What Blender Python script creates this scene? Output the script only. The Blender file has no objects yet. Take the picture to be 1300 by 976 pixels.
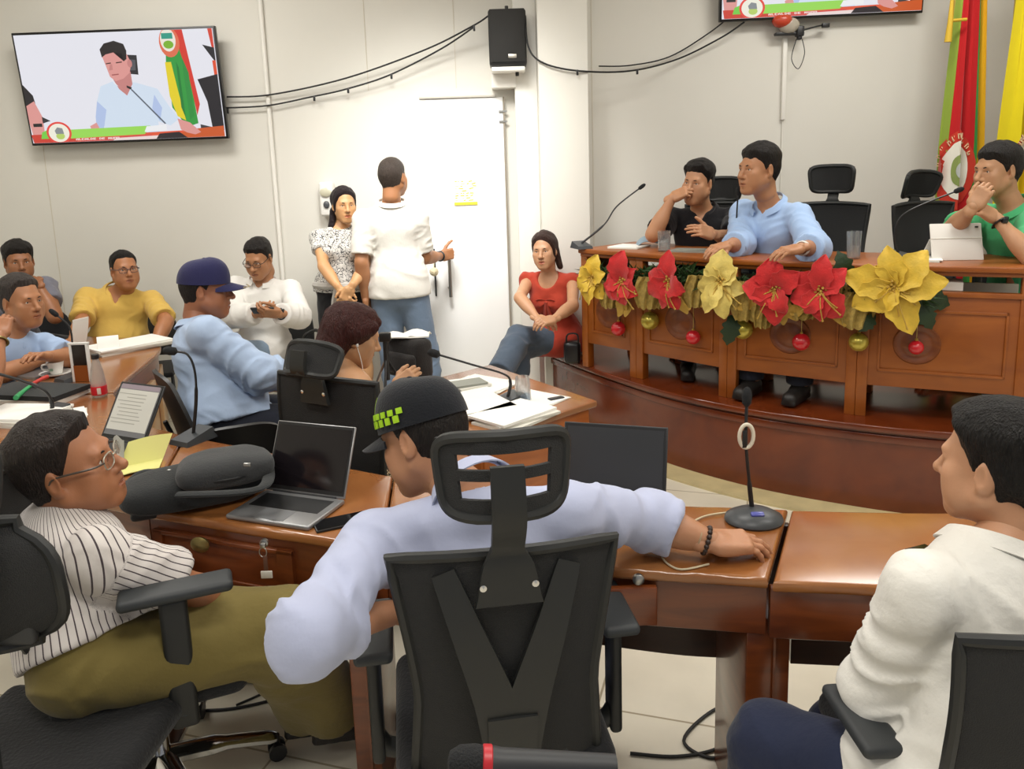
import bpy, bmesh, math, random
import numpy as np
from mathutils import Vector, Matrix

S = bpy.context.scene
COL = S.collection
random.seed(7)

# ---------------------------------------------------------------- camera
F_PX, PRIN_X, PRIN_Y, CAM_H = 1000.0, 650.0, 391.0, 1.72
PITCH, ROLL = math.radians(10), math.radians(-1.8)
cam_data = bpy.data.cameras.new('camera')
cam = bpy.data.objects.new('camera', cam_data)
COL.objects.link(cam)
CAM_M = Matrix.Rotation(math.pi / 2 - PITCH, 4, 'X') @ Matrix.Rotation(ROLL, 4, 'Z')
cam.matrix_world = Matrix.Translation((0, 0, CAM_H)) @ CAM_M
cam_data.sensor_width = 36.0
cam_data.lens = F_PX / 1300 * 36
cam_data.shift_y = -(488 - PRIN_Y) / 1300
cam_data.clip_start = 0.05
S.camera = cam

# ---------------------------------------------------------------- light
S.view_settings.view_transform = 'Standard'
S.view_settings.look = 'None'
S.view_settings.gamma = 1
S.view_settings.use_curve_mapping = False
S.view_settings.exposure = 0.0
world = bpy.data.worlds.new('world')
S.world = world
world.use_nodes = True
world.node_tree.nodes['Background'].inputs[0].default_value = (0.93, 0.95, 1.0, 1)
world.node_tree.nodes['Background'].inputs[1].default_value = 0.36


def area(name, loc, aim, sx, sy, power, col=(1, 1, 1), spread=180):
    l = bpy.data.lights.new(name, 'AREA')
    l.shape = 'RECTANGLE'; l.size = sx; l.size_y = sy; l.energy = power; l.color = col
    l.spread = math.radians(spread)
    o = bpy.data.objects.new(name, l)
    COL.objects.link(o)
    o.location = loc
    o.rotation_euler = (Vector(aim) - Vector(loc)).to_track_quat('-Z', 'Y').to_euler()
    return o


WARM = (1.0, 0.985, 0.945)
CEIL = [(-2.2, 4.3), (-2.2, 1.8), (0.2, 3.0), (0.2, 0.4), (2.4, 4.3), (2.4, 1.8), (-2.2, -0.8), (2.4, -0.8)]
for cx, cy in CEIL:
    area('ceiling_lamp_light', (cx, cy, 3.52), (cx, cy, 0), 1.1, 0.5, (33 if cx > 1 else 38 if cx < -1 else 26) if cy > 2 else (29 if cy > 0 else 18), WARM)
# added lamp, unseen near the ceiling, stands in for daylight glare around the door
area('door_fill_light', (-0.5, 3.9, 3.4), (-0.42, 5.8, 1.0), 0.8, 0.5, 17, (1, 0.985, 0.95), 66)


# ---------------------------------------------------------------- picture ray -> place in the room
def ray(u, v):
    d = CAM_M.to_3x3() @ Vector(((u - PRIN_X) / F_PX, (PRIN_Y - v) / F_PX, -1))
    return d


def wy(u, v, y):
    d = ray(u, v)
    return Vector((0, 0, CAM_H)) + d * (y / d.y)


def wz(u, v, z):
    d = ray(u, v)
    return Vector((0, 0, CAM_H)) + d * ((z - CAM_H) / d.z)


def wlen(u, v, a, L, sign):
    """point seen at (u,v) at distance L from the joint a; sign +1 the farther of the two"""
    d = ray(u, v).normalized()
    c = Vector((0, 0, CAM_H)) - a
    b = d.dot(c); q = b * b - (c.length_squared - L * L)
    if q < 0:
        p = Vector((0, 0, CAM_H)) + d * (-b)
        return a + (p - a).normalized() * L
    return Vector((0, 0, CAM_H)) + d * (-b + sign * math.sqrt(q))


# ---------------------------------------------------------------- materials
def lin(h):
    if isinstance(h, str):
        h = h.lstrip('#'); h = [int(h[i:i + 2], 16) / 255 for i in (0, 2, 4)]
    return tuple(((c + 0.055) / 1.055) ** 2.4 if c > 0.04045 else c / 12.92 for c in h) + (1,)


MATS = {}


def mat(name, color, rough=0.5, metal=0.0, bump=0.0, bscale=60, spec=0.5, coat=0.0, var=0.0, vscale=6, emit=0.0, trans=0.0, alpha=1.0, sub=0.0, stretch=(1, 1, 1), sheen=0.0):
    if name in MATS: return MATS[name]
    m = bpy.data.materials.new(name); m.use_nodes = True
    nt = m.node_tree; b = nt.nodes['Principled BSDF']
    c = lin(color)
    b.inputs['Base Color'].default_value = c
    b.inputs['Roughness'].default_value = rough
    b.inputs['Metallic'].default_value = metal
    b.inputs['Specular IOR Level'].default_value = spec
    b.inputs['Coat Weight'].default_value = coat
    b.inputs['Coat Roughness'].default_value = 0.12
    b.inputs['Transmission Weight'].default_value = trans
    b.inputs['Alpha'].default_value = alpha
    b.inputs['Sheen Weight'].default_value = sheen
    if sub:
        b.inputs['Subsurface Weight'].default_value = sub
        b.inputs['Subsurface Radius'].default_value = (0.012, 0.005, 0.003)
        b.inputs['Subsurface Scale'].default_value = 0.6
    if emit:
        b.inputs['Emission Color'].default_value = c
        b.inputs['Emission Strength'].default_value = emit
        if name.startswith('screen_'): b.inputs['Base Color'].default_value = (0.01, 0.01, 0.012, 1)
    if bump or var:
        tc = nt.nodes.new('ShaderNodeTexCoord'); mp = nt.nodes.new('ShaderNodeMapping')
        mp.inputs['Scale'].default_value = stretch
        nt.links.new(tc.outputs['Object'], mp.inputs[0])
    if bump:
        n = nt.nodes.new('ShaderNodeTexNoise'); n.inputs['Scale'].default_value = bscale; n.inputs['Detail'].default_value = 3
        bp = nt.nodes.new('ShaderNodeBump'); bp.inputs['Strength'].default_value = bump; bp.inputs['Distance'].default_value = 0.01
        nt.links.new(mp.outputs[0], n.inputs['Vector']); nt.links.new(n.outputs['Fac'], bp.inputs['Height'])
        nt.links.new(bp.outputs[0], b.inputs['Normal'])
    if var:
        n = nt.nodes.new('ShaderNodeTexNoise'); n.inputs['Scale'].default_value = vscale; n.inputs['Detail'].default_value = 4
        r = nt.nodes.new('ShaderNodeValToRGB')
        r.color_ramp.elements[0].position = 0.3; r.color_ramp.elements[1].position = 0.7
        r.color_ramp.elements[0].color = tuple(x * (1 - var) for x in c[:3]) + (1,)
        r.color_ramp.elements[1].color = tuple(min(1, x * (1 + var)) for x in c[:3]) + (1,)
        nt.links.new(mp.outputs[0], n.inputs['Vector']); nt.links.new(n.outputs['Fac'], r.inputs[0]); nt.links.new(r.outputs[0], b.inputs['Base Color'])
    MATS[name] = m
    return m


def wood(name, c1, c2, rough=0.28, scale=(1.2, 14, 14), coat=0.35):
    if name in MATS: return MATS[name]
    m = bpy.data.materials.new(name); m.use_nodes = True
    nt = m.node_tree; b = nt.nodes['Principled BSDF']
    tc = nt.nodes.new('ShaderNodeTexCoord'); mp = nt.nodes.new('ShaderNodeMapping'); mp.inputs['Scale'].default_value = scale
    n = nt.nodes.new('ShaderNodeTexNoise'); n.inputs['Scale'].default_value = 2.2; n.inputs['Detail'].default_value = 7; n.inputs['Distortion'].default_value = 0.6
    r = nt.nodes.new('ShaderNodeValToRGB'); r.color_ramp.elements[0].position = 0.28; r.color_ramp.elements[1].position = 0.75
    r.color_ramp.elements[0].color = lin(c1); r.color_ramp.elements[1].color = lin(c2)
    nt.links.new(tc.outputs['Object'], mp.inputs[0]); nt.links.new(mp.outputs[0], n.inputs['Vector'])
    nt.links.new(n.outputs['Fac'], r.inputs[0]); nt.links.new(r.outputs[0], b.inputs['Base Color'])
    b.inputs['Roughness'].default_value = rough; b.inputs['Coat Weight'].default_value = coat; b.inputs['Coat Roughness'].default_value = 0.15
    MATS[name] = m
    return m


# ---------------------------------------------------------------- mesh builder
class MB:
    def __init__(self):
        self.v = []; self.f = []; self.mi = []; self.M = Matrix.Identity(4)

    def add(self, verts, faces, mi=0):
        o = len(self.v)
        self.v += [tuple(self.M @ Vector(p)) for p in verts]
        self.f += [tuple(i + o for i in f) for f in faces]
        self.mi += [mi] * len(faces)
        return self

    def bm(self, bm, mi=0):
        bm.verts.index_update()
        self.add([v.co.copy() for v in bm.verts], [[v.index for v in f.verts] for f in bm.faces], mi)
        bm.free()
        return self

    def box(self, c, s, bev=0.0, rot=None, mi=0, seg=2):
        b = bmesh.new(); bmesh.ops.create_cube(b, size=1)
        for v in b.verts: v.co = Vector((v.co.x * s[0], v.co.y * s[1], v.co.z * s[2]))
        if bev: bmesh.ops.bevel(b, geom=b.edges[:], offset=bev, segments=seg, profile=0.5, affect='EDGES')
        T = Matrix.Translation(c)
        if rot is not None: T = T @ (rot.to_4x4() if hasattr(rot, 'to_4x4') else rot)
        bmesh.ops.transform(b, matrix=T, verts=b.verts[:])
        return self.bm(b, mi)

    def tube(self, pts, r, n=10, mi=0, caps=True, flat=1.0, closed=False):
        pts = [Vector(p) for p in pts]; k = len(pts)
        rs = r if isinstance(r, (list, tuple)) else [r] * k
        vs = []; ref = None
        for i, p in enumerate(pts):
            t = (pts[(i + 1) % k if closed else min(i + 1, k - 1)] - pts[(i - 1) % k if closed else max(i - 1, 0)]).normalized()
            if ref is None:
                ref = Vector((0, 0, 1)) if abs(t.z) < 0.9 else Vector((1, 0, 0))
            a = (ref - t * ref.dot(t)).normalized(); ref = a; b = t.cross(a)
            for j in range(n):
                w = 2 * math.pi * j / n
                vs.append(p + a * (math.cos(w) * rs[i] * flat) + b * (math.sin(w) * rs[i]))
        fs = []
        for i in range(k if closed else k - 1):
            for j in range(n):
                i2 = (i + 1) % k
                fs.append((i * n + j, i * n + (j + 1) % n, i2 * n + (j + 1) % n, i2 * n + j))
        if caps and not closed:
            fs.append(tuple(range(n))[::-1]); fs.append(tuple((k - 1) * n + j for j in range(n)))
        return self.add(vs, fs, mi)

    def lathe(self, prof, n=24, T=None, mi=0, sx=1, sy=1):
        """prof: [(radius, z)] bottom to top"""
        vs = []; fs = []
        T = T or Matrix.Identity(4)
        for r, z in prof:
            for j in range(n):
                w = 2 * math.pi * j / n
                vs.append(T @ Vector((r * math.cos(w) * sx, r * math.sin(w) * sy, z)))
        for i in range(len(prof) - 1):
            for j in range(n):
                fs.append((i * n + j, i * n + (j + 1) % n, (i + 1) * n + (j + 1) % n, (i + 1) * n + j))
        fs.append(tuple(range(n))[::-1]); fs.append(tuple((len(prof) - 1) * n + j for j in range(n)))
        return self.add(vs, fs, mi)

    def prism(self, poly, z0, z1, mi=0, bev=0.0):
        """vertical prism over a counter-clockwise outline, may be concave"""
        b = bmesh.new()
        vs = [b.verts.new((p[0], p[1], z0)) for p in poly]
        f = b.faces.new(vs)
        r = bmesh.ops.extrude_face_region(b, geom=[f])
        for v in [e for e in r['geom'] if isinstance(e, bmesh.types.BMVert)]: v.co.z = z1
        bmesh.ops.recalc_face_normals(b, faces=b.faces[:])
        if bev:
            ed = [e for e in b.edges if abs(e.verts[0].co.z - e.verts[1].co.z) < 1e-6]
            bmesh.ops.bevel(b, geom=ed, offset=bev, segments=3, profile=0.5, affect='EDGES')
        bmesh.ops.triangulate(b, faces=[f for f in b.faces if len(f.verts) > 4])
        return self.bm(b, mi)

    def ball(self, c, r, n=16, m=10, mi=0, T=None):
        r = r if isinstance(r, (tuple, list)) else (r, r, r)
        T = T or Matrix.Identity(4)
        vs = []; fs = []
        for i in range(1, m):
            a = math.pi * i / m
            for j in range(n):
                w = 2 * math.pi * j / n
                vs.append(Vector(c) + T.to_3x3() @ Vector((r[0] * math.sin(a) * math.cos(w), r[1] * math.sin(a) * math.sin(w), r[2] * math.cos(a))))
        for i in range(m - 2):
            for j in range(n):
                fs.append((i * n + j, (i + 1) * n + j, (i + 1) * n + (j + 1) % n, i * n + (j + 1) % n))
        k = len(vs); vs.append(Vector(c) + T.to_3x3() @ Vector((0, 0, r[2]))); vs.append(Vector(c) + T.to_3x3() @ Vector((0, 0, -r[2])))
        for j in range(n):
            fs.append((k, j, (j + 1) % n)); fs.append((k + 1, (m - 2) * n + (j + 1) % n, (m - 2) * n + j))
        return self.add(vs, fs, mi)

    def grid(self, fn, nu, nv, th=0.0, mi=0):
        """surface fn(u,v) in [0,1]^2, given thickness th as a closed shell"""
        P = [[Vector(fn(i / nu, j / nv)) for j in range(nv + 1)] for i in range(nu + 1)]
        w = nv + 1
        vs = [p for row in P for p in row]
        fs = [(i * w + j, (i + 1) * w + j, (i + 1) * w + j + 1, i * w + j + 1) for i in range(nu) for j in range(nv)]
        if th:
            N = []
            for i in range(nu + 1):
                for j in range(nv + 1):
                    a = P[min(i + 1, nu)][j] - P[max(i - 1, 0)][j]; b = P[i][min(j + 1, nv)] - P[i][max(j - 1, 0)]
                    c = a.cross(b); N.append(c.normalized() if c.length > 1e-12 else Vector((0, 0, 1)))
            k = len(vs)
            vs = [p + n * th / 2 for p, n in zip(vs, N)] + [p - n * th / 2 for p, n in zip(vs, N)]
            fs += [tuple(x + k for x in f[::-1]) for f in fs]
            for i in range(nu):
                for j in (0, nv):
                    a, b = i * w + j, (i + 1) * w + j
                    fs.append((b, a, a + k, b + k) if j == 0 else (a, b, b + k, a + k))
            for j in range(nv):
                for i in (0, nu):
                    a, b = i * w + j, i * w + j + 1
                    fs.append((a, b, b + k, a + k) if i == 0 else (b, a, a + k, b + k))
        return self.add(vs, fs, mi)

    def build(self, name, mats, parent=None, smooth=True, world_space=True, angle=40):
        me = bpy.data.meshes.new(name)
        off = Vector((0, 0, 0))
        if parent is not None and world_space:
            q = parent
            while q is not None: off += q.location; q = q.parent
        me.from_pydata([tuple(Vector(p) - off) for p in self.v], [], self.f)
        mats = mats if isinstance(mats, (list, tuple)) else [mats]
        for m in mats: me.materials.append(m)
        if len(mats) > 1: me.polygons.foreach_set('material_index', self.mi)
        me.validate(); me.update()
        o = bpy.data.objects.new(name, me); COL.objects.link(o)
        if smooth:
            me.polygons.foreach_set('use_smooth', [True] * len(me.polygons))
            try: me.set_sharp_from_angle(angle=math.radians(angle))
            except Exception: pass
        if parent is not None: o.parent = parent
        return o


def tag(o, label, cat, group=None):
    o['label'] = label; o['category'] = cat
    if group: o['group'] = group
    return o


def thing(name, label, cat, loc=(0, 0, 0), group=None, rz=0):
    o = bpy.data.objects.new(name, None); COL.objects.link(o)
    o.empty_display_size = 0.1
    o.location = loc; o.rotation_euler = (0, 0, rz)
    return tag(o, label, cat, group)


def struct(o):
    o['kind'] = 'structure'
    return o


def spline(pts, n=8, closed=False):
    pts = [Vector(p) for p in pts]; k = len(pts); out = []
    rng = range(k) if closed else range(k - 1)
    for i in rng:
        p0 = pts[(i - 1) % k] if closed or i > 0 else pts[0]
        p1 = pts[i]; p2 = pts[(i + 1) % k]
        p3 = pts[(i + 2) % k] if closed or i + 2 < k else pts[-1]
        for j in range(n):
            t = j / n
            out.append(0.5 * ((2 * p1) + (p2 - p0) * t + (2 * p0 - 5 * p1 + 4 * p2 - p3) * t * t + (3 * p1 - p0 - 3 * p2 + p3) * t ** 3))
    if not closed: out.append(pts[-1])
    return out


# ================================================================ people: smooth bodies from distance fields
def npv(p): return np.array([p[0], p[1], p[2]], dtype=np.float64)


class Field:
    """distance field on a grid; shapes are blended in one after another"""

    def __init__(self, lo, hi, h):
        self.lo = npv(lo); self.h = h
        self.n = np.maximum(np.ceil((npv(hi) - self.lo) / h).astype(int) + 1, 4)
        self.F = np.full(self.n, 0.4, dtype=np.float32); self.extra = 0.0

    def sub(self, lo, hi, pad):
        pad = pad + self.extra
        a = np.clip(np.floor((npv(lo) - pad - self.lo) / self.h).astype(int), 0, self.n - 1)
        b = np.clip(np.ceil((npv(hi) + pad - self.lo) / self.h).astype(int) + 1, 1, self.n)
        if np.any(b <= a): return None
        g = [self.lo[i] + self.h * np.arange(a[i], b[i]) for i in range(3)]
        X, Yy, Zz = np.meshgrid(*g, indexing='ij')
        return (slice(a[0], b[0]), slice(a[1], b[1]), slice(a[2], b[2])), X, Yy, Zz

    def blend(self, s, d, k, op):
        A = self.F[s]
        d = d.astype(np.float32)
        if op == 'add':
            if k > 0:
                hh = np.maximum(k - np.abs(A - d), 0) / k
                self.F[s] = np.minimum(A, d) - hh * hh * k * 0.25
            else: self.F[s] = np.minimum(A, d)
        elif op == 'cut':
            d = -d
            if k > 0:
                hh = np.maximum(k - np.abs(A - d), 0) / k
                self.F[s] = np.maximum(A, d) + hh * hh * k * 0.25
            else: self.F[s] = np.maximum(A, d)

    def cap(self, a, b, ra, rb, k=0.02, op='add', cuts=(), flat=None):
        """tapered capsule; flat=(axis, s) squeezes it along axis by s; cuts=[(point, normal)] keep the side behind the normal"""
        a = npv(a); b = npv(b); R = max(ra, rb)
        g = self.sub(np.minimum(a, b) - R, np.maximum(a, b) + R, k + 3 * self.h)
        if g is None: return
        s, X, Yy, Zz = g
        px, py, pz = X - a[0], Yy - a[1], Zz - a[2]
        d = b - a
        sc = 1.0
        if flat is not None:
            ax = npv(flat[0]); ax = ax / np.linalg.norm(ax); sc = flat[1]
            t0 = (px * ax[0] + py * ax[1] + pz * ax[2]) * (1 / sc - 1)
            px, py, pz = px + ax[0] * t0, py + ax[1] * t0, pz + ax[2] * t0
            d = d + ax * np.dot(d, ax) * (1 / sc - 1)
        L2 = max(np.dot(d, d), 1e-9)
        t = np.clip((px * d[0] + py * d[1] + pz * d[2]) / L2, 0, 1)
        D = np.sqrt((px - t * d[0]) ** 2 + (py - t * d[1]) ** 2 + (pz - t * d[2]) ** 2) - (ra + (rb - ra) * t)
        if flat is not None: D = D * (sc ** 0.5 if sc < 1 else 1)
        for cp, cn in cuts:
            cp = npv(cp); cn = npv(cn)
            D = np.maximum(D, (X - cp[0]) * cn[0] + (Yy - cp[1]) * cn[1] + (Zz - cp[2]) * cn[2])
        self.blend(s, D, k, op)

    def ell(self, c, ax, r, k=0.02, op='add', cuts=()):
        """ellipsoid, ax = 3 unit axes, r = 3 radii"""
        c = npv(c); R = max(r)
        g = self.sub(c - R, c + R, k + 3 * self.h)
        if g is None: return
        s, X, Yy, Zz = g
        px, py, pz = X - c[0], Yy - c[1], Zz - c[2]
        q = [px * a[0] + py * a[1] + pz * a[2] for a in ax]
        k0 = np.sqrt(sum((q[i] / r[i]) ** 2 for i in range(3)))
        k1 = np.sqrt(sum((q[i] / r[i] ** 2) ** 2 for i in range(3))) + 1e-6
        D = k0 * (k0 - 1) / k1
        D = np.where(k0 < 0.2, -min(r), D)
        for cp, cn in cuts:
            cp = npv(cp); cn = npv(cn)
            D = np.maximum(D, (X - cp[0]) * cn[0] + (Yy - cp[1]) * cn[1] + (Zz - cp[2]) * cn[2])
        self.blend(s, D, k, op)

    def box(self, c, ax, hs, r, k=0.01, op='add'):
        c = npv(c); R = float(np.linalg.norm(hs)) + r
        g = self.sub(c - R, c + R, k + 3 * self.h)
        if g is None: return
        s, X, Yy, Zz = g
        px, py, pz = X - c[0], Yy - c[1], Zz - c[2]
        q = [np.abs(px * a[0] + py * a[1] + pz * a[2]) - hs[i] for i, a in enumerate(ax)]
        D = np.sqrt(sum(np.maximum(x, 0) ** 2 for x in q)) + np.minimum(np.maximum(np.maximum(q[0], q[1]), q[2]), 0) - r
        self.blend(s, D, k, op)

    def plane(self, cp, cn):
        """cut away everything on the normal's side"""
        X = self.lo[0] + self.h * np.arange(self.n[0]); Yy = self.lo[1] + self.h * np.arange(self.n[1]); Zz = self.lo[2] + self.h * np.arange(self.n[2])
        D = ((X - cp[0]) * cn[0])[:, None, None] + ((Yy - cp[1]) * cn[1])[None, :, None] + ((Zz - cp[2]) * cn[2])[None, None, :]
        self.F = np.maximum(self.F, D.astype(np.float32))

    def coords(self):
        g = [self.lo[i] + self.h * np.arange(self.n[i]) for i in range(3)]
        return np.meshgrid(*g, indexing='ij')

    def mesh(self):
        F = self.F
        F[0], F[-1] = 0.4, 0.4
        F[:, 0], F[:, -1] = 0.4, 0.4
        F[:, :, 0], F[:, :, -1] = 0.4, 0.4
        nx, ny, nz = F.shape
        I = F < 0
        c = np.zeros((nx - 1, ny - 1, nz - 1), dtype=np.uint8)
        for dx in (0, 1):
            for dy in (0, 1):
                for dz in (0, 1):
                    c += I[dx:nx - 1 + dx, dy:ny - 1 + dy, dz:nz - 1 + dz]
        act = np.argwhere((c > 0) & (c < 8))
        idx = np.full(c.shape, -1, dtype=np.int64)
        idx[act[:, 0], act[:, 1], act[:, 2]] = np.arange(len(act))
        acc = np.zeros((len(act), 3)); cnt = np.zeros(len(act))
        E = []
        for ax in range(3):
            o = [(0, 0), (0, 1), (1, 0), (1, 1)]
            for u, v in o:
                p = [0, 0, 0]; oth = [i for i in range(3) if i != ax]
                p[oth[0]] = u; p[oth[1]] = v
                q = list(p); q[ax] = 1
                E.append((p, q))
        for p, q in E:
            f0 = F[act[:, 0] + p[0], act[:, 1] + p[1], act[:, 2] + p[2]].astype(np.float64)
            f1 = F[act[:, 0] + q[0], act[:, 1] + q[1], act[:, 2] + q[2]].astype(np.float64)
            m = (f0 < 0) != (f1 < 0)
            t = np.where(m, f0 / np.where(m, f0 - f1, 1), 0)
            for i in range(3):
                acc[:, i] += np.where(m, p[i] + (q[i] - p[i]) * t, 0)
            cnt += m
        V = self.lo + (act + acc / cnt[:, None]) * self.h
        Q = []
        for ax in range(3):
            o = [i for i in range(3) if i != ax]
            A = [slice(None)] * 3; B = [slice(None)] * 3
            A[ax] = slice(0, -1); B[ax] = slice(1, None)
            for i in o: A[i] = slice(1, -1); B[i] = slice(1, -1)
            a = I[tuple(A)]; b = I[tuple(B)]
            e = np.argwhere(a != b)
            if not len(e): continue
            inside_first = a[e[:, 0], e[:, 1], e[:, 2]]
            e = e.copy()
            for i in o: e[:, i] += 1
            def cell(du, dv):
                k = e.copy(); k[:, o[0]] -= du; k[:, o[1]] -= dv
                return idx[k[:, 0], k[:, 1], k[:, 2]]
            q = np.stack([cell(0, 0), cell(1, 0), cell(1, 1), cell(0, 1)], axis=1)
            flip = inside_first if ax != 1 else ~inside_first
            q[~flip] = q[~flip][:, ::-1]
            Q.append(q)
        Q = np.concatenate(Q)
        return V, Q


def vnoise(P, seed=0):
    """smooth value noise in [-1,1] for an (n,3) array"""
    P = np.asarray(P, dtype=np.float64) + seed * 17.31
    i = np.floor(P).astype(np.int64); f = P - i
    f = f * f * f * (f * (f * 6 - 15) + 10)
    def hsh(x, y, z):
        h = (x * 374761393 + y * 668265263 + z * 2147483647) & 0xffffffff
        h = ((h ^ (h >> 13)) * 1274126177) & 0xffffffff
        return ((h ^ (h >> 16)) & 0xffff) / 32767.5 - 1
    r = 0
    for dx in (0, 1):
        for dy in (0, 1):
            for dz in (0, 1):
                w = (f[:, 0] if dx else 1 - f[:, 0]) * (f[:, 1] if dy else 1 - f[:, 1]) * (f[:, 2] if dz else 1 - f[:, 2])
                r = r + w * hsh(i[:, 0] + dx, i[:, 1] + dy, i[:, 2] + dz)
    return r


def vnormals(V, Q):
    a = V[Q[:, 2]] - V[Q[:, 0]]; b = V[Q[:, 3]] - V[Q[:, 1]]
    n = np.cross(a, b); N = np.zeros_like(V)
    for i in range(4): np.add.at(N, Q[:, i], n)
    return N / (np.linalg.norm(N, axis=1)[:, None] + 1e-12)


def meshobj(name, V, Q, mats, parent, mi=None, attr=None):
    off = Vector((0, 0, 0)); q = parent
    while q is not None: off += q.location; q = q.parent
    me = bpy.data.meshes.new(name)
    V = V - npv(off)
    me.vertices.add(len(V)); me.vertices.foreach_set('co', V.astype(np.float32).ravel())
    me.loops.add(Q.size); me.loops.foreach_set('vertex_index', Q.astype(np.int32).ravel())
    me.polygons.add(len(Q)); me.polygons.foreach_set('loop_start', np.arange(0, Q.size, 4, dtype=np.int32))
    try: me.polygons.foreach_set('loop_total', np.full(len(Q), 4, dtype=np.int32))
    except Exception: pass
    for m in (mats if isinstance(mats, (list, tuple)) else [mats]): me.materials.append(m)
    if mi is not None: me.polygons.foreach_set('material_index', mi.astype(np.int32))
    me.polygons.foreach_set('use_smooth', np.ones(len(Q), dtype=bool))
    me.update(calc_edges=True); me.validate()
    if attr is not None:
        a = me.attributes.new('stripe', 'FLOAT', 'POINT'); a.data.foreach_set('value', attr.astype(np.float32))
    o = bpy.data.objects.new(name, me); COL.objects.link(o); o.parent = parent
    return o


def join(parts):
    V = []; Q = []; M = []; o = 0
    for v, q, m in parts:
        V.append(v); Q.append(q + o); o += len(v)
        M.append(np.full(len(q), m) if np.isscalar(m) else m)
    return np.concatenate(V), np.concatenate(Q), np.concatenate(M)


def ballq(c, ax, r, n=16, m=10):
    vs = []; fs = []
    for i in range(m + 1):
        a = math.pi * i / m
        for j in range(n):
            w = 2 * math.pi * j / n
            l = (r[0] * math.sin(a) * math.cos(w), r[1] * math.sin(a) * math.sin(w), r[2] * math.cos(a))
            vs.append(npv(c) + sum(l[t] * npv(ax[t]) for t in range(3)))
    for i in range(m):
        for j in range(n):
            fs.append((i * n + j, (i + 1) * n + j, (i + 1) * n + (j + 1) % n, i * n + (j + 1) % n))
    return np.array(vs), np.array(fs)


# ---------------------------------------------------------------- materials of people
def skin(tone):
    n = 'skin_' + tone
    return mat(n, tone, 0.48, bump=0.05, bscale=160, sub=0.12, var=0.07, vscale=9)


def darker(tone, k, red=1.0):
    t = tone.lstrip('#'); c = [int(t[i:i + 2], 16) for i in (0, 2, 4)]
    c = [min(255, int(x * k)) for x in c]; c[0] = min(255, int(c[0] * red))
    return '#%02x%02x%02x' % tuple(c)


def cloth(name, color, bump=0.25, bscale=28, rough=0.85, var=0.03):
    return mat(name, color, rough, bump=bump, bscale=bscale, spec=0.2, var=var, vscale=5, sheen=0.15)


def hairmat(color):
    return mat('hair_' + color, color, 0.5, bump=1.0, bscale=60, stretch=(4, 4, 0.7), var=0.4, vscale=40, spec=0.3)


EYEW = mat('eye_white', '#d8d0c6', 0.25)
IRIS = mat('iris', '#24160f', 0.2)


def striped(name, base, line, period, width):
    """cloth woven with thin lines that follow the garment's own length (stored per vertex as 'stripe')"""
    m = cloth(name, base); nt = m.node_tree; b = nt.nodes['Principled BSDF']
    at = nt.nodes.new('ShaderNodeAttribute'); at.attribute_name = 'stripe'
    d = nt.nodes.new('ShaderNodeMath'); d.operation = 'DIVIDE'; d.inputs[1].default_value = period
    fr = nt.nodes.new('ShaderNodeMath'); fr.operation = 'FRACT'
    lt = nt.nodes.new('ShaderNodeMath'); lt.operation = 'LESS_THAN'; lt.inputs[1].default_value = width
    mx = nt.nodes.new('ShaderNodeMix'); mx.data_type = 'RGBA'
    mx.inputs[6].default_value = lin(base); mx.inputs[7].default_value = lin(line)
    nt.links.new(at.outputs['Fac'], d.inputs[0]); nt.links.new(d.outputs[0], fr.inputs[0]); nt.links.new(fr.outputs[0], lt.inputs[0])
    nt.links.new(lt.outputs[0], mx.inputs[0]); nt.links.new(mx.outputs[2], b.inputs['Base Color'])
    return m


def printed(name, base, ink, scale, thr=0.06):
    """cloth with a fine scribbled print"""
    m = cloth(name, base); nt = m.node_tree; b = nt.nodes['Principled BSDF']
    tc = nt.nodes.new('ShaderNodeTexCoord')
    v = nt.nodes.new('ShaderNodeTexVoronoi'); v.feature = 'DISTANCE_TO_EDGE'; v.inputs['Scale'].default_value = scale
    n = nt.nodes.new('ShaderNodeTexNoise'); n.inputs['Scale'].default_value = scale * 0.6
    ad = nt.nodes.new('ShaderNodeMixRGB'); ad.blend_type = 'ADD'; ad.inputs[0].default_value = 0.12
    lt = nt.nodes.new('ShaderNodeMath'); lt.operation = 'LESS_THAN'; lt.inputs[1].default_value = thr
    mx = nt.nodes.new('ShaderNodeMix'); mx.data_type = 'RGBA'
    mx.inputs[6].default_value = lin(base); mx.inputs[7].default_value = lin(ink)
    nt.links.new(tc.outputs['Object'], n.inputs[0]); nt.links.new(tc.outputs['Object'], ad.inputs[1]); nt.links.new(n.outputs['Color'], ad.inputs[2])
    nt.links.new(ad.outputs[0], v.inputs['Vector']); nt.links.new(v.outputs['Distance'], lt.inputs[0])
    nt.links.new(lt.outputs[0], mx.inputs[0]); nt.links.new(mx.outputs[2], b.inputs['Base Color'])
    return m


# ---------------------------------------------------------------- head, hand, body
def head_frame(yaw, pitch, roll=0):
    """yaw 0 looks at the camera, 90 to the right of the picture; pitch + looks up; roll + tips towards own right"""
    y, p, r = (math.radians(a) for a in (yaw, pitch, roll))
    f = Vector((math.sin(y) * math.cos(p), -math.cos(y) * math.cos(p), math.sin(p)))
    rt = Vector((-math.cos(y), -math.sin(y), 0))
    u = rt.cross(f)
    R_ = Matrix.Rotation(-r, 3, f) if False else Matrix.Rotation(r, 3, f)
    return R_ @ rt, f, R_ @ u


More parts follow.
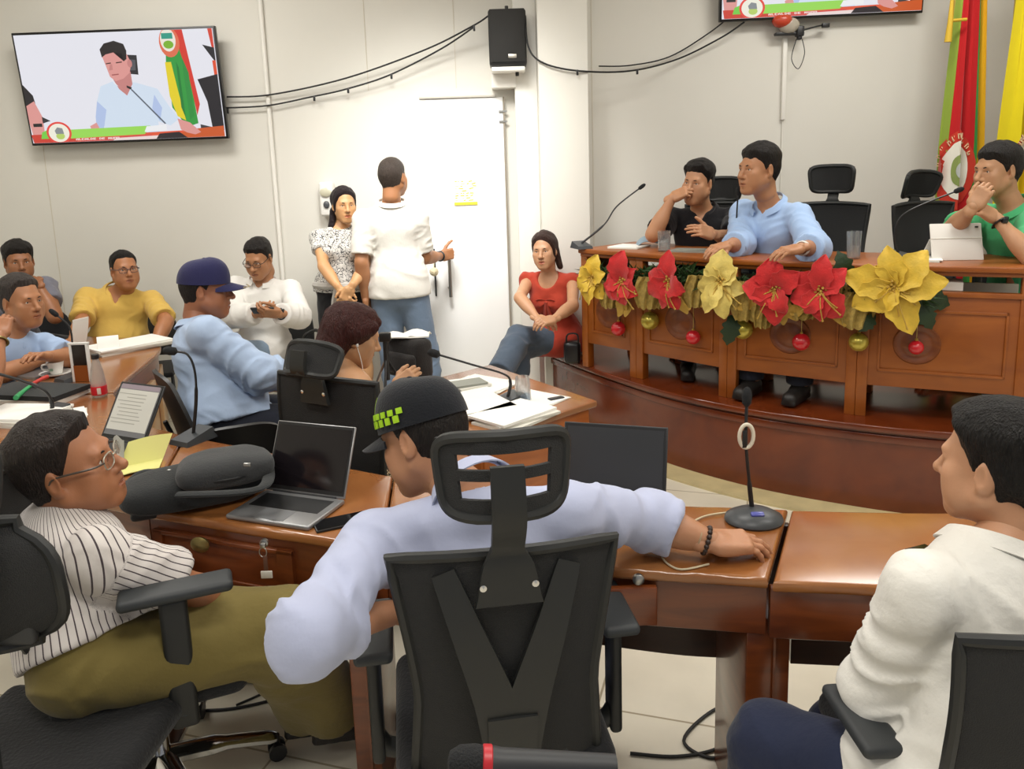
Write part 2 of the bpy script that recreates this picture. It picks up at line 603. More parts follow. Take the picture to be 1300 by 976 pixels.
def head_parts(c, fr, h, sc=1.0, fat=1.0, female=False, mouth_open=0.0, nose=1.0):
    X, Yv, Zv = fr

    def L(x, y, z): return c + (X * x + Yv * y + Zv * z) * sc
    ax = [npv(X), npv(Yv), npv(Zv)]
    R_ = 0.17 * sc
    Fd = Field(npv(c) - R_, npv(c) + R_, h)
    Fd.extra = 0.035

    def E(p, r, k=0.02, op='add'): Fd.ell(L(*p), ax, [x * sc for x in r], k * sc, op)

    def C(a, b, ra, rb, k=0.012, op='add'): Fd.cap(L(*a), L(*b), ra * sc, rb * sc, k * sc, op)
    jw = fat * (0.9 if female else 1.0)
    E((0, -0.016, 0.034), (0.0745, 0.096, 0.083))
    E((0, -0.045, 0.0), (0.066, 0.062, 0.062), 0.03)
    E((0, 0.03, -0.03), (0.0625, 0.062, 0.085), 0.03)
    E((0, 0.04, -0.072), (0.05 * jw, 0.05, 0.048), 0.03)
    for s in (-1, 1):
        C((s * 0.052 * jw, 0.0, -0.058), (s * 0.02, 0.066, -0.098), 0.02 * fat, 0.014, 0.03)
        E((s * 0.043, 0.062, -0.024), (0.02 * fat, 0.018, 0.018), 0.03)
        E((s * 0.04 * jw, 0.055, -0.06), (0.02 * fat, 0.02 * fat, 0.024), 0.03)
    Fd.cap(L(0, -0.03, -0.05), L(0, -0.04, -0.125), 0.054 * sc * fat ** 0.5, 0.055 * sc * fat ** 0.5, 0.03 * sc)
    scalp = Fd.F.copy(); Fd.extra = 0.0
    C((-0.012, 0.076, -0.106), (0.012, 0.076, -0.106), 0.0155, 0.0155, 0.025)
    if fat > 1.08: E((0, 0.035, -0.11), (0.042, 0.042, 0.022), 0.03)
    E((0, 0.082, -0.066), (0.026, 0.016, 0.024), 0.02)
    C((-0.034, 0.079, 0.02), (0.034, 0.079, 0.02), 0.010, 0.010, 0.022)
    for s in (-1, 1):
        E((s * 0.0315, 0.098, 0.0), (0.0165, 0.015, 0.012), 0.016, 'cut')
        C((s * 0.02, 0.083, 0.0095), (s * 0.043, 0.0775, 0.0075), 0.0068, 0.0058, 0.006)
        C((s * 0.019, 0.083, -0.0095), (s * 0.042, 0.0775, -0.0085), 0.0052, 0.0046, 0.006)
    n_ = nose
    C((0, 0.084, 0.012), (0, 0.1 + 0.012 * n_, -0.03), 0.0085, 0.0115, 0.014)
    E((0, 0.1 + 0.012 * n_, -0.033), (0.0125, 0.012, 0.011), 0.008)
    for s in (-1, 1): E((s * 0.0125, 0.095, -0.038), (0.0085, 0.012, 0.009), 0.006)
    for s in (-1, 1): E((s * 0.0065, 0.101, -0.0455), (0.004, 0.006, 0.004), 0.004, 'cut')
    C((-0.02, 0.088, -0.0655), (0.02, 0.088, -0.0655), 0.0065, 0.0065, 0.008)
    C((0, 0.096, -0.0645), (0, 0.096, -0.0645), 0.006, 0.006, 0.012)
    C((-0.016, 0.088, -0.0775), (0.016, 0.088, -0.0775), 0.0075, 0.0075, 0.008)
    C((0, 0.0945, -0.078), (0, 0.0945, -0.078), 0.0065, 0.0065, 0.012)
    C((-0.017, 0.0975, -0.0712), (0.017, 0.0975, -0.0712), 0.0026 + mouth_open * 0.004, 0.0026 + mouth_open * 0.004, 0.004, 'cut')
    C((-0.006, 0.1035, -0.0712), (0.006, 0.1035, -0.0712), 0.0026 + mouth_open * 0.004, 0.0026 + mouth_open * 0.004, 0.004, 'cut')
    for s in (-1, 1):
        ea = [npv(X * s * 0.93 - Yv * 0.37), npv(Yv * 0.93 + X * s * 0.37), npv(Zv)]
        p = L(s * 0.077, -0.012, -0.012)
        Fd.ell(p, ea, [0.008 * sc, 0.0185 * sc, 0.032 * sc], 0.006 * sc)
        Fd.ell(L(s * 0.086, -0.006, -0.006), ea, [0.006 * sc, 0.0105 * sc, 0.02 * sc], 0.005 * sc, 'cut')
        Fd.ell(L(s * 0.074, 0.0, -0.037), ea, [0.006 * sc, 0.007 * sc, 0.009 * sc], 0.006 * sc)
    V, Q = Fd.mesh()
    # region of each face in the head's own frame: lips take their own tone
    ctr = V[Q].mean(axis=1) - npv(c)
    q = np.stack([ctr @ ax[0], ctr @ ax[1], ctr @ ax[2]], axis=1) / sc
    mi = np.zeros(len(Q), dtype=int)
    lw = 0.0235 * (1 - (np.abs(q[:, 2] + 0.0715) / 0.0125) ** 2)
    mi[(q[:, 1] > 0.082) & (np.abs(q[:, 0]) < lw) & (np.abs(q[:, 2] + 0.0715) < 0.0105)] = 1
    out = [(V, Q, mi)]
    for s in (-1, 1):
        e, f = ballq(L(s * 0.031, 0.0725, 0.0005), ax, [0.0125 * sc] * 3)
        out.append((e, f, 2))
        e, f = ballq(L(s * 0.0312, 0.0812, 0.0003), ax, [0.0058 * sc, 0.0042 * sc, 0.0062 * sc], 12, 8)
        out.append((e, f, 3))
    return out, L, (scalp, Fd.lo, Fd.n)


def hand_field(wrist, d, back, side, h, sc=1.0, curl=0.5, thumb=0.5, spread=0.0, point=None):
    """d: fingers' direction, back: back-of-hand normal, side: +1 right hand, -1 left; curl may be a list of 4"""
    d = Vector(d).normalized(); back = Vector(back); back = (back - d * back.dot(d)).normalized()
    tx = d.cross(back) * -side                       # towards the thumb
    R_ = 0.23 * sc
    c = Vector(wrist) + d * 0.09 * sc
    Fd = Field(npv(c) - R_ * 0.75, npv(c) + R_ * 0.75, h)

    def L(x, y, z): return Vector(wrist) + (tx * x + d * y + back * z) * sc
    ax = [npv(tx), npv(d), npv(back)]
    Fd.cap(L(0, -0.03, 0), L(0, 0.012, 0), 0.027 * sc, 0.027 * sc, 0.01, flat=(back, 0.78))
    Fd.box(L(0.001, 0.048, 0), ax, [0.028 * sc, 0.034 * sc, 0.003 * sc], 0.0115 * sc, 0.02)
    Fd.ell(L(0.022, 0.032, -0.008), ax, [0.018 * sc, 0.03 * sc, 0.014 * sc], 0.015)
    Fd.ell(L(-0.022, 0.035, -0.007), ax, [0.013 * sc, 0.03 * sc, 0.012 * sc], 0.015)
    cu = curl if isinstance(curl, (list, tuple)) else [curl] * 4
    for i, (x, y, ln, r) in enumerate([(0.0285, 0.086, 0.072, 0.0088), (0.0095, 0.092, 0.08, 0.009), (-0.0095, 0.088, 0.074, 0.0086), (-0.0275, 0.078, 0.058, 0.0078)]):
        a = cu[i] * 0.75; p = (x, y, 0.001); dirx = x * (0.9 + spread * 8)
        Fd.ell(L(x, y, 0.005), ax, [0.0095 * sc, 0.01 * sc, 0.0085 * sc], 0.008)
        for sgi, fr_ in enumerate((0.45, 0.3, 0.25)):
            l = ln * fr_
            q = (p[0] + dirx * l * math.cos(a), p[1] + l * math.cos(a), p[2] - l * math.sin(a))
            Fd.cap(L(*p), L(*q), r * sc * (1 - 0.08 * sgi), r * sc * (0.95 - 0.08 * sgi), 0.004)
            p = q; a += cu[i] * (1.05 if sgi == 0 else 0.7)
    t = thumb
    p0 = (0.024, 0.022, -0.006); p1 = (0.024 + 0.03 * (1 - t * 0.4), 0.05, -0.014 - 0.012 * t); p2 = (p1[0] + 0.016 * (1 - t * 1.3), p1[1] + 0.03, p1[2] - 0.008 * t); p3 = (p2[0] + 0.006 * (1 - t * 2.2), p2[1] + 0.024, p2[2] - 0.006 * t)
    for a, b, ra, rb in ((p0, p1, 0.0135, 0.0115), (p1, p2, 0.0112, 0.0098), (p2, p3, 0.0098, 0.0082)):
        Fd.cap(L(*a), L(*b), ra * sc, rb * sc, 0.007)
    return Fd.mesh()


def hairline(y, style):
    ys, zs = style
    return np.interp(y, ys, zs)


HL_SHORT = ([-0.13, -0.075, -0.03, -0.012, 0.012, 0.026, 0.05, 0.075, 0.1], [-0.075, -0.068, -0.05, 0.016, -0.005, 0.028, 0.045, 0.072, 0.09])
HL_FULL = ([-0.13, -0.075, -0.03, -0.012, 0.012, 0.026, 0.05, 0.075, 0.1], [-0.075, -0.068, -0.045, 0.016, -0.012, 0.018, 0.034, 0.056, 0.08])
HL_FEM = ([-0.13, -0.075, -0.03, -0.012, 0.012, 0.026, 0.05, 0.066, 0.085], [-0.095, -0.09, -0.075, -0.062, -0.05, -0.02, 0.034, 0.072, 0.092])
HL_HIGH = ([-0.13, -0.075, -0.03, -0.012, 0.012, 0.026, 0.05, 0.075, 0.1], [-0.075, -0.068, -0.05, 0.016, 0.0, 0.034, 0.062, 0.088, 0.11])


def hair_mesh(c, fr, h, scalp, sc=1.0, top=0.016, side=0.006, line=HL_SHORT, bumpy=0.004, quiff=0.0, female=False, seed=1, part=0.0):
    """hair grown off the head's own surface, thick on top, shaved close at the sides, ending at the hairline"""
    X, Yv, Zv = fr; ax = [npv(X), npv(Yv), npv(Zv)]
    F0, lo, n = scalp
    Fd = Field(lo, lo + (n - 1) * h, h); Fd.lo = lo; Fd.n = n; Fd.F = F0.copy()
    XX, YY, ZZ = Fd.coords()
    px, py, pz = XX - c[0], YY - c[1], ZZ - c[2]
    x, y, z = [(px * a[0] + py * a[1] + pz * a[2]) / sc for a in ax]
    w = np.clip((z - 0.02) / 0.07, 0, 1); w = w * w * (3 - 2 * w)
    hl = hairline(y, line)
    P = np.stack([x.ravel() * 60, y.ravel() * 45, z.ravel() * 30], axis=1)
    nn = vnoise(P, seed).reshape(x.shape)
    nl = vnoise(np.stack([x.ravel() * 26, y.ravel() * 26, z.ravel() * 26], axis=1), seed + 3).reshape(x.shape)
    hl = hl + 0.005 * nl + 0.005 * nn
    if not female:
        hl = hl + 0.016 * np.exp(-((np.abs(x) - 0.05) / 0.014) ** 2) * np.clip((y - 0.02) / 0.02, 0, 1) + 0.25 * np.clip(np.abs(x) - 0.055, 0, 1) * (y > 0.03)
    fade = np.clip((z - hl) / 0.03, 0, 1)                       # thin near the hairline
    off = (side + (top - side) * w + quiff * np.clip((y - 0.01) / 0.08, 0, 1) * w) * (0.12 + 0.88 * fade)
    off = off + bumpy * (0.6 * nn + 0.6 * nl) * (0.25 + w) * fade - part * np.exp(-((x - 0.03) / 0.006) ** 2) * w
    D = Fd.F - off * sc
    D = np.maximum(D, (hl - z) * 0.7 * sc)
    Fd.F = D.astype(np.float32)
    return Fd.mesh()


def person(label, P, tone='#b98463', res=0.010, fine=0.0042, group=None, hair='#17120f', hairkw=None, shirt=None, pants=None,
           shoes='#1d1a18', hands=None, head=None, fat=1.0, face=1.0, female=False, cap=None, glasses=None, build=1.0,
           seed=1, collar=None, beard=None, no_legs=False, extra=None, brow=True, brows='#1a120d'):
    """P: joints in the room: neck, sl, sr, el, er, wl, wr, pel, hl, hr, kl, kr, al, ar ; head=(centre, yaw, pitch, roll, scale)"""
    root = thing('person', label, 'person', (P['pel'].x, P['pel'].y, 0), group)
    sl, sr, pel, neck = P['sl'], P['sr'], P['pel'], P['neck']
    r1 = (sr - sl).normalized(); up = (neck - pel).normalized()
    r1 = (r1 - up * r1.dot(up) * 0.6).normalized(); f1 = up.cross(r1).normalized(); u1 = r1.cross(f1)
    r2 = (P['hr'] - P['hl']).normalized(); f2 = up.cross(r2).normalized(); u2 = r2.cross(f2)
    A1 = [npv(r1), npv(f1), npv(u1)]; A2 = [npv(r2), npv(f2), npv(u2)]
    rm = (r1 + r2).normalized(); fm = up.cross(rm).normalized(); Am = [npv(rm), npv(fm), npv(rm.cross(fm))]
    spine = neck - pel; Ls = spine.length
    hc, hyaw, hpit, hroll, hs = head
    hf = head_frame(hyaw, hpit, hroll)
    pts = [P[k] for k in P]
    lo = Vector([min(p[i] for p in pts) for i in range(3)]) - Vector((0.3, 0.3, 0.2))
    hi = Vector([max(p[i] for p in pts) for i in range(3)]) + Vector((0.3, 0.3, 0.3))
    g = 0.85 if female else 1.0
    g *= build

    def torso(Fd, m, hem=None, k=0.05, pm=0.0):
        cw = 0.155 * g * fat ** 0.5; cd = 0.108 * (0.5 + 0.5 * fat) * g ** 0.5
        Fd.ell(pel + spine * 0.70 + f1 * 0.012, A1, [cw + m, cd + m, 0.165 + m], k)
        Fd.ell(pel + spine * 0.36 + fm * 0.02 * fat, Am, [(0.138 * g) * fat ** 0.8 + m, (0.105 + 0.0 * g) * fat + m, 0.17 + m], k)
        Fd.ell(pel + spine * 0.08 + f2 * 0.0, A2, [0.165 * (1.08 if female else 1) * fat ** 0.5 + m + pm, 0.118 * fat ** 0.6 + m + pm, 0.13 + m + pm * 4], k)
        if fat > 1.1: Fd.ell(pel + spine * 0.27 + fm * 0.07 * fat, Am, [0.125 * fat + m, 0.10 * fat + m, 0.13 + m], k)
        if female:
            for s in (-1, 1): Fd.ell(pel + spine * 0.66 + r1 * s * 0.068 + f1 * 0.085, A1, [0.058 + m, 0.055 + m, 0.06 + m], 0.03)
        else:
            for s in (-1, 1): Fd.ell(pel + spine * 0.74 + r1 * s * 0.07 + f1 * 0.06, A1, [0.075 * g + m, 0.05 + m, 0.07 + m], 0.03)
        for s in (sl, sr):
            Fd.cap(neck - up * 0.045 - f1 * 0.012, s + up * 0.004, 0.045 * g + m, 0.038 * g + m, 0.03)
            Fd.cap(pel + spine * 0.74, s - up * 0.02, 0.085 * g + m * 0.6, 0.044 * g + m, 0.03)
            Fd.ell(s, A1, [0.049 * g + m] * 3, 0.02)

    def limb(Fd, a, b, c, ra, rb, rc, m, k=0.02, cut1=None, cut2=None):
        """cut1: fraction on a-b to stop; cut2: fraction on b-c to stop"""
        if cut1 is not None:
            n = (b - a).normalized(); Fd.cap(a, b, ra + m, rb + m, k, cuts=[(a + (b - a) * cut1, n)])
            return
        mid = a + (b - a) * 0.4
        Fd.cap(a, b, ra + m, rb + m, k)
        if c is not None:
            n = (c - b).normalized()
            cu = [(b + (c - b) * cut2, n)] if cut2 is not None else []
            Fd.cap(b, c, rb * 1.0 + m, rc + m, k, cuts=cu)
            if cut2 is None or cut2 > 0.5:
                q = b + (c - b) * 0.3
                Fd.ell(q, [npv(n), npv(n.orthogonal().normalized()), npv(n.cross(n.orthogonal()).normalized())], [0.09, rb * 1.02 + m, rb * 1.02 + m], 0.03, cuts=cu)

    ar = (0.05 * g * fat ** 0.5, 0.041 * g * fat ** 0.4, 0.0275 * (0.88 if female else 1))
    lr = (0.088 * fat ** 0.4, 0.058, 0.042)
    # ---- body
    B = Field(lo, hi, res)
    torso(B, 0)
    nb = hc - hf[2] * 0.11 * hs - hf[1] * 0.035 * hs
    nr = (0.048 if female else 0.056) * (0.6 + 0.4 * fat)
    B.cap(neck - up * 0.03, nb, nr * 1.1, nr, 0.03)
    for s, e, w in (('sl', 'el', 'wl'), ('sr', 'er', 'wr')):
        limb(B, P[s], P[e], P[w], *ar, 0)
    if not no_legs:
        for h_, k_, a_ in (('hl', 'kl', 'al'), ('hr', 'kr', 'ar')):
            limb(B, P[h_], P[k_], P[a_], *lr, 0, 0.03)
    parts = [(*B.mesh(), 0)]
    hp, HL_, scalp = head_parts(hc, hf, fine * hs, hs, face, female, nose=1.0)
    parts += hp
    for sd, e, w in ((-1, 'el', 'wl'), (1, 'er', 'wr')):
        hk = dict((hands or {}).get('l' if sd < 0 else 'r', {}))
        if hk.get('skip'): continue
        fd = (P[w] - P[e]).normalized()
        d = Vector(hk.pop('d', fd)); back = Vector(hk.pop('back', (0, 0, 1)))
        v, q = hand_field(P[w], d, back, sd, max(0.0032, fine * 0.85), sc=hk.pop('sc', 0.93 if female else 1.0), **hk)
        parts.append((v, q, 0))
    V, Q, M = join(parts)
    lips = mat('lips_' + tone, darker(tone, 0.8, 1.12) if not female else darker(tone, 0.72, 1.3), 0.4)
    meshobj('body', V, Q, [skin(tone), lips, EYEW, IRIS], root, M)
    # ---- hair
    if hair:
        kw = dict(hairkw or {})
        long_ = kw.pop('long', None)
        v, q = hair_mesh(hc, hf, fine * hs, scalp, hs, female=female, seed=seed, **kw)
        ps = [(v, q, 0)]
        if long_: ps += [(*long_(hc, hf, hs, HL_), 0)]
        V, Q, M = join(ps)
        meshobj('hair', V, Q, hairmat(hair), root)
    if brow:
        for s in (-1, 1):
            mb = MB()
            pts = [HL_(s * a, b, z) for a, b, z in ((0.014, 0.0905, 0.0165), (0.026, 0.0905, 0.0205), (0.038, 0.085, 0.0205), (0.048, 0.075, 0.016))]
            mb.tube(spline(pts, 4), [0.0022 * hs] * 4 + [0.0026 * hs] * 4 + [0.0022 * hs] * 4 + [0.001 * hs], 6, flat=1.2)
            mb.build('eyebrow', mat('brow' + brows, brows, 0.8), root)
    # ---- shirt
    if shirt:
        m = shirt.get('m', 0.010)
        Sd = Field(lo, hi, res)
        torso(Sd, m, pm=shirt.get('pm', 0.010))
        st = shirt.get('sleeve', 0.62)
        for s, e, w in (('sl', 'el', 'wl'), ('sr', 'er', 'wr')):
            t = shirt.get('sleeve_' + s[1], st)
            if t <= 0: continue
            wide = shirt.get('wide', 0.008)
            if t <= 1: limb(Sd, P[s], P[e], None, ar[0] + 0.002, ar[1] + wide, 0, m, cut1=t)
            else: limb(Sd, P[s], P[e], P[w], ar[0] + 0.002, ar[1] + wide, ar[2] + wide * 1.3, m, cut2=t - 1)
        if not shirt.get('tucked') and not no_legs:
            for h_, k_ in (('hl', 'kl'), ('hr', 'kr')):
                Sd.cap(P[h_], P[h_] + (P[k_] - P[h_]) * 0.35, lr[0] + m + 0.012, lr[0] + m + 0.005, 0.05)
        hem = shirt.get('hem', -0.06)
        Sd.plane(npv(pel + spine * hem / Ls * 1.0) if False else npv(pel + up * hem), npv(-up + Vector(shirt.get('hemtilt', (0, 0, 0)))))
        nk = shirt.get('neck', 0.0)
        # neckline: a bowl cut about the root of the neck, deeper in front
        Sd.ell(neck + up * (0.03 - nk * 0.3) + f1 * (0.03 + nk * 0.35), A1, [0.062 + nk * 0.35, 0.068 + nk * 0.5, 0.05 + nk], 0.012, 'cut')
        if shirt.get('vee'):
            a = neck + f1 * 0.085 + up * 0.0; b = neck + f1 * 0.125 - up * shirt['vee']
            Sd.cap(a, b, 0.032, 0.004, 0.008, 'cut')
        if shirt.get('offshoulder'):
            Sd.plane(npv(pel + up * shirt['offshoulder']), npv(up))
        V, Q = Sd.mesh()
        N = vnormals(V, Q)
        wr = shirt.get('wrinkle', 0.006)
        d1 = (V - npv(pel))
        loc = np.stack([d1 @ npv(r1), d1 @ npv(f1), d1 @ npv(up)], axis=1)
        warp = vnoise(V * 5, seed)[:, None] * 0.9
        n1 = 1 - np.abs(vnoise(np.stack([loc[:, 0] * 5, loc[:, 1] * 5, loc[:, 2] * 13 + loc[:, 0] * 6], axis=1) + warp, seed + 1)) * 2
        n2 = 1 - np.abs(vnoise(np.stack([loc[:, 0] * 12 + loc[:, 2] * 7, loc[:, 1] * 9, loc[:, 2] * 11], axis=1) + warp * 1.4, seed + 5)) * 2
        n3 = vnoise(V * 9, seed + 9)
        # more folds at elbows and waist
        wgt = np.full(len(V), 0.35)
        for jn, rr in (('el', 0.13), ('er', 0.13), ('sl', 0.12), ('sr', 0.12)):
            dd = np.linalg.norm(V - npv(P[jn]), axis=1); wgt += 0.75 * np.exp(-(dd / rr) ** 2)
        wgt += 0.6 * np.exp(-((loc[:, 2] - 0.08) / 0.13) ** 2)
        fold = n1 * 0.7 + n2 * 0.5 + n3 * 0.4
        for s, e, w in (('sl', 'el', 'wl'), ('sr', 'er', 'wr')):
            for a, b in ((s, e), (e, w)):
                a_ = npv(P[a]); ab = npv(P[b] - P[a]); ln = np.linalg.norm(ab); ab = ab / ln
                rel = V - a_; t_ = rel @ ab; rad = np.linalg.norm(rel - t_[:, None] * ab, axis=1)
                lat = np.clip((0.115 - rad) / 0.03, 0, 1) * np.clip((t_ - 0.03) / 0.05, 0, 1) * np.clip((ln + 0.04 - t_) / 0.04, 0, 1)
                e1 = np.cross(ab, [0.3, 0.5, 0.8]); e1 /= np.linalg.norm(e1)
                q_ = np.stack([t_ * 24 + (rel @ e1) * 14, (rel @ e1) * 7, (rel @ np.cross(ab, e1)) * 7], axis=1)
                r_ = 1 - np.abs(vnoise(q_ + warp * 0.7, seed + 13)) * 2.2
                fold = fold * (1 - lat) + lat * (r_ * 0.9 + n3 * 0.4)
        V = V + N * (wr * wgt * fold)[:, None]
        attr = None
        if shirt.get('stripe'):
            at = np.arctan2(loc[:, 0], -loc[:, 1]) * 0.145
            # sleeves: lines run along the arm
            for s, e in (('sl', 'el'), ('sr', 'er')):
                a = npv(P[s]); ab = npv(P[e] - P[s]); ab = ab / np.linalg.norm(ab)
                sh = a + ab * 0.045
                lat = npv(r1) * (1 if s == 'sr' else -1)
                on = ((V - sh) @ ab > 0) & ((V - a) @ lat > -0.06) & (np.linalg.norm(np.cross(V - a, ab), axis=1) < 0.105)
                e1 = npv(up) - ab * np.dot(npv(up), ab); e1 /= np.linalg.norm(e1); e2 = np.cross(ab, e1)
                an = np.arctan2((V - a) @ e2, (V - a) @ e1) * 0.062
                at = np.where(on, an + 7.0, at)
            attr = at
        o = meshobj('shirt', V, Q, shirt['mat'], root, attr=attr)
        ck = shirt.get('collar')
        if ck:
            nu = (nb - neck).normalized(); nu = (nu * 0.6 + up * 0.4).normalized()
            fr_ = (f1 - nu * f1.dot(nu)).normalized(); rr_ = fr_.cross(nu) * 1.0
            cb = neck - up * 0.012 + f1 * 0.004
            mbc = MB(); gap = ck.get('gap', 0.25)
            hgt = ck.get('h', 0.04); rad = nr + ck.get('r', 0.012)

            def band(u, v):
                a = math.pi * 2 * (gap / 2 / math.pi + (1 - gap / math.pi) * u) if False else gap + (2 * math.pi - 2 * gap) * u
                front = 0.5 + 0.5 * math.cos(a)
                z = hgt * (0.55 - abs(v - 0.45) * (1.0 if v < 0.45 else 1.35)) - 0.022 * front ** 1.5
                r_ = rad + 0.003 + (0.0 if v < 0.45 else 0.020 * (v - 0.45) / 0.55) + 0.022 * front
                return cb + fr_ * math.cos(a) * (r_ + 0.006) + rr_ * math.sin(a) * r_ + nu * (z + 0.022)
            mbc.grid(band, 28, 6, 0.0035)
            mbc.build('collar', shirt.get('collarmat', shirt['mat']), o if False else root, angle=60)
        for b_ in range(shirt.get('buttons', 0)):
            pass
    # ---- trousers
    if pants and not no_legs:
        m = pants.get('m', 0.010)
        T = Field(lo, hi, res)
        T.ell(pel + spine * 0.08, A2, [0.165 * (1.08 if female else 1) * fat ** 0.5 + m * 0.6, 0.118 * fat ** 0.6 + m * 0.6, 0.13 + m], 0.05)
        T.ell(pel - f2 * 0.02 - up * 0.03, A2, [0.14 + m, 0.095 + m, 0.10 + m], 0.03)
        if pants.get('skirt'):
            kl = (P['kl'] + P['kr']) / 2
            T.cap(P['hl'] * 0.5 + P['hr'] * 0.5, kl, 0.185, 0.18, 0.03, flat=(f2, 0.75), cuts=[(kl - up * 0.02, (kl - pel).normalized())])
        else:
            for h_, k_, a_ in (('hl', 'kl', 'al'), ('hr', 'kr', 'ar')):
                limb(T, P[h_], P[k_], P[a_], lr[0] + 0.004, lr[1] + 0.012, lr[2] + pants.get('wide', 0.016), m, 0.035, cut2=pants.get('length', 0.97))
        th = ((P['kl'] - P['hl']) + (P['kr'] - P['hr'])).normalized(); wn = (up - th * max(0.0, up.dot(th))).normalized()
        T.plane(npv(pel + up * pants.get('waist', 0.10)), npv(wn))
        V, Q = T.mesh(); N = vnormals(V, Q)
        wgt = np.full(len(V), 0.4)
        for jn in ('kl', 'kr', 'hl', 'hr'):
            dd = np.linalg.norm(V - npv(P[jn]), axis=1); wgt += 0.7 * np.exp(-(dd / 0.14) ** 2)
        n1 = 1 - np.abs(vnoise(V * np.array([8, 8, 12.0]) + vnoise(V * 5, seed + 2)[:, None], seed + 4)) * 2
        V = V + N * (pants.get('wrinkle', 0.006) * wgt * n1)[:, None]
        meshobj('skirt' if pants.get('skirt') else 'trousers', V, Q, pants['mat'], root)
    # ---- shoes
    if shoes and not no_legs:
        for a_, k_ in (('al', 'kl'), ('ar', 'kr')):
            a = P[a_]; fd = P.get('toe_' + a_[1])
            fd = Vector(fd).normalized() if fd is not None else Vector((f2.x, f2.y, 0)).normalized()
            sdv = fd.cross(Vector((0, 0, 1)))
            zb = a.z - 0.075
            Sh = Field(npv(a) - 0.3, npv(a) + 0.3, max(res * 0.8, 0.006))
            Sh.cap(Vector((a.x, a.y, zb + 0.045)) - fd * 0.04, Vector((a.x, a.y, zb + 0.035)) + fd * 0.14, 0.043, 0.04, 0.02, flat=(Vector((0, 0, 1)), 0.9))
            Sh.cap(a - Vector((0, 0, 0.02)), Vector((a.x, a.y, zb + 0.05)) + fd * 0.03, 0.047, 0.042, 0.02)
            Sh.box(Vector((a.x, a.y, zb + 0.012)) + fd * 0.05, [npv(sdv), npv(fd), np.array([0, 0, 1.0])], [0.026, 0.11, 0.002], 0.013, 0.01)
            Sh.plane((a.x, a.y, zb), (0, 0, -1))
            Sh.plane((a.x, a.y, a.z + 0.03), (0, 0, 1))
            V, Q = Sh.mesh()
            meshobj('shoe', V, Q, mat('shoe_' + shoes, shoes, 0.5, bump=0.1, bscale=90), root)
    # ---- spectacles
    if glasses:
        mb = MB(); r_ = 0.0012 * 1.3
        for s in (-1, 1):
            rim = []
            for i in range(20):
                w = 2 * math.pi * i / 20
                cx, cz = math.cos(w), math.sin(w)
                ex = abs(cx) ** 0.6 * math.copysign(1, cx); ez = abs(cz) ** 0.6 * math.copysign(1, cz)
                rim.append(HL_(s * 0.033 + 0.024 * ex, 0.104 - 0.006 * abs(s * 0.033 + 0.024 * ex) / 0.05, -0.002 + 0.0165 * ez))
            mb.tube(rim, r_ * hs * glasses.get('t', 1), 6, closed=True)
            mb.tube(spline([HL_(s * 0.057, 0.098, 0.004), HL_(s * 0.072, 0.075, 0.004), HL_(s * 0.0795, 0.0, 0.006), HL_(s * 0.08, -0.018, -0.006)], 5), r_ * hs * glasses.get('t', 1) * 1.5, 6, mi=1)
        mb.tube([HL_(-0.011, 0.105, 0.002), HL_(0, 0.108, 0.004), HL_(0.011, 0.105, 0.002)], r_ * hs * 1.3, 6)
        gl = mb.build('eyeglasses', [mat('frame_' + glasses['c'], glasses['c'], 0.3, metal=glasses.get('metal', 0.0)), mat('temple_' + glasses.get('tc', glasses['c']), glasses.get('tc', glasses['c']), 0.35)], root)
        lb = MB()
        for s in (-1, 1):
            lb.ball(HL_(s * 0.033, 0.1025, -0.002), (0.023 * hs, 0.0012 * hs, 0.0158 * hs), 18, 8, T=Matrix((hf[0], hf[1], hf[2])).transposed())
        lb.build('lens', mat('lens_glass', glasses.get('lens', '#ffffff'), 0.02, trans=1.0, alpha=0.35), gl)
    if extra: extra(root, HL_, hf, hs)
    return root, HL_, dict(f1=f1, r1=r1, up=up, f2=f2, r2=r2)


def pose(neck, pel, yaw, hyaw=None, sw=0.185, hw=0.09, drop=0.055, tip=0.0):
    """first guess of all joints for a body facing yaw (0 = camera); the limbs are set after it"""
    hyaw = yaw if hyaw is None else hyaw
    r = Vector((-math.cos(math.radians(yaw)), -math.sin(math.radians(yaw)), 0))
    h = Vector((-math.cos(math.radians(hyaw)), -math.sin(math.radians(hyaw)), 0))
    f = Vector((math.sin(math.radians(hyaw)), -math.cos(math.radians(hyaw)), 0))
    up = (neck - pel).normalized()
    r = (r - up * r.dot(up)).normalized() + Vector((0, 0, tip))
    P = dict(neck=neck, pel=pel, sr=neck + r * sw - up * drop, sl=neck - r * sw - up * drop, hr=pel + h * hw - up * 0.03, hl=pel - h * hw - up * 0.03)
    P['kr'] = P['hr'] + f * 0.42; P['kl'] = P['hl'] + f * 0.42
    P['ar'] = P['kr'] - Vector((0, 0, 0.40)); P['al'] = P['kl'] - Vector((0, 0, 0.40))
    P['er'] = P['sr'] - Vector((0, 0, 0.28)) + r * 0.05; P['el'] = P['sl'] - Vector((0, 0, 0.28)) - r * 0.05
    P['wr'] = P['er'] + f * 0.25; P['wl'] = P['el'] + f * 0.25
    return P


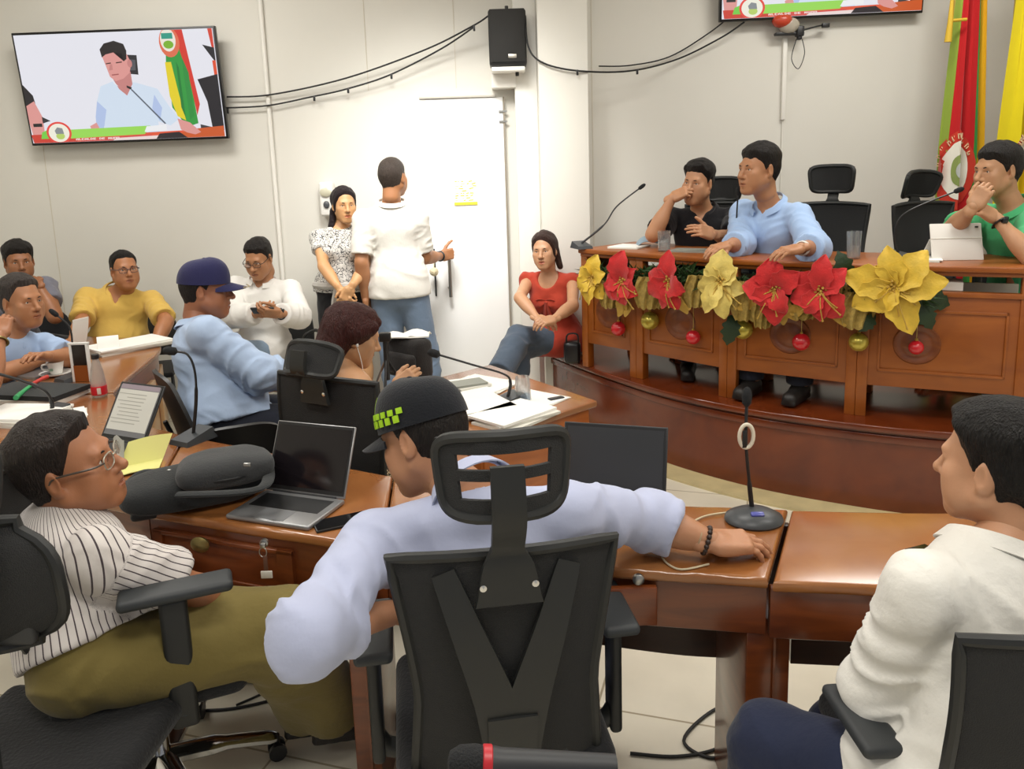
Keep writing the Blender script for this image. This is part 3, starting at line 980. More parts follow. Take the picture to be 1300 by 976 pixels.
# ================================================================ the room
WALL = mat('wall_paint', '#dcd9d0', 0.75, bump=0.03, bscale=120, spec=0.2, var=0.015, vscale=2)
WHITE = mat('white_paint', '#e9e6de', 0.5, spec=0.3)
BLACK = mat('black_plastic', '#1b1b1c', 0.42, bump=0.03, bscale=200)
DARKG = mat('dark_grey_plastic', '#2c2d2f', 0.45)
GREYP = mat('grey_plastic', '#4b4d50', 0.4)
CHROME = mat('chrome', '#d8d8d8', 0.12, metal=1.0)
STEEL = mat('brushed_steel', '#a9a8a4', 0.32, metal=1.0)
BRASS = mat('aged_brass', '#8d8152', 0.35, metal=0.9)
PAPER = mat('paper', '#eeece6', 0.8, spec=0.2)
PAPER2 = mat('paper_edges', '#dcd9cf', 0.8, bump=0.3, bscale=300, stretch=(1, 1, 8))
RUBBER = mat('cable_rubber', '#141414', 0.6)
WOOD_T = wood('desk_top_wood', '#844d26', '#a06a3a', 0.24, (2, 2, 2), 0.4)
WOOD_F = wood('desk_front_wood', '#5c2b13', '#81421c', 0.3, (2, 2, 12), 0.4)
WOOD_D = wood('dais_desk_wood', '#88450e', '#a05818', 0.42, (2, 2, 5), 0.2)
WOOD_S = wood('stage_wood', '#58220c', '#743415', 0.22, (2, 2, 2), 0.4)
WOOD_DK = wood('dark_wood', '#2c140a', '#43200f', 0.35, (2, 2, 10), 0.2)

BACK_Y = 5.8


def floor_mat():
    m = bpy.data.materials.new('floor_tiles'); m.use_nodes = True; nt = m.node_tree; b = nt.nodes['Principled BSDF']
    tc = nt.nodes.new('ShaderNodeTexCoord'); mp = nt.nodes.new('ShaderNodeMapping'); mp.inputs['Rotation'].default_value = (0, 0, 0.3)
    br = nt.nodes.new('ShaderNodeTexBrick'); br.offset = 0; br.inputs['Scale'].default_value = 1.0
    br.inputs['Brick Width'].default_value = 0.45; br.inputs['Row Height'].default_value = 0.45; br.inputs['Mortar Size'].default_value = 0.004
    br.inputs['Color1'].default_value = lin('#e4dcc8'); br.inputs['Color2'].default_value = lin('#eae3d1'); br.inputs['Mortar'].default_value = lin('#a89c82')
    n = nt.nodes.new('ShaderNodeTexNoise'); n.inputs['Scale'].default_value = 5; n.inputs['Detail'].default_value = 6
    mx = nt.nodes.new('ShaderNodeMixRGB'); mx.blend_type = 'MULTIPLY'; mx.inputs[0].default_value = 0.25
    nt.links.new(tc.outputs['Object'], mp.inputs[0]); nt.links.new(mp.outputs[0], br.inputs[0]); nt.links.new(mp.outputs[0], n.inputs[0])
    nt.links.new(br.outputs[0], mx.inputs[1]); nt.links.new(n.outputs['Fac'], mx.inputs[2]); nt.links.new(mx.outputs[0], b.inputs['Base Color'])
    b.inputs['Roughness'].default_value = 0.3
    return m


def boxobj(name, lo, hi, m, bev=0.0, parent=None):
    c = [(a + b) / 2 for a, b in zip(lo, hi)]; s = [b - a for a, b in zip(lo, hi)]
    return MB().box(c, s, bev).build(name, m, parent)


XL, XR, YB, ZC = -4.3, 4.3, -2.2, 3.6
struct(boxobj('floor', (XL, YB, -0.1), (XR, BACK_Y + .1, 0), floor_mat()))
struct(boxobj('ceiling', (XL, YB, ZC), (XR, BACK_Y + .1, ZC + .1), mat('ceiling_paint', '#e9e6df', 0.8)))
struct(boxobj('wall_back', (XL, BACK_Y, 0), (XR, BACK_Y + .1, ZC), WALL))
struct(boxobj('wall_left', (XL - .1, YB, 0), (XL, BACK_Y, ZC), WALL))
struct(boxobj('wall_right', (XR, YB, 0), (XR + .1, BACK_Y, ZC), WALL))
# pillar between the door and the stage, the white jamb beside it and the box over the door
pa = wy(686, 200, 5.42); pb = wy(748, 200, 5.42)
struct(boxobj('trim_1', (pa.x, 5.42, 0), (pb.x, BACK_Y, ZC), WALL, 0.006))
struct(boxobj('trim_2', (wy(656, 200, 5.7).x, 5.66, 0), (pa.x, BACK_Y, ZC), WHITE, 0.004))
lb_ = wy(624, 100, 5.72); lt_ = wy(624, 84, 5.72)
struct(boxobj('trim_3', (lb_.x, 5.64, wy(624, 113, 5.72).z), (wy(655, 100, 5.66).x, BACK_Y, lt_.z + .1), WHITE, 0.004))
# conduits and board joints on the wall
x_ = wy(338, 100, 5.78).x
struct(MB().tube([(x_, 5.785, 0.1), (x_, 5.785, ZC)], 0.016, 12).build('trim_4', WHITE))
x_ = wy(996, 80, 5.78).x
struct(MB().box((x_, 5.785, (wy(996, 152, 5.78).z + wy(996, 48, 5.78).z) / 2), (0.03, 0.03, wy(996, 48, 5.78).z - wy(996, 152, 5.78).z), 0.004).build('trim_5', WHITE))
struct(MB().tube([(x_, 5.79, wy(996, 245, 5.78).z), (x_, 5.79, wy(996, 152, 5.78).z)], 0.004, 8).build('trim_6', WHITE))
JOINT = mat('board_joint', '#cfc7b6', 0.8)
for i, (u, z0, z1) in enumerate(((50, 0.1, 2.0), (470, 2.3, ZC), (581, 2.3, ZC), (752, 0.6, ZC), (1230, 0.6, ZC))):
    x_ = wy(u, 150, 5.8).x
    struct(boxobj('trim_%d' % (7 + i), (x_ - .002, 5.797, z0), (x_ + .002, 5.803, z1), JOINT))
struct(boxobj('baseboard_back', (XL, 5.785, 0), (wy(470, 300, 5.8).x, 5.8, 0.09), mat('skirting', '#b9ab90', 0.4)))

# door: white leaf, frame, hinges, long steel pull
dx0, dx1, dz = wy(531, 127, 5.8).x, wy(638, 123, 5.8).x, wy(590, 125, 5.8).z
door = thing('door_1', 'white door', 'door', ((dx0 + dx1) / 2, 5.79, 0)); door['kind'] = 'structure'
for k in ('label', 'category'): del door[k]
boxobj('door_leaf', (dx0, 5.765, 0.01), (dx1, 5.798, dz), mat('door_white', '#f4f4f2', 0.35), 0.003, door)
FR = mat('door_gap', '#8f8678', 0.6)
mb = MB(); mb.box(((dx1 + 0.006), 5.77, dz / 2), (0.01, 0.03, dz)); mb.build('door_edge_strip', FR, door)
mb = MB(); mb.box(((dx0 + dx1) / 2 - .02, 5.775, dz + .008), (dx1 - dx0 - .06, 0.05, 0.012)); mb.build('door_head', mat('door_head', '#b9b4aa', .5), door)
for z in (dz - .1, dz - .17):
    mb = MB(); mb.box((dx1, 5.757, z), (0.06, 0.012, 0.012)); mb.build('door_hinge', STEEL, door)
hx = wy(571, 340, 5.7).x; h1, h0 = wy(571, 316, 5.7).z, wy(571, 377, 5.7).z
hd = MB().tube([(hx, 5.70, h0), (hx, 5.70, h1)], 0.013, 12).build('pull_handle', STEEL, door)
for z in (h0 + .06, h1 - .06):
    MB().tube([(hx, 5.70, z), (hx - .02, 5.765, z)], 0.008, 8).build('handle_post', STEEL, hd)
MB().box((wy(552, 340, 5.75).x, 5.758, (h0 + h1) / 2), (0.012, 0.012, h1 - h0), 0.003).build('handle_shadow', DARKG, door)  # dark strip standing in for the pull handle's shadow on the leaf
# little pompon charm hanging on the handle
ch = MB(); cp = wy(551, 345, 5.68)
ch.ball(cp, 0.032, 14, 10); ch.tube([cp + Vector((0, 0, .03)), cp + Vector((.01, 0, .12))], 0.003, 6)
tag(ch.build('door_charm', mat('pompon', '#d9ccaa', 0.9, bump=0.8, bscale=90)), 'small cream pompon charm hanging from the door pull', 'charm')

# notice on the door
n0, n1 = wy(575, 227, 5.76), wy(607, 260, 5.76)
nt_ = thing('door_notice', 'white and yellow printed notice taped to the white door', 'notice', ((n0.x + n1.x) / 2, 5.76, n1.z))
boxobj('notice_sheet', (n0.x, 5.759, n1.z), (n1.x, 5.763, n0.z), PAPER, 0, nt_)
YI = mat('yellow_ink', '#c3bd3a', 0.7); GI = mat('pale_ink', '#b9b9a0', 0.7)
mb = MB(); rnd = random.Random(4); w_, h_ = n1.x - n0.x, n0.z - n1.z
mb.box(((n0.x + n1.x) / 2, 5.758, n1.z + .012), (w_ * .96, .002, .022), mi=0)
for r_ in range(9):
    x = n0.x + .012
    while x < n1.x - .03:
        l = rnd.uniform(.008, .035)
        if rnd.random() < .7: mb.box((x + l / 2, 5.758, n0.z - .02 - r_ * .017), (l, .002, .007), mi=rnd.choice((0, 0, 1)), rot=Matrix.Rotation(rnd.uniform(-.3, .3), 3, 'Y'))
        x += l + rnd.uniform(.006, .02)
mb.build('notice_print', [YI, GI], nt_)

# hand-gel dispenser on the wall
g0, g1 = wy(405, 231, 5.74), wy(426, 274, 5.74)
gd = thing('gel_dispenser', 'white wall-mounted hand gel dispenser beside the standing woman', 'dispenser', ((g0.x + g1.x) / 2, 5.74, g1.z))
gx, gw, gh = (g0.x + g1.x) / 2, g1.x - g0.x, g0.z - g1.z
MB().box((gx, 5.75, g1.z + gh / 2), (gw, 0.09, gh), 0.02, seg=4).build('housing', mat('dispenser_white', '#e4e2dc', 0.35), gd)
mb = MB(); mb.lathe([(0.0, 0), (gw * .4, 0), (gw * .4, .01), (gw * .3, .016), (0, .016)], 24, Matrix.Translation((gx, 5.704, g0.z - gh * .3)) @ Matrix.Rotation(math.pi / 2, 4, 'X'), sy=.8)
mb.build('window', mat('dispenser_window', '#c3bfa8', 0.2), gd)
mb = MB(); mb.ball((gx, 5.70, g0.z - gh * .66), (gw * .22, .012, gh * .11)); mb.build('nozzle', GREYP, gd)

# ---------------------------------------------------------------- televisions, loudspeaker, cables
TVB = mat('tv_bezel', '#0d0c0d', 0.3)


def television(label, tl, tr, br_, bl, y, picture):
    """corners in the wall's plane; the picture is a lit flat screen made of coloured areas"""
    A, B, D = wy(*tl, y), wy(*tr, y), wy(*bl, y)
    t = thing('television', label, 'television', ((A.x + B.x) / 2, y, D.z), 'televisions on the back wall')
    c = (wy(*tl, y) + wy(*tr, y) + wy(*br_, y) + wy(*bl, y)) / 4
    ex = ((B - A) + (wy(*br_, y) - D)) / 2; ez = ((A - D) + (B - wy(*br_, y))) / 2
    W, H = ex.length, ez.length
    X = ex.normalized(); N = X.cross(ez.normalized()).normalized(); tilt = Matrix.Rotation(math.radians(5), 3, X)
    Zv = tilt @ N.cross(X) * -1 if (N.cross(X)).z < 0 else tilt @ N.cross(X)
    N = X.cross(Zv)           # towards the room

    def P(u, v, d=0): return c + X * ((u - .5) * W) + Zv * ((.5 - v) * H) + N * d
    R3 = Matrix((X, N, Zv)).transposed()
    MB().box(c - N * .022, (W, 0.04, H), 0.006, R3).build('housing', TVB, t)
    MB().box(c - N * .07, (W * .3, 0.06, H * .35), 0.01, R3).build('wall_mount', BLACK, t)
    b_ = .011
    sc = MB().box(c + N * .0, (W - .03, 0.004, H - .034), 0, R3).build('screen', mat('screen_white', '#e6e6ee', 0.3, emit=0.95), t)
    depth = [0.003]
    lay = MB(); ms = []

    def poly(pts, col):
        depth[0] += 0.00025
        n = 'screen_' + col
        m = mat(n, col, 0.3, emit=0.92)
        if m not in ms: ms.append(m)
        pp = [P(min(max(u, .013), .987), min(max(v, .024), .976), depth[0]) for u, v in pts]
        k = len(pp); bmm = bmesh.new(); vs = [bmm.verts.new(p) for p in pp]
        try: f = bmm.faces.new(vs)
        except ValueError: return
        bmesh.ops.triangulate(bmm, faces=[f]); lay.bm(bmm, ms.index(m))
    picture(poly)
    lay.build('picture', ms, t, smooth=False)
    return t, P


def ell(cx, cy, rx, ry, n=20, a0=0, a1=360):
    return [(cx + rx * math.cos(math.radians(a0 + (a1 - a0) * i / n)), cy + ry * math.sin(math.radians(a0 + (a1 - a0) * i / n))) for i in range(n + (0 if a1 - a0 == 360 else 1))]


FONT = {'A': '010101111101101', 'L': '100100100100111', 'C': '111100100100111', 'D': '110101101101110', 'E': '111100111100111', 'I': '111010010010111', 'M': '101111111101101', 'U': '101101101101111', 'N': '111101101101101', 'O': '111101101101111', 'S': '111100111001111', 'B': '110101110101110', 'R': '110101110101101', ' ': '000000000000000'}


def text(poly, s, x, y, w, h, col):
    for ch_ in s:
        g = FONT.get(ch_, FONT[' '])
        for r_ in range(5):
            for c_ in range(3):
                if g[r_ * 3 + c_] == '1':
                    a, b = x + c_ * w / 3.6, y + r_ * h / 5
                    poly([(a, b), (a + w / 3.4, b), (a + w / 3.4, b + h / 4.8), (a, b + h / 4.8)], col)
        x += w


def pic(poly):
    SK, SK2, SH, SH2, HR = '#e09a94', '#c98480', '#d5e3f3', '#b4c6ea', '#211c1d'
    # chair headrest, flag, chair at the right, sitter's sleeve at the left
    poly([(.53, .22), (.60, .23), (.595, .40), (.55, .39)], '#26262b'); poly([(.55, .26), (.59, .27), (.585, .36), (.555, .36)], '#55565c')
    poly([(.76, .02), (.82, .02), (.84, .2), (.86, .85), (.80, .88), (.74, .70), (.74, .3)], '#2f9a3e')
    poly([(.735, .3), (.765, .3), (.78, .55), (.80, .82), (.76, .78), (.735, .6)], '#e8d224')
    poly([(.79, .3), (.80, .35), (.80, .8), (.785, .7)], '#1d7d35')
    poly([(.80, .02), (.84, .02), (.88, .68), (.86, .78), (.845, .45), (.82, .25)], '#d8392c'); poly([(.82, .25), (.845, .4), (.845, .78), (.82, .82)], '#2a8f3d')
    poly(ell(.77, .13, .05, .13), '#e36f4f'); poly(ell(.765, .11, .038, .10), '#efe9dc'); poly([(.735, .05), (.79, .05), (.79, .10), (.735, .10)], '#2c9c86'); poly(ell(.765, .15, .025, .035), '#7cb52c')
    poly([(.965, .02), (.99, .02), (.99, .20), (.975, .18)], '#d6432f'); poly([(.93, .16), (.99, .19), (.99, .32), (.965, .26)], '#222226'); poly([(.97, .3), (.99, .3), (.99, .45), (.972, .45)], '#e2502c')
    poly([(.885, .46), (.99, .42), (.99, .92), (.93, .92), (.92, .66)], '#1f1c22'); poly([(.87, .86), (.95, .90), (.93, .95), (.87, .93)], '#3a3a40')
    poly([(.01, .45), (.055, .55), (.06, .62), (.01, .66)], '#221f22'); poly([(.01, .64), (.055, .60), (.085, .75), (.08, .9), (.02, .9), (.01, .8)], SK); poly([(.08, .74), (.12, .78), (.08, .80)], '#2b2b30'); poly([(.03, .80), (.075, .80), (.075, .83), (.03, .83)], '#222222')
    # the speaker: shirt, arms, neck, face, hair
    poly([(.40, .49), (.48, .44), (.58, .47), (.68, .53), (.73, .7), (.77, .80), (.72, .86), (.66, .82), (.66, .92), (.40, .92), (.38, .8), (.37, .62)], SH)
    poly([(.37, .62), (.41, .70), (.38, .88), (.345, .88), (.35, .76)], SH2); poly([(.66, .58), (.69, .7), (.67, .82), (.64, .7)], SH2)
    poly([(.315, .84), (.35, .81), (.36, .86), (.32, .88)], SK)
    poly([(.465, .42), (.56, .37), (.56, .48), (.525, .58), (.49, .52)], SK2)
    poly([(.46, .43), (.49, .50), (.47, .47)], '#f1f1f5')
    poly([(.43, .22), (.50, .17), (.555, .22), (.57, .30), (.555, .38), (.52, .43), (.48, .45), (.455, .41), (.445, .33)], SK)
    poly([(.43, .24), (.425, .17), (.45, .12), (.50, .10), (.545, .13), (.555, .19), (.55, .26), (.535, .28), (.53, .21), (.49, .20), (.45, .215)], HR)
    poly(ell(.562, .30, .012, .035), SK2); poly([(.445, .29), (.47, .285), (.47, .295), (.445, .30)], '#4b2f2b'); poly([(.495, .285), (.525, .28), (.525, .29), (.495, .295)], '#4b2f2b'); poly([(.465, .39), (.50, .385), (.50, .395), (.466, .40)], '#a65a58'); poly([(.465, .30), (.475, .30), (.475, .35), (.455, .355)], SK2)
    poly([(.53, .49), (.555, .51), (.55, .53), (.53, .51)], '#1c1c1e'); poly([(.548, .53), (.555, .525), (.70, .84), (.692, .845)], '#5d6472')
    # desk, green and white bars, badge
    poly([(.01, .90), (.25, .90), (.25, .976), (.02, .976)], '#cf4030'); poly([(.24, .93), (.99, .90), (.99, .976), (.24, .976)], '#e4593a'); poly([(.82, .90), (.99, .88), (.99, .976), (.70, .976)], '#cf5a26')
    poly([(.76, .80), (.82, .84), (.87, .93), (.84, .95), (.80, .93), (.77, .90)], SK)
    poly([(.06, .94), (.07, .88), (.10, .86), (.12, .86), (.12, .94)], '#78d04a')
    poly([(.20, .865), (.62, .855), (.585, .93), (.21, .945)], '#9bdc58'); poly([(.60, .86), (.70, .85), (.70, .90), (.585, .91)], '#f2f2f4')
    poly([(.26, .95), (.62, .935), (.60, .976), (.26, .976)], '#d6514a'); poly([(.44, .955), (.66, .945), (.65, .976), (.42, .976)], '#f0dcd8'); poly([(.66, .93), (.76, .92), (.80, .976), (.64, .976)], '#241d22')
    poly(ell(.155, .89, .063, .10, 28), '#e8493f'); poly(ell(.155, .89, .052, .083, 28), '#f3f1e0'); poly(ell(.16, .92, .022, .03), '#b9d36b'); poly([(.135, .87), (.15, .84), (.175, .85), (.18, .90), (.14, .90)], '#8a8f92')
    text(poly, 'ALCALDE DE MUNO', .235, .945, .0155, .018, '#f5e3e0')


tv1, _ = television('television with a man in a pale shirt on screen, left over the seated men', (14, 42), (272, 34), (290, 175), (40, 186), 5.66, pic)
tv2, _ = television('television cut off by the top edge, above the two men at the stage desk', (903, -117), (1172, -129), (1184, 14), (927, 26), 5.66, pic)

# camera bundle and red float-like lamp under the right television
cb = wy(1015, 40, 5.72)
t = thing('webcam', 'small black camera with loose cables under the right television', 'camera', (cb.x, 5.72, cb.z))
MB().box(cb, (.05, .06, .07), .008).box(cb + Vector((.0, 0, -.04)), (.03, .04, .03), .006).build('body', BLACK, t)
MB().tube(spline([cb + Vector((.03, 0, .01)), cb + Vector((.12, -.01, .03)), cb + Vector((.16, 0, .035))], 5), .006, 8).box(cb + Vector((.18, 0, .035)), (.05, .03, .03), .004).build('plug', BLACK, t)
MB().tube(spline([cb + Vector((-.02, 0, -.05)), cb + Vector((-.05, 0, -.18)), cb + Vector((0, 0, -.25)), cb + Vector((.04, 0, -.15)), cb + Vector((.02, 0, -.05))], 6), .003, 6).build('cable', RUBBER, t)
rb_ = wy(993, 30, 5.70)
t = thing('warning_lamp', 'round red and clear lamp tucked under the right television', 'lamp', (rb_.x, 5.7, rb_.z))
MB().ball(rb_ + Vector((0, 0, .02)), (.07, .05, .05), 20, 12).build('red_dome', mat('red_dome', '#c0432a', 0.3), t)
MB().ball(rb_ + Vector((0.05, .01, -.01)), (.075, .045, .055), 20, 12).build('clear_cover', mat('clear_cover', '#cfc6b4', 0.15, alpha=.6), t)
MB().box(rb_ + Vector((.06, .03, -.065)), (.2, .05, .02), .006).build('bracket', BLACK, t)

# loudspeaker
s0, s1 = wy(619, 12, 5.52), wy(669, 83, 5.52)
cx, cz, sw_, sh_ = (s0.x + s1.x) / 2, (s0.z + s1.z) / 2, s1.x - s0.x, s0.z - s1.z
sp = thing('wall_loudspeaker', 'black loudspeaker fixed high beside the pillar', 'loudspeaker', (cx, 5.52, s1.z))
MB().box((cx, 5.60, cz), (sw_, .20, sh_), .02, seg=3).build('cabinet', BLACK, sp)
MB().box((cx, 5.497, cz + .01), (sw_ * .93, .012, sh_ * .93), .006).build('grille', mat('grille', '#242321', 0.7, bump=0.5, bscale=500), sp)
MB().box((cx + .03, 5.489, s1.z + .06), (.055, .004, .025), .002).build('name_plate', mat('plate', '#b9b4a8', 0.3, metal=.6), sp)
MB().box((cx, 5.59, s1.z - .02), (sw_ * .9, .18, .03), .008).build('base_tray', WHITE, sp)
MB().tube([(cx, 5.58, s0.z), (cx, 5.58, s0.z + .03)], .012, 8).tube([(cx + .06, 5.58, s1.z - .02), (cx + .06, 5.58, s1.z - .06)], .012, 8).build('bracket_bolt', BLACK, sp)


def cable(label, pts, r=.006, clips=(), group=None, mt=None):
    q = spline(pts, 7)
    t = thing('cable', label, 'cable', q[0], group)
    MB().tube(q, r, 7).build('lead', mt or RUBBER, t)
    for c in clips:
        MB().box(c, (.014, .02, .035), .003).build('clip', BLACK, t)
    return t


cable('upper of two thin black cables running from the left television to the loudspeaker', [wy(288, 123, 5.76), wy(345, 120, 5.76), wy(440, 99, 5.74), wy(540, 63, 5.7), wy(600, 33, 5.6), wy(620, 20, 5.55)])
cable('lower black cable with clips, sagging from the left television to the loudspeaker', [wy(286, 137, 5.76), wy(340, 134, 5.76), wy(395, 123, 5.76), wy(440, 113, 5.74), wy(495, 95, 5.72), wy(560, 62, 5.68), wy(602, 34, 5.6)],
      clips=[wy(289, 141, 5.75), wy(399, 125, 5.75), wy(442, 115, 5.73), wy(497, 97, 5.71), wy(602, 36, 5.59)])
cable('black cable drooping from the loudspeaker across the pillar to the right television', [wy(667, 20, 5.55), wy(671, 60, 5.42), wy(690, 80, 5.40), wy(735, 90, 5.40), wy(800, 90, 5.5), wy(860, 75, 5.72), wy(915, 48, 5.72), wy(945, 28, 5.72)], clips=[wy(733, 92, 5.39), wy(809, 91, 5.52)])
cable('thin black cable rising to the lower left corner of the right television', [wy(760, 84, 5.76), wy(800, 83, 5.76), wy(850, 72, 5.76), wy(900, 42, 5.74), wy(930, 18, 5.72)], .005)

# ceiling lamps
for i, (x, y) in enumerate(CEIL):
    t = thing('ceiling_lamp', 'white ceiling light panel out of the picture', 'lamp', (x, y, 3.55), 'ceiling light panels')
    MB().box((x, y, 3.575), (1.14, .54, .05), .008).build('frame', WHITE, t)
    MB().box((x, y, 3.545), (1.08, .48, .012)).build('diffuser', mat('lamp_diffuser', '#fff6e6', 0.5, emit=3), t)

# ---------------------------------------------------------------- stage and its curved desk
EDGE = [(0.17, 5.78), (0.22, 5.56), (0.37, 5.22), (0.60, 4.78), (0.88, 4.34), (1.22, 3.99), (1.57, 3.75), (2.0, 3.54), (2.6, 3.36), (3.3, 3.26), (4.28, 3.22)]
edge = [(p.x, p.y) for p in spline([(a, b, 0) for a, b in EDGE], 6)]


def offs(line, d):
    out = []
    for i, p in enumerate(line):
        a = Vector(line[max(i - 1, 0)]); b = Vector(line[min(i + 1, len(line) - 1)]); t = (b - a).normalized()
        out.append((p[0] + t.y * d, p[1] - t.x * d))      # + d: to the right-hand side when walking along the line
    return out


st = thing('stage', 'curved dark wooden stage step carrying the officials\' desk', 'stage', (2.2, 4.6, 0))
MB().prism(list(edge) + [(4.28, 5.78)], 0.0, 0.415).build('riser', WOOD_S, st, angle=30)
lip = offs(edge, 0.03)
MB().prism(lip[1:] + [(4.28, 5.78), (0.2, 5.78)], 0.415, 0.45, bev=.008).build('deck', WOOD_S, st, angle=30)
out1 = offs(edge, -0.004); out2 = offs(edge, 0.012)
mb = MB(); mb.prism(out2 + out1[::-1], 0.36, 0.40, bev=.004); mb.build('moulding', WOOD_S, st, angle=30)
o1, o2 = offs(edge, 0.0), offs(edge, 0.16)
mb = MB(); mb.prism(o2[8:] + o1[8:][::-1], 0.0, 0.012); struct(mb.build('trim_12', mat('floor_border', '#c3b488', 0.35, var=.12, vscale=9)))

NODE = [Vector((0.45, 4.96)), Vector((0.745, 4.63)), Vector((1.165, 4.17)), Vector((1.705, 3.80)), Vector((2.36, 3.50))]
dk = thing('stage_desk', 'long curved wooden desk with panelled front on the stage', 'desk', (1.3, 4.2, .45))
DT = 1.215


def seg_frame(i):
    a, b = NODE[i], NODE[i + 1]; t = (b - a).normalized(); n = Vector((t.y, -t.x))   # n towards the room
    return a, b, t, n


def deskpt(u, off=0.0):
    """point of the desk front seen in picture column u, pushed off towards the room"""
    d = ray(u, 380); best = None
    for i in range(4):
        a, b, t, n = seg_frame(i)
        a2 = a + n * off; b2 = b + n * off
        # solve (0,0)+s*(dx,dy) = a2 + w*(b2-a2)
        e = b2 - a2; den = d.x * (-e.y) + e.x * d.y
        if abs(den) < 1e-9: continue
        w = (d.x * a2.y - d.y * a2.x) / (d.y * e.x - d.x * e.y)
        p = a2 + e * w
        if -0.03 <= w <= 1.03 or (i == 3 and w > 1): best = p; break
    return best if best is not None else NODE[0]


def bx_on(i, w0, w1, z0, z1, o0, o1, bev=.004):
    """box on desk segment i between fractions w0..w1, heights z0..z1 and offsets o0..o1 from the front line"""
    a, b, t, n = seg_frame(i); L = (b - a).length
    c = a + t * L * (w0 + w1) / 2 + n * (o0 + o1) / 2
    R3 = Matrix(((t.x, n.x, 0), (t.y, n.y, 0), (0, 0, 1)))
    return (c.x, c.y, (z0 + z1) / 2), (L * (w1 - w0), o1 - o0, z1 - z0), bev, R3


front = offs([tuple(p) for p in NODE], .03); backl = offs([tuple(p) for p in NODE], -.52)
MB().prism(front + backl[::-1], DT - .03, DT, bev=.008).build('desk_top', WOOD_D, dk, angle=30)
for i in range(4):
    t_ = MB().box(*bx_on(i, .01, .99, .61, 1.07, -.02, .0)).build('front_panel', WOOD_D, dk)
    a, b, tt, n = seg_frame(i); L = (b - a).length; m_ = .09 / L
    mb = MB()
    for (w0, w1, z0, z1) in ((m_, 1 - m_, .685, .70), (m_, 1 - m_, .985, 1.0), (m_, m_ + .012 / L, .685, 1.0), (1 - m_ - .012 / L, 1 - m_, .685, 1.0)): mb.box(*bx_on(i, w0, w1, z0, z1, -.002, .008, .003))
    mb.build('panel_moulding', WOOD_D, t_)
    # carved round emblem, darker than the panel
    c = a + tt * L * (.5 if i < 3 else .36) + n * .001
    Tm = Matrix.Translation((c.x, c.y, .83)) @ Matrix(((tt.x, 0, n.x), (tt.y, 0, n.y), (0, 1, 0))).to_4x4()
    mb = MB(); mb.lathe([(0, 0), (.105, 0), (.10, .006), (.08, .005), (.075, .002), (.06, .002), (.045, .008), (0, .01)], 28, Tm, sy=.95); mb.build('carved_roundel', wood('roundel_wood', '#6a3212', '#834617', .45), t_)
    MB().box(*bx_on(i, .0, 1, 1.165, DT - .03, -.03, .012)).build('upper_rail', WOOD_D, dk)
    MB().box(*bx_on(i, .0, 1, 1.065, 1.09, -.03, .012)).build('lower_rail', WOOD_D, dk)
    MB().box(*bx_on(i, .02, .98, .61, .63, -.5, -.02)).build('inner_shelf', WOOD_DK, dk)
    MB().box(*bx_on(i, .02, .98, .63, 1.09, -.34, -.32)).build('back_panel', mat('desk_inner_white', '#cfc6b6', .5), dk)
    for w0, w1 in ((0, .05 / L), (1 - .05 / L, 1)):
        MB().box(*bx_on(i, w0, w1, .45, DT - .03, -.05, .008)).build('post', WOOD_D, dk)
        MB().box(*bx_on(i, w0, w1, .45, DT - .03, -.50, -.44)).build('rear_post', WOOD_D, dk)
# left end panel of the desk
a, b, tt, n = seg_frame(0)
mb = MB(); mb.box(*bx_on(0, -.02, .01, .61, DT - .03, -.5, -.03)); mb.build('end_panel', WOOD_D, dk)

# garland
gl = thing('christmas_garland', 'green and gold Christmas garland along the front of the stage desk', 'garland', (1.2, 4.1, .95))
rnd = random.Random(11)
gm = MB(); gl_pts = []
for u in range(752, 1172, 4):
    p = deskpt(u, .06); t_ = (u - 752) / 420
    gl_pts.append(Vector((p.x, p.y, 1.08 - .02 * math.sin(t_ * 19) )))
gm.tube(gl_pts[::4], .022, 7)
for p in gl_pts:
    for k in range(22):
        a = rnd.uniform(0, 2 * math.pi); el = rnd.uniform(-.9, .9); l = rnd.uniform(.06, .12)
        d = Vector((math.cos(a) * math.cos(el), math.sin(a) * math.cos(el), math.sin(el)))
        if d.y > .5: d.y = -d.y
        q = p + Vector((rnd.uniform(-.02, .02), rnd.uniform(-.02, .02), rnd.uniform(-.03, .03)))
        sd = d.cross(Vector((rnd.random(), rnd.random(), rnd.random()))).normalized() * .0065
        m_ = q + d * l * .5
        up_ = d.cross(sd) * .4
        gm.add([q, m_ + sd + up_, q + d * l, m_ - sd + up_, m_ - up_ * 1.5], [(0, 1, 4), (1, 2, 4), (2, 3, 4), (3, 0, 4), (0, 3, 1), (3, 2, 1)])
gm.build('pine_foliage', mat('pine_green', '#2c4a1f', .7, var=.4, vscale=30), gl)
GOLDM = mat('gold_mesh', '#b59b52', .38, metal=.45, bump=.9, bscale=220, var=.25, vscale=60)
for u, v, w, h in ((776, 372, 30, 34), (826, 370, 40, 40), (886, 368, 34, 40), (905, 366, 26, 44), (950, 380, 44, 50), (968, 392, 26, 44), (1020, 388, 40, 30), (1065, 380, 30, 40), (1090, 392, 44, 46), (1012, 358, 24, 24)):
    p = deskpt(u, .10); c = wy(u, v, p.y); W = w * p.y / 1000; H = h * p.y / 1000; ph = rnd.uniform(0, 6)

    def rib(a, b):
        x = (a - .5) * W * (0.75 + .35 * math.sin(b * 3.1)); z = (.5 - b) * H
        return c + Vector((x, -.035 * math.sin(a * math.pi) + .012 * math.sin(a * 21 + ph + b * 5), z - .012 * abs(math.sin(a * 14 + ph)) * b))
    MB().grid(rib, 24, 10, .003).build('gold_ribbon', GOLDM, gl)

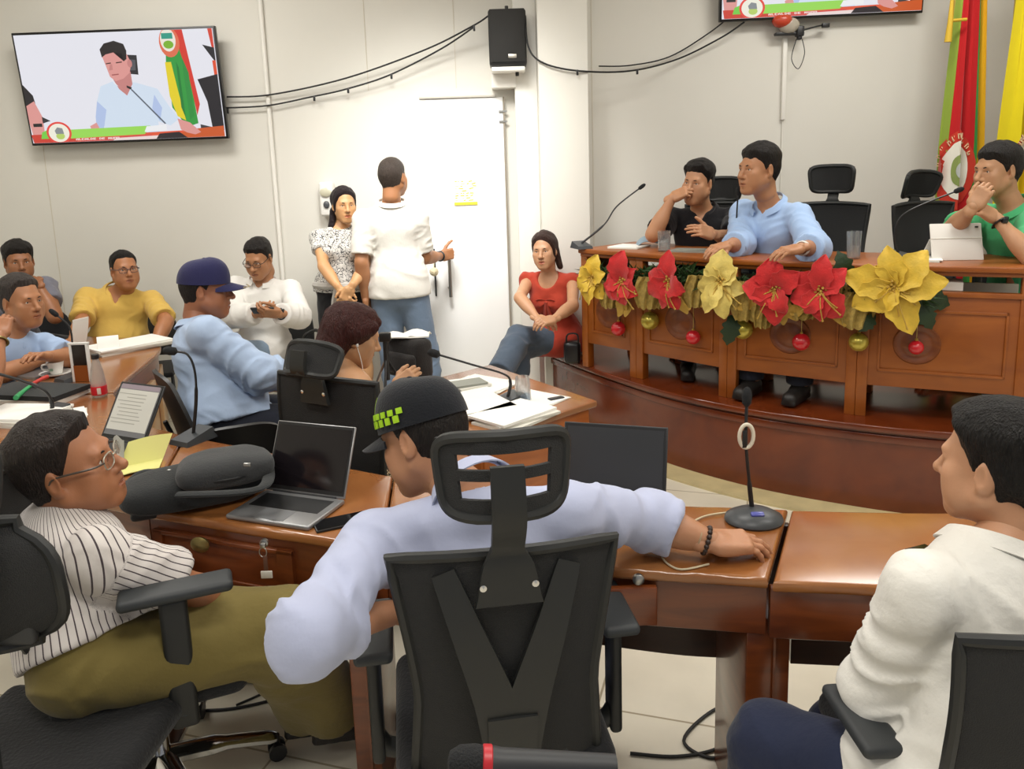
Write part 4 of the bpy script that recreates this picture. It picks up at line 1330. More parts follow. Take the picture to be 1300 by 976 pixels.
RED = mat('red_felt', '#c41c1e', .75, bump=.3, bscale=120, var=.15, vscale=20, sheen=.3)
GOLD = mat('gold_silk', '#d9b53c', .55, bump=.25, bscale=90, var=.15, vscale=18)
PALEG = mat('pale_gold_silk', '#dcc56a', .5, bump=.25, bscale=90, var=.15, vscale=18)
GLIT = mat('gold_glitter', '#d2ae55', .35, metal=.6, bump=.8, bscale=260)
LEAF = mat('dark_leaf', '#1d3416', .5, bump=.3, bscale=60)


def flower(label, u, v, rad, m, petals, seed):
    """petals: [(angle deg, length factor, width factor)]"""
    rn = random.Random(seed); p = deskpt(u, .13); c = wy(u, v, p.y); r = rad * p.y / 1000
    i_ = min(range(4), key=lambda i: (NODE[i] + NODE[i + 1] - p * 2).length); a, b, tt, n = seg_frame(i_)
    X = Vector((tt.x, tt.y, 0)); N = Vector((n.x, n.y, 0)); Z = Vector((0, 0, 1))
    t = thing('artificial_poinsettia', label, 'flower', c, 'poinsettias on the garland')
    for k, (ang, lf, wf) in enumerate(petals):
        w = math.radians(ang); d = X * math.cos(w) + Z * math.sin(w); s = N.cross(d); cup = rn.uniform(.05, .3); tw = rn.uniform(-.25, .25)

        def pt(a_, b_):
            wd = math.sin(math.pi * min(1, a_ * .93 + .07) ** .9) ** .8 * wf * r * .27 + .002
            if a_ > .99: wd = .0015
            q = b_ * 2 - 1
            wd *= 1 + .10 * math.sin(a_ * 19 + k)
            return c + d * (a_ * r * lf) + s * (q * wd) + N * (.03 + cup * r * math.sin(a_ * 2.4) - .10 * r * a_ * a_ + .10 * r * q * q * (1 - a_) + tw * q * r * .3 + .012 * r * math.sin(b_ * 9 + a_ * 6))
        MB().grid(pt, 14, 8, .0025).build('petal', m, t)
    mb = MB()
    for k in range(9):
        a_ = k * 2.4; rr = .006 * math.sqrt(k) + .002
        mb.ball(c + X * rr * math.cos(a_) * 1.6 + Z * rr * math.sin(a_) * 1.6 + N * .045, .008, 8, 6)
    for k in range(5):
        a_ = rn.uniform(3.6, 5.9); d = X * math.cos(a_) + Z * math.sin(a_); l = r * rn.uniform(.4, .95)
        mb.tube(spline([c + N * .04, c + d * l * .5 + N * .07, c + d * l + N * .05], 4), [.003] * 8 + [.006], 6)
    mb.build('gilt_centre', GLIT, t)
    if m is RED:
        for k in range(3):
            w = rn.uniform(3.7, 5.7); d = X * math.cos(w) + Z * math.sin(w); s = N.cross(d); l0 = r * rn.uniform(.35, .6)
            MB().grid(lambda a_, b_: c + d * (l0 + a_ * r * .62) + s * ((b_ - .5) * r * .34 * math.sin(math.pi * min(.99, a_ * .9 + .08)) ** .7) + N * (.012 + .015 * math.sin(a_ * 5 + k)), 8, 5, .003).build('gilt_leaf', GLIT, t)
    return t


flower('small yellow silk flower at the left end of the garland', 757, 352, 38, GOLD, [(80, .8, 1.1), (150, .6, 1), (20, .6, 1), (260, .95, 1.2), (300, .8, 1), (220, .7, 1)], 1)
flower('red felt poinsettia second from the garland\'s left end', 795, 356, 42, RED, [(85, .95, 1.3), (40, .6, .9), (185, .6, 1), (230, .75, 1.3), (280, .75, 1.3), (325, .7, 1.1)], 2)
flower('red felt poinsettia left of the pale gold flower', 854, 356, 42, RED, [(92, .95, 1.2), (165, .8, 1.1), (215, .85, 1.2), (250, .95, 1.2), (290, .9, 1.3), (340, .7, 1.2)], 3)
flower('pale gold silk flower in the middle of the garland', 918, 356, 46, PALEG, [(88, .9, 1.5), (40, .6, .9), (150, .6, .9), (245, 1.0, 1.0), (278, 1.05, 1.1), (200, .7, 1), (335, .7, 1)], 4)
flower('large red felt poinsettia right of the pale gold flower', 986, 366, 48, RED, [(100, .85, 1.5), (40, .8, 1.2), (175, .85, 1.2), (270, 1.0, 1.3), (300, .7, 1), (215, .65, 1)], 5)
flower('red felt poinsettia beside the big yellow flower', 1044, 368, 50, RED, [(85, .95, 1), (45, .85, 1.1), (150, .8, 1.1), (200, .8, 1.1), (310, .85, 1.5), (270, .8, 1), (240, .7, 1)], 6)
big = flower('big yellow silk poinsettia at the right end of the garland', 1134, 362, 62, GOLD, [(100, .85, 1.0), (52, .95, 1.15), (8, 1.0, 1.2), (168, 1.0, 1.25), (212, .9, 1.25), (292, 1.08, 1.15), (250, .6, .7), (130, .55, .8)], 7)
for u, v, l, an in ((1160, 372, 50, -20), (1165, 385, 40, -60), (1075, 355, 40, 110), (1110, 398, 30, 230), (930, 400, 40, 260)):
    p = deskpt(u, .09); c = wy(u, v, p.y); L = l * p.y / 1000; w = math.radians(an); d = Vector((math.cos(w), 0, math.sin(w))); s = Vector((-math.sin(w), 0, math.cos(w)))
    MB().grid(lambda a_, b_: c + d * a_ * L + s * ((b_ - .5) * .6 * L * math.sin(math.pi * min(.995, a_ * .9 + .08)) * (1 + .2 * math.sin(a_ * 25))) + Vector((0, -.02 * math.sin(a_ * 3), 0)), 14, 6, .002).build('green_leaf', LEAF, gl)

BR = mat('red_bauble', '#c8202a', .14, coat=.6); BG = mat('gold_bauble', '#bfae45', .22, metal=.5, coat=.3)
for lab, u, v, r, m in (('small red bauble hanging at the far left of the garland', 785, 417, 9.5, BR), ('gold bauble hanging between the two leftmost red baubles', 825, 407, 12, BG), ('red bauble hanging left of the middle gold bauble', 880, 428, 9.5, BR),
                       ('gold bauble hanging under the middle of the garland', 943, 418, 13, BG), ('matt red bauble between the two right gold baubles', 1017, 434, 11.5, BR), ('gold bauble hanging under the big yellow flower', 1090, 434, 12.5, BG), ('small red bauble hanging at the far right of the garland', 1163, 441, 9.5, BR)):
    p = deskpt(u, .035); c = wy(u, v, p.y); rr = r * p.y / 1000
    t = thing('christmas_bauble', lab, 'bauble', c, 'baubles hanging from the garland')
    MB().ball(c, rr, 24, 16).build('ball', m, t)
    MB().lathe([(.006, 0), (.008, .001), (.008, .010), (.004, .013)], 10, Matrix.Translation(c + Vector((0, 0, rr - .003)))).build('cap', GLIT, t)
    MB().tube([c + Vector((0, 0, rr + .008)), Vector((c.x, c.y, 1.05))], .0015, 5).build('thread', mat('thread', '#c7b05a', .6), t)

# ---------------------------------------------------------------- flags
def flag(label, u, y, ztop, bands, w, emblem):
    """bands: [(fraction, colour)] across the hanging cloth, left to right"""
    b0 = wy(u, 100, y)
    t = thing('flag', label, 'flag', (b0.x, y, .45), 'flags behind the stage desk')
    MB().tube([(b0.x - w * .25, y + .03, .45), (b0.x - w * .22, y + .03, ztop + .25)], .014, 10).build('pole', mat('flag_pole', '#b8a04a', .3, metal=.6), t)
    MB().lathe([(.0, 0), (.15, 0), (.15, .02), (.05, .05), (.02, .09), (.02, .14)], 20, Matrix.Translation((b0.x - w * .25, y + .03, .45))).build('base', mat('flag_base', '#8a7436', .35, metal=.6), t)

    def fold(a, z):
        k = min(1, max(0, (ztop - z) / 1.2)); sp_ = .55 + .45 * k
        x = b0.x + (a - .42) * w * sp_; d = .05 * math.sin(a * 15 + z * .7) * (.5 + .5 * k) + .02 * math.sin(a * 31 + z)
        return Vector((x, y - .03 + d, z))
    f0 = 0
    for fr_, col in bands:
        f1_ = f0 + fr_
        MB().grid(lambda a, b, f0=f0, f1_=f1_: fold(f0 + (f1_ - f0) * a, ztop - (ztop - .75) * b + .10 * (f0 + (f1_ - f0) * a) * b), max(6, int(26 * fr_)), 24, .004).build('cloth_band', cloth('flag_' + col, col, .1), t)
        f0 = f1_
    if emblem: emblem(t, fold)
    return t


def crest(t, fold, z, rad, ac, ring='#c23a2a'):
    for rr, col, d in ((rad, ring, .012), (rad * .74, '#e8e4d6', .016), (rad * .4, '#8a9a56', .020), (rad * .2, '#b9bdb8', .024)):
        MB().grid(lambda a, b: fold(ac + rr * .9 * math.cos(a * 6.2832) * b, z + rr * .62 * math.sin(a * 6.2832) * b) + Vector((0, -d, 0)), 28, 5).build('crest', cloth('crest_' + col, col, .1), t)
    for k in range(11):
        a = math.radians(30 + k * 14); mb = MB()
        p = fold(ac + rad * .87 * .9 * math.cos(a), z + rad * .87 * .62 * math.sin(a)) + Vector((0, -.018, 0))
        R_ = Matrix.Rotation(math.pi / 2 - a, 3, 'Y')
        for dx, dz, w_, h_ in ((-.008, 0, .006, .034), (.008, 0, .006, .034), (0, .012 if k % 2 else -.012, .020, .006)):
            mb.box(p + R_ @ Vector((dx, 0, dz)), (w_, .003, h_), rot=R_)
        mb.build('crest_letter', cloth('crest_lettering', '#e7c9a0', .1), t)


rf = flag('red flag with green and yellow edges and a round crest', 1222, 5.35, 2.95, [(.1, '#8ea43c'), (.55, '#b91f22'), (.14, '#2f7d36'), (.21, '#d8a21c')], .27, lambda t, f: crest(t, f, 1.62, .42, .30))
flag('yellow flag at the right edge of the picture', 1300, 5.3, 3.0, [(.5, '#e3cf1f'), (.25, '#d9b414'), (.25, '#2c4a8f')], .30, lambda t, f: crest(t, f, 1.72, .20, .38, '#b7522f'))
c = wy(1215, 26, 5.24)
tc_ = MB().tube([c + Vector((-.045, 0, 0)), c + Vector((.06, 0, .005))], .010, 8).build('tie_cord', mat('cord_yellow', '#c9a52c', .7), rf)
MB().tube([c + Vector((-.04, 0, .14)), c + Vector((-.045, -.005, 0)), c + Vector((-.05, 0, -.13))], [.010, .016, .022], 10).build('tassel', mat('cord_yellow', '#c9a52c', .7), tc_)


# ================================================================ horseshoe of desks
def W2(u, v, z=.75):
    p = wz(u, v, z); return (p.x, p.y)


def hdesk(label, front, back, group='desks of the horseshoe', apron=.13, modesty=(.30, .74), inner=False, legs=(), panels=0, name='council_desk'):
    """front: outline of the seated side, back: outline of the far side, both left to right"""
    poly = list(front) + list(back)[::-1]
    cx = sum(p[0] for p in poly) / len(poly); cy = sum(p[1] for p in poly) / len(poly)
    t = thing(name, label, 'desk', (cx, cy, 0), group)
    fl = [(p.x, p.y) for p in spline([(a, b, 0) for a, b in front], 5)]; bl = [(p.x, p.y) for p in spline([(a, b, 0) for a, b in back], 5)]
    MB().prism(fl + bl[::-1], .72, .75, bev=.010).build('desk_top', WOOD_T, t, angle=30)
    f1, f2 = offs(fl, -.02), offs(fl, -.045)
    k = 1 if len(fl) > 6 else 0
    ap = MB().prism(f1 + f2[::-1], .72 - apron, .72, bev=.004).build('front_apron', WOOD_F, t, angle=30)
    b1, b2 = offs(bl, .02), offs(bl, .045)
    MB().prism(b2 + b1[::-1], modesty[0], modesty[1] - .02, bev=.004).build('modesty_panel', WOOD_DK if not inner else WOOD_F, t, angle=30)
    for (u, v0, u1, yy, dd) in legs:
        a = wy(u, v0, yy); b = wy(u1, v0, yy)
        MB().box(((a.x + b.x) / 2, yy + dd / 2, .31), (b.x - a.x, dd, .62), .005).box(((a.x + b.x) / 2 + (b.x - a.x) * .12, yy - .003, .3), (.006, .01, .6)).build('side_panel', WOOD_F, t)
    return t, ap, fl, bl


F2 = [W2(486, 694), W2(590, 704), W2(690, 713), W2(790, 722), W2(885, 728), W2(975, 734)]
B2 = [W2(500, 604), W2(600, 617), W2(700, 627), W2(850, 640), W2(930, 643), W2(1000, 646)]
d2, ap2, fl2, bl2 = hdesk('orange-brown council desk the capped officer leans on, with a microphone', F2, B2, legs=[(440, 800, 474, 1.88, .3)])
F1 = [W2(981, 738), W2(1060, 741), W2(1150, 743), (1.15, 1.70), (1.6, 1.66)]
B1 = [W2(1005, 647), W2(1100, 649), W2(1200, 650), (1.45, 2.04), (1.9, 2.0)]
d1, *_ = hdesk('orange-brown council desk at the right, with a lone phone on it', F1, B1, legs=[(948, 800, 1004, 1.76, .28)])
F3 = [W2(182, 647), W2(240, 656), W2(310, 668), W2(400, 681), W2(440, 688), W2(484, 694)]
B3 = [W2(236, 553), W2(300, 565), W2(350, 575), W2(400, 585), W2(450, 595), W2(498, 604)]
d3, ap3, fl3, bl3 = hdesk('council desk with a brass-knobbed drawer and hanging keys, under the backpack', F3, B3, apron=.20)
F4 = [(-2.44, 3.5), (-2.22, 3.12), (-1.95, 2.72), (-1.62, 2.46), W2(120, 634), W2(180, 647)]
B4 = [(-1.87, 3.56), (-1.68, 3.28), W2(190, 540), W2(215, 547), W2(225, 550), W2(234, 553)]
d4, *_ = hdesk('corner council desk behind the striped-shirt man, holding a lit laptop', F4, B4)
F5 = [(-2.85, 5.0), (-2.72, 4.6), (-2.58, 4.2), (-2.5, 3.8), (-2.45, 3.52)]
B5 = [(-2.20, 4.80), (-2.06, 4.5), (-2.0, 4.2), (-1.94, 3.85), (-1.88, 3.58)]
d5, ap5, fl5, bl5 = hdesk('far left council desk with bottle, cup and paper piles', F5, B5, inner=True, modesty=(.08, .74))
# inner face of the far desk: framed panels, the bright light on them put into a paler wood
for i in range(3):
    k0, k1 = 2 + i * 6, 7 + i * 6
    a = Vector(bl5[k0]); b = Vector(bl5[k1]); tt = (b - a).normalized(); n = Vector((-tt.y, tt.x)); L = (b - a).length
    R3 = Matrix(((tt.x, n.x, 0), (tt.y, n.y, 0), (0, 0, 1))); c = (a + b) / 2 - n * .012
    if n.x < 0: c = (a + b) / 2 + n * .012
    MB().box((c.x, c.y, .38), (L * .86, .03, .48), .006, R3).build('inner_panel', wood('panel_lit_wood', '#b48a5c', '#c9a275', .3, (2, 2, 8)), d5)
# drawer of the left desk
i0, i1 = 2, 16
dr1 = offs(fl3, -.012); dr2 = offs(fl3, -.03)
drw = MB().prism(dr1[1:14] + dr2[1:14][::-1], .555, .69, bev=.004).build('drawer', WOOD_F, d3, angle=30)
dr3 = offs(fl3, -.004)
mb = MB()
for z0, z1 in ((.675, .69), (.555, .57)): mb.prism(dr3[1:14] + dr1[1:14][::-1], z0, z1, bev=.003)
for q in (1, 12): mb.prism(dr3[q:q + 2] + dr1[q:q + 2][::-1], .555, .69)
mb.build('drawer_moulding', WOOD_F, drw, angle=30)
kn = wy(258, 689, fl3[6][1] - .02)
MB().lathe([(0.008, 0), (.008, .012), (.022, .018), (.024, .026), (.014, .033), (0, .034)], 18, Matrix.Translation((kn.x, kn.y + .012, kn.z)) @ Matrix.Rotation(math.pi / 2, 4, 'X') @ Matrix.Rotation(-.2, 4, 'Y'), sx=1.25).build('drawer_knob', BRASS, drw)
lk = wy(336, 688, fl3[13][1] - .01)
MB().lathe([(.012, 0), (.012, .01), (.008, .012), (0, .012)], 14, Matrix.Translation(lk) @ Matrix.Rotation(math.pi / 2, 4, 'X')).build('lock', STEEL, drw)
ky = thing('key_bunch', 'bunch of keys hanging from the lock of the brass-knobbed drawer', 'keys', lk)
rg = [lk + Vector((.0, -.02, -.02)) + Vector((.010 * math.cos(a * .5236), 0, .014 * math.sin(a * .5236))) for a in range(12)]
MB().tube(rg, .0016, 6, closed=True).build('key_ring', STEEL, ky)
MB().box(lk + Vector((0, -.016, -.002)), (.016, .012, .014), .003).build('key_in_lock', STEEL, ky)
MB().box(lk + Vector((.004, -.02, -.055)), (.012, .004, .05), .002).build('key_strap', mat('key_strap', '#5b3a2a', .6), ky)
MB().box(lk + Vector((.005, -.022, -.085)), (.032, .004, .022), .002).build('key_tag', mat('key_tag', '#cfcac0', .4), ky)
# lock and drawer front of the officer's desk
dl = wy(813, 743, 1.72)
q0, q1 = wy(700, 760, 1.75), wy(838, 760, 1.72)
dw2 = MB().box(((q0.x + q1.x) / 2, 1.762, .665), (q1.x - q0.x, .02, .10), .004).build('drawer', WOOD_F, d2)
MB().lathe([(.014, 0), (.014, .008), (.009, .012), (0, .012)], 16, Matrix.Translation((dl.x, 1.752, dl.z)) @ Matrix.Rotation(math.pi / 2, 4, 'X')).build('drawer_lock', STEEL, dw2)
# desk in the middle of the horseshoe
CA, CB, CC, CD = (.345, 3.20), (-.13, 2.76), (-.62, 3.42), (-.12, 3.88)
t = thing('council_desk', 'desk covered with papers in the middle, beside the red-haired woman', 'desk', (-.1, 3.3, 0))
MB().prism([CB, CA, CD, CC], .72, .75, bev=.008).build('desk_top', WOOD_T, t, angle=30)
ORW = wood('orange_wood', '#96501f', '#b5672c', .35, (2, 2, 8))
for a, b in ((CB, CA), (CA, CD), (CC, CB)):
    a = Vector(a); b = Vector(b); tt = (b - a).normalized(); n = Vector((tt.y, -tt.x)); c = (a + b) / 2 - n * .03
    R3 = Matrix(((tt.x, n.x, 0), (tt.y, n.y, 0), (0, 0, 1)))
    MB().box((c.x, c.y, .42), ((b - a).length - .06, .025, .6), .004, R3).build('side_panel', ORW, t)


# ================================================================ chairs
MESHM = mat('chair_mesh', '#232323', 0.8, bump=0.5, bscale=420)
SEATM = cloth('chair_seat_cloth', '#1d1d1e', .3, 120)
FRAME = mat('chair_frame', '#1f201f', 0.5, bump=.03, bscale=150)
PAD = mat('arm_pad', '#2f3234', 0.55)


def star_base(t, z_seat, chrome=False, r=.31, lean=0):
    m = CHROME if chrome else BLACK
    MB().tube([(0, 0, .09), (0, 0, z_seat - .08)], .026, 14).build('gas_column', CHROME if chrome else DARKG, t, world_space=False)
    MB().tube([(0, 0, z_seat - .2), (0, 0, z_seat - .05)], .034, 14).build('column_sleeve', BLACK, t, world_space=False)
    MB().box((0, 0, z_seat - .05), (.18, .22, .04), .01).build('tilt_mechanism', BLACK, t, world_space=False)
    for k in range(5):
        a = 2 * math.pi * k / 5 + .35; d = Vector((math.cos(a), math.sin(a), 0))
        leg = MB().tube(spline([d * .02 + Vector((0, 0, .115)), d * r * .55 + Vector((0, 0, .10)), d * r + Vector((0, 0, .068))], 5), [.034] * 5 + [.026] * 5 + [.018], 10, flat=.7).build('base_leg', m, t, world_space=False)
        mb = MB(); s = Vector((-d.y, d.x, 0))
        for q in (-1, 1): mb.tube([d * r + s * q * .010 + Vector((0, 0, .027)), d * r + s * q * .024 + Vector((0, 0, .027))], .026, 14)
        mb.tube([d * r + Vector((0, 0, .03)), d * r + Vector((0, 0, .075))], .010, 8)
        mb.build('caster', BLACK, leg, world_space=False)


def seat_pad(t, w=.48, d=.46, z=.47, th=.07, m=None):
    def f(a, b):
        x = (a - .5) * 2; y = (b - .5) * 2
        rr = (abs(x) ** 4 + abs(y) ** 4)
        e = max(0.0, 1 - rr / 1.0)
        return None
    MB().box((0, .02, z - th / 2), (w, d, th), th * .48, seg=5).build('seat', m or SEATM, t, world_space=False)


def armrest(t, s, w=.27, z=.68, y=.0, pad_w=.085, pad_l=.26, rot=0, style='post'):
    a = thing_part = None
    Tm = Matrix.Translation((s * w, y, z)) @ Matrix.Rotation(rot, 4, 'Z')
    mb = MB(); mb.M = Tm
    mb.box((0, 0, -.005), (pad_w, pad_l, .028), .013, seg=4)
    pd = mb.build('arm_pad', PAD, t, world_space=False)
    mb = MB()
    if style == 'post':
        mb.box((s * (w + .006), y - .01, (z + .40) / 2 - .02), (.03, .065, z - .40 - .0), .012, seg=3)
        mb.tube(spline([(s * (w + .006), y - .01, .43), (s * (w - .03), y - .01, .40), (s * .12, y - .01, .41)], 5), .022, 10)
    mb.build('arm_post', FRAME, t, world_space=False)
    return pd


def back_outline(w_top, w_mid, w_bot, z0, z1, ymid, depth, tilt, round_=False):
    """returns fn(a,b): a across 0..1, b up 0..1"""
    def f(a, b):
        x = a * 2 - 1
        w = w_bot + (w_mid - w_bot) * min(1, b / .45) if b < .45 else w_mid + (w_top - w_mid) * ((b - .45) / .55) ** 1.3
        z = z0 + (z1 - z0) * b
        if round_: w *= max(.35, 1 - abs(2 * b - 1) ** 3.2) ** .5
        y = ymid - depth * math.sin(b * 2.2 + .35) - tilt * b + .045 * x * x
        return Vector((x * w / 2, y, z + .012 * (1 - x * x) * (b > .8)))
    return f


def mesh_chair(label, loc, rz, round_=False, seat_w=.48, seat_th=.07, w_top=.46, w_mid=.41, w_bot=.40, z0=.53, z1=1.02, head=True, head_z=1.10, head_w=.27, head_h=.15, arms=True, name='office_chair', seat_z=.48, group=None, slots=True, spine=True, head_y=-.30, arm_z=.68, arm_rot=0, tilt=.06, arm_w=.27, scale=1.0, chrome=False, head_tilt=.1, head_yaw=0, yb=-.17, arm_y=.02, pad_l=.26):
    t = thing(name, label, 'chair', loc, group, rz)
    star_base(t, seat_z, chrome)
    seat_pad(t, w=seat_w, z=seat_z, th=seat_th)
    f = back_outline(w_top, w_mid, w_bot, z0, z1, yb, .045, tilt, round_)
    bk = MB().grid(lambda a, b: f(a, b), 18, 20, .006).build('backrest', MESHM, t, world_space=False)
    rim = [f(a / 12, 1) for a in range(13)] + [f(1, 1 - b / 14) for b in range(1, 15)] + [f(1 - a / 10, 0) for a in range(1, 11)] + [f(0, b / 14) for b in range(1, 14)]
    MB().tube(rim, .012, 8, closed=True).build('back_frame', FRAME, bk, world_space=False)
    if spine:
        mb = MB()
        off = Vector((0, -.028, 0))
        zc = .42
        mid = [f(.5, b) + off for b in (0, .15, .3, .42)]
        def plate(path, wd, th=.012):
            pth = spline(path, 5); n_ = len(pth) - 1
            def g2(a, b):
                k = a * n_; i_ = min(int(k), n_ - 1); p = pth[i_].lerp(pth[i_ + 1], k - i_)
                t_ = (pth[i_ + 1] - pth[i_]).normalized(); sd = t_.cross(Vector((0, 1, 0))).normalized()
                w_ = wd[0] + (wd[1] - wd[0]) * a
                return p + sd * (b - .5) * w_
            mb.grid(g2, n_, 4, th)
        plate([Vector((0, yb + .04, seat_z - .06)), Vector((0, yb - .05, seat_z - .02))] + mid, (.09, .10), .022)
        for s in (-1, 1):
            plate([f(.5 + s * .02, .26) + off, f(.5 + s * .10, .50) + off, f(.5 + s * .20, .74) + off * .8, f(.5 + s * .28, .95) + off * .3], (.10, .045))
        mb.build('back_spine', FRAME, t, world_space=False)
        mb = MB(); c = f(.5, .16); mb.box(c + Vector((0, .03, .02)), (.26, .03, .11), .013, seg=3); mb.build('lumbar_pad', DARKG, t, world_space=False)
    if head:
        top = f(.5, .97)
        hz0 = head_z; cen = Vector((0, head_y, hz0 + head_h / 2))
        Rt = Matrix.Rotation(-head_tilt, 3, 'X') @ Matrix.Rotation(head_yaw, 3, 'Z')

        def g(a, b, inset=0.0):
            x = (a * 2 - 1) * (1 - inset); zz = (b * 2 - 1) * (1 - inset * 1.6)
            w = head_w * (.5 + .5 * (.76 + .24 * (zz * .5 + .5)))
            return cen + Rt @ Vector((x * w / 2, .05 * x * x, zz * head_h / 2))
        n = 40
        def ring(inset):
            out = []
            for i in range(n):
                w_ = 2 * math.pi * i / n; cx_, cz_ = math.cos(w_), math.sin(w_)
                k = .38
                out.append(g(.5 + .5 * math.copysign(abs(cx_) ** k, cx_), .5 + .5 * math.copysign(abs(cz_) ** k, cz_), inset))
            return out
        hr = MB().tube(ring(.0), .012, 8, closed=True).build('headrest_frame', FRAME, t, world_space=False)
        if slots:
            mb = MB()
            for (a0, a1, b0, b1) in ((.0, 1, .0, .22), (.0, 1, .46, .60), (.0, 1, .80, 1), (0, .13, .2, .82), (.87, 1, .2, .82)):
                mb.grid(lambda a, b: g(a0 + (a1 - a0) * a, b0 + (b1 - b0) * b, .03), 10, 4, .010)
            mb.build('headrest_web', MESHM, hr, world_space=False)
        else:
            MB().grid(lambda a, b: g(a, b, .03), 12, 6, .012).build('headrest_mesh', MESHM, hr, world_space=False)
        mb = MB()
        pth = spline([top + Vector((0, -.024, -.075)), top + Vector((0, -.026, .0)), top + Vector((0, -.026, .04)), Vector((0, head_y - .03, hz0 + .01)), cen + Vector((0, -.022, .03))], 5); n_ = len(pth) - 1
        wds = [.13, .10, .062, .064, .062]

        def stem(a, b):
            k = a * n_; i_ = min(int(k), n_ - 1); p = pth[i_].lerp(pth[i_ + 1], k - i_)
            q = a * 4; j_ = min(int(q), 3); w_ = wds[j_] + (wds[j_ + 1] - wds[j_]) * (q - j_)
            return p + Vector(((b - .5) * w_, 0, 0))
        mb.grid(stem, n_, 4, .016)
        mb.build('headrest_stem', FRAME, t, world_space=False)
        for s in (-1, 1):
            MB().lathe([(.007, 0), (.007, .004), (0, .005)], 10, Matrix.Translation(top + Vector((s * .05, -.03, -.035))) @ Matrix.Rotation(math.pi / 2, 4, 'X')).build('screw', CHROME, t, world_space=False)
    if arms:
        for s in (-1, 1): armrest(t, s, arm_w, arm_z, arm_y, pad_l=pad_l, rot=arm_rot)
    t.scale = (scale,) * 3
    return t


def visitor_chair(label, loc, rz, group=None, arms=False, w=.44, h=.86, name='visitor_chair', frame=None, m=None):
    """stacking chair: moulded back and seat on a tube frame"""
    t = thing(name, label, 'chair', loc, group, rz)
    fm = frame or BLACK

    def back(a, b):
        x = a * 2 - 1; e = (1 - abs(x) ** 3)
        return Vector((x * w / 2 * (1 - .22 * b ** 3), -.20 - .10 * b + .04 * x * x, .50 + (h - .50) * (b * (.84 + .16 * e ** .7))))
    MB().grid(back, 16, 14, .016).build('backrest', m or BLACK, t, world_space=False)
    MB().box((0, .02, .445), (w, .43, .035), .016, seg=4).build('seat', m or SEATM, t, world_space=False)
    for s in (-1, 1):
        MB().tube(spline([(s * (w / 2 - .01), .22, .012), (s * (w / 2 - .015), .19, .30), (s * (w / 2 - .02), .16, .42)], 4), .011, 8).build('leg', fm, t, world_space=False)
        MB().tube(spline([(s * (w / 2 - .01), -.27, .012), (s * (w / 2 - .015), -.22, .30), (s * (w / 2 - .02), -.20, .45), (s * (w / 2 - .03), -.25, .62)], 4), .011, 8).build('leg', fm, t, world_space=False)
        if arms:
            MB().tube(spline([(s * (w / 2 + .015), -.24, .64), (s * (w / 2 + .03), -.10, .67), (s * (w / 2 + .03), .14, .66), (s * (w / 2 + .02), .18, .42)], 5), .012, 8).build('armrest', fm, t, world_space=False)
    return t


# officer's chair, close to the camera
mesh_chair('big black mesh office chair seen from behind, under the capped officer', (-.064, 1.68, 0), math.radians(8), w_top=.45, w_mid=.36, w_bot=.40, z0=.42, z1=.985, head_z=1.085, head_w=.255, head_h=.155, head_y=-.31, yb=-.19, arm_z=.70, arm_w=.275, arm_y=.0, tilt=.06, pad_l=.24)

# ================================================================ the other chairs
def at(v, z=0): return (v.x, v.y, z)


D2R = math.radians
# rz: chairs face +Y when rz = 0; a sitter facing yaw (0 = camera, 90 = right) needs rz = yaw + 180
def rz_of(yaw): return D2R(yaw + 180)


mesh_chair('black office chair with chrome base, under the man in the pinstriped shirt', (-1.03, 1.98, 0), rz_of(112), round_=True, w_top=.48, w_mid=.50, w_bot=.46, z0=.50, z1=.98, seat_z=.50, seat_w=.54, seat_th=.09, head=False, spine=False, chrome=True, yb=-.2, tilt=.10, arm_z=.745, arm_w=.27, arm_y=.10)
mesh_chair('black chair with small rounded back cut by the left edge, nearest the camera', (-1.095, 1.57, 0), rz_of(176), round_=True, w_top=.40, w_mid=.40, w_bot=.38, z0=.80, z1=1.075, seat_z=.47, head=True, head_z=1.10, head_w=.26, head_h=.15, head_y=-.20, slots=False, spine=True, arms=False, yb=-.11, tilt=.02)
mesh_chair('black office chair under the man in the white shirt at the right edge', (.945, 1.46, 0), rz_of(182), w_top=.44, w_mid=.44, w_bot=.42, z0=.55, z1=.92, head=False, spine=False, arm_z=.625, arm_w=.275, yb=-.23, arm_y=-.05, tilt=.04, pad_l=.2)
mesh_chair('black mesh office chair with tilted headrest, under the red-haired woman', (-.60, 2.98, 0), rz_of(152), w_top=.46, w_mid=.47, w_bot=.40, z0=.55, z1=.985, head=True, head_z=1.03, head_w=.25, head_h=.115, head_y=-.30, slots=False, spine=False, arms=True, tilt=.04, head_tilt=.5, arm_z=.66)
visitor_chair('black moulded chair under the man in the navy cap', (-1.31, 3.50, 0), rz_of(125), h=.90)
visitor_chair('empty black chair with rounded back, beside the lit laptop', (-1.20, 3.18, 0), rz_of(205), h=.78)
WCH = 'chairs along the back wall'
visitor_chair('black chair with arms under the man texting on a phone', (-1.62, 5.22, 0), rz_of(-3), WCH, arms=True, h=.86)
visitor_chair('black chair under the man in the yellow shirt', (-2.53, 5.25, 0), rz_of(15), WCH, h=.84)
visitor_chair('black chair under the man resting his chin on his hand', (-3.23, 5.25, 0), rz_of(25), WCH, h=.84)
visitor_chair('black chair under the grey-haired man in the blue polo', (-2.93, 4.02, 0), rz_of(60), h=.84)
SCH = 'office chairs on the stage'
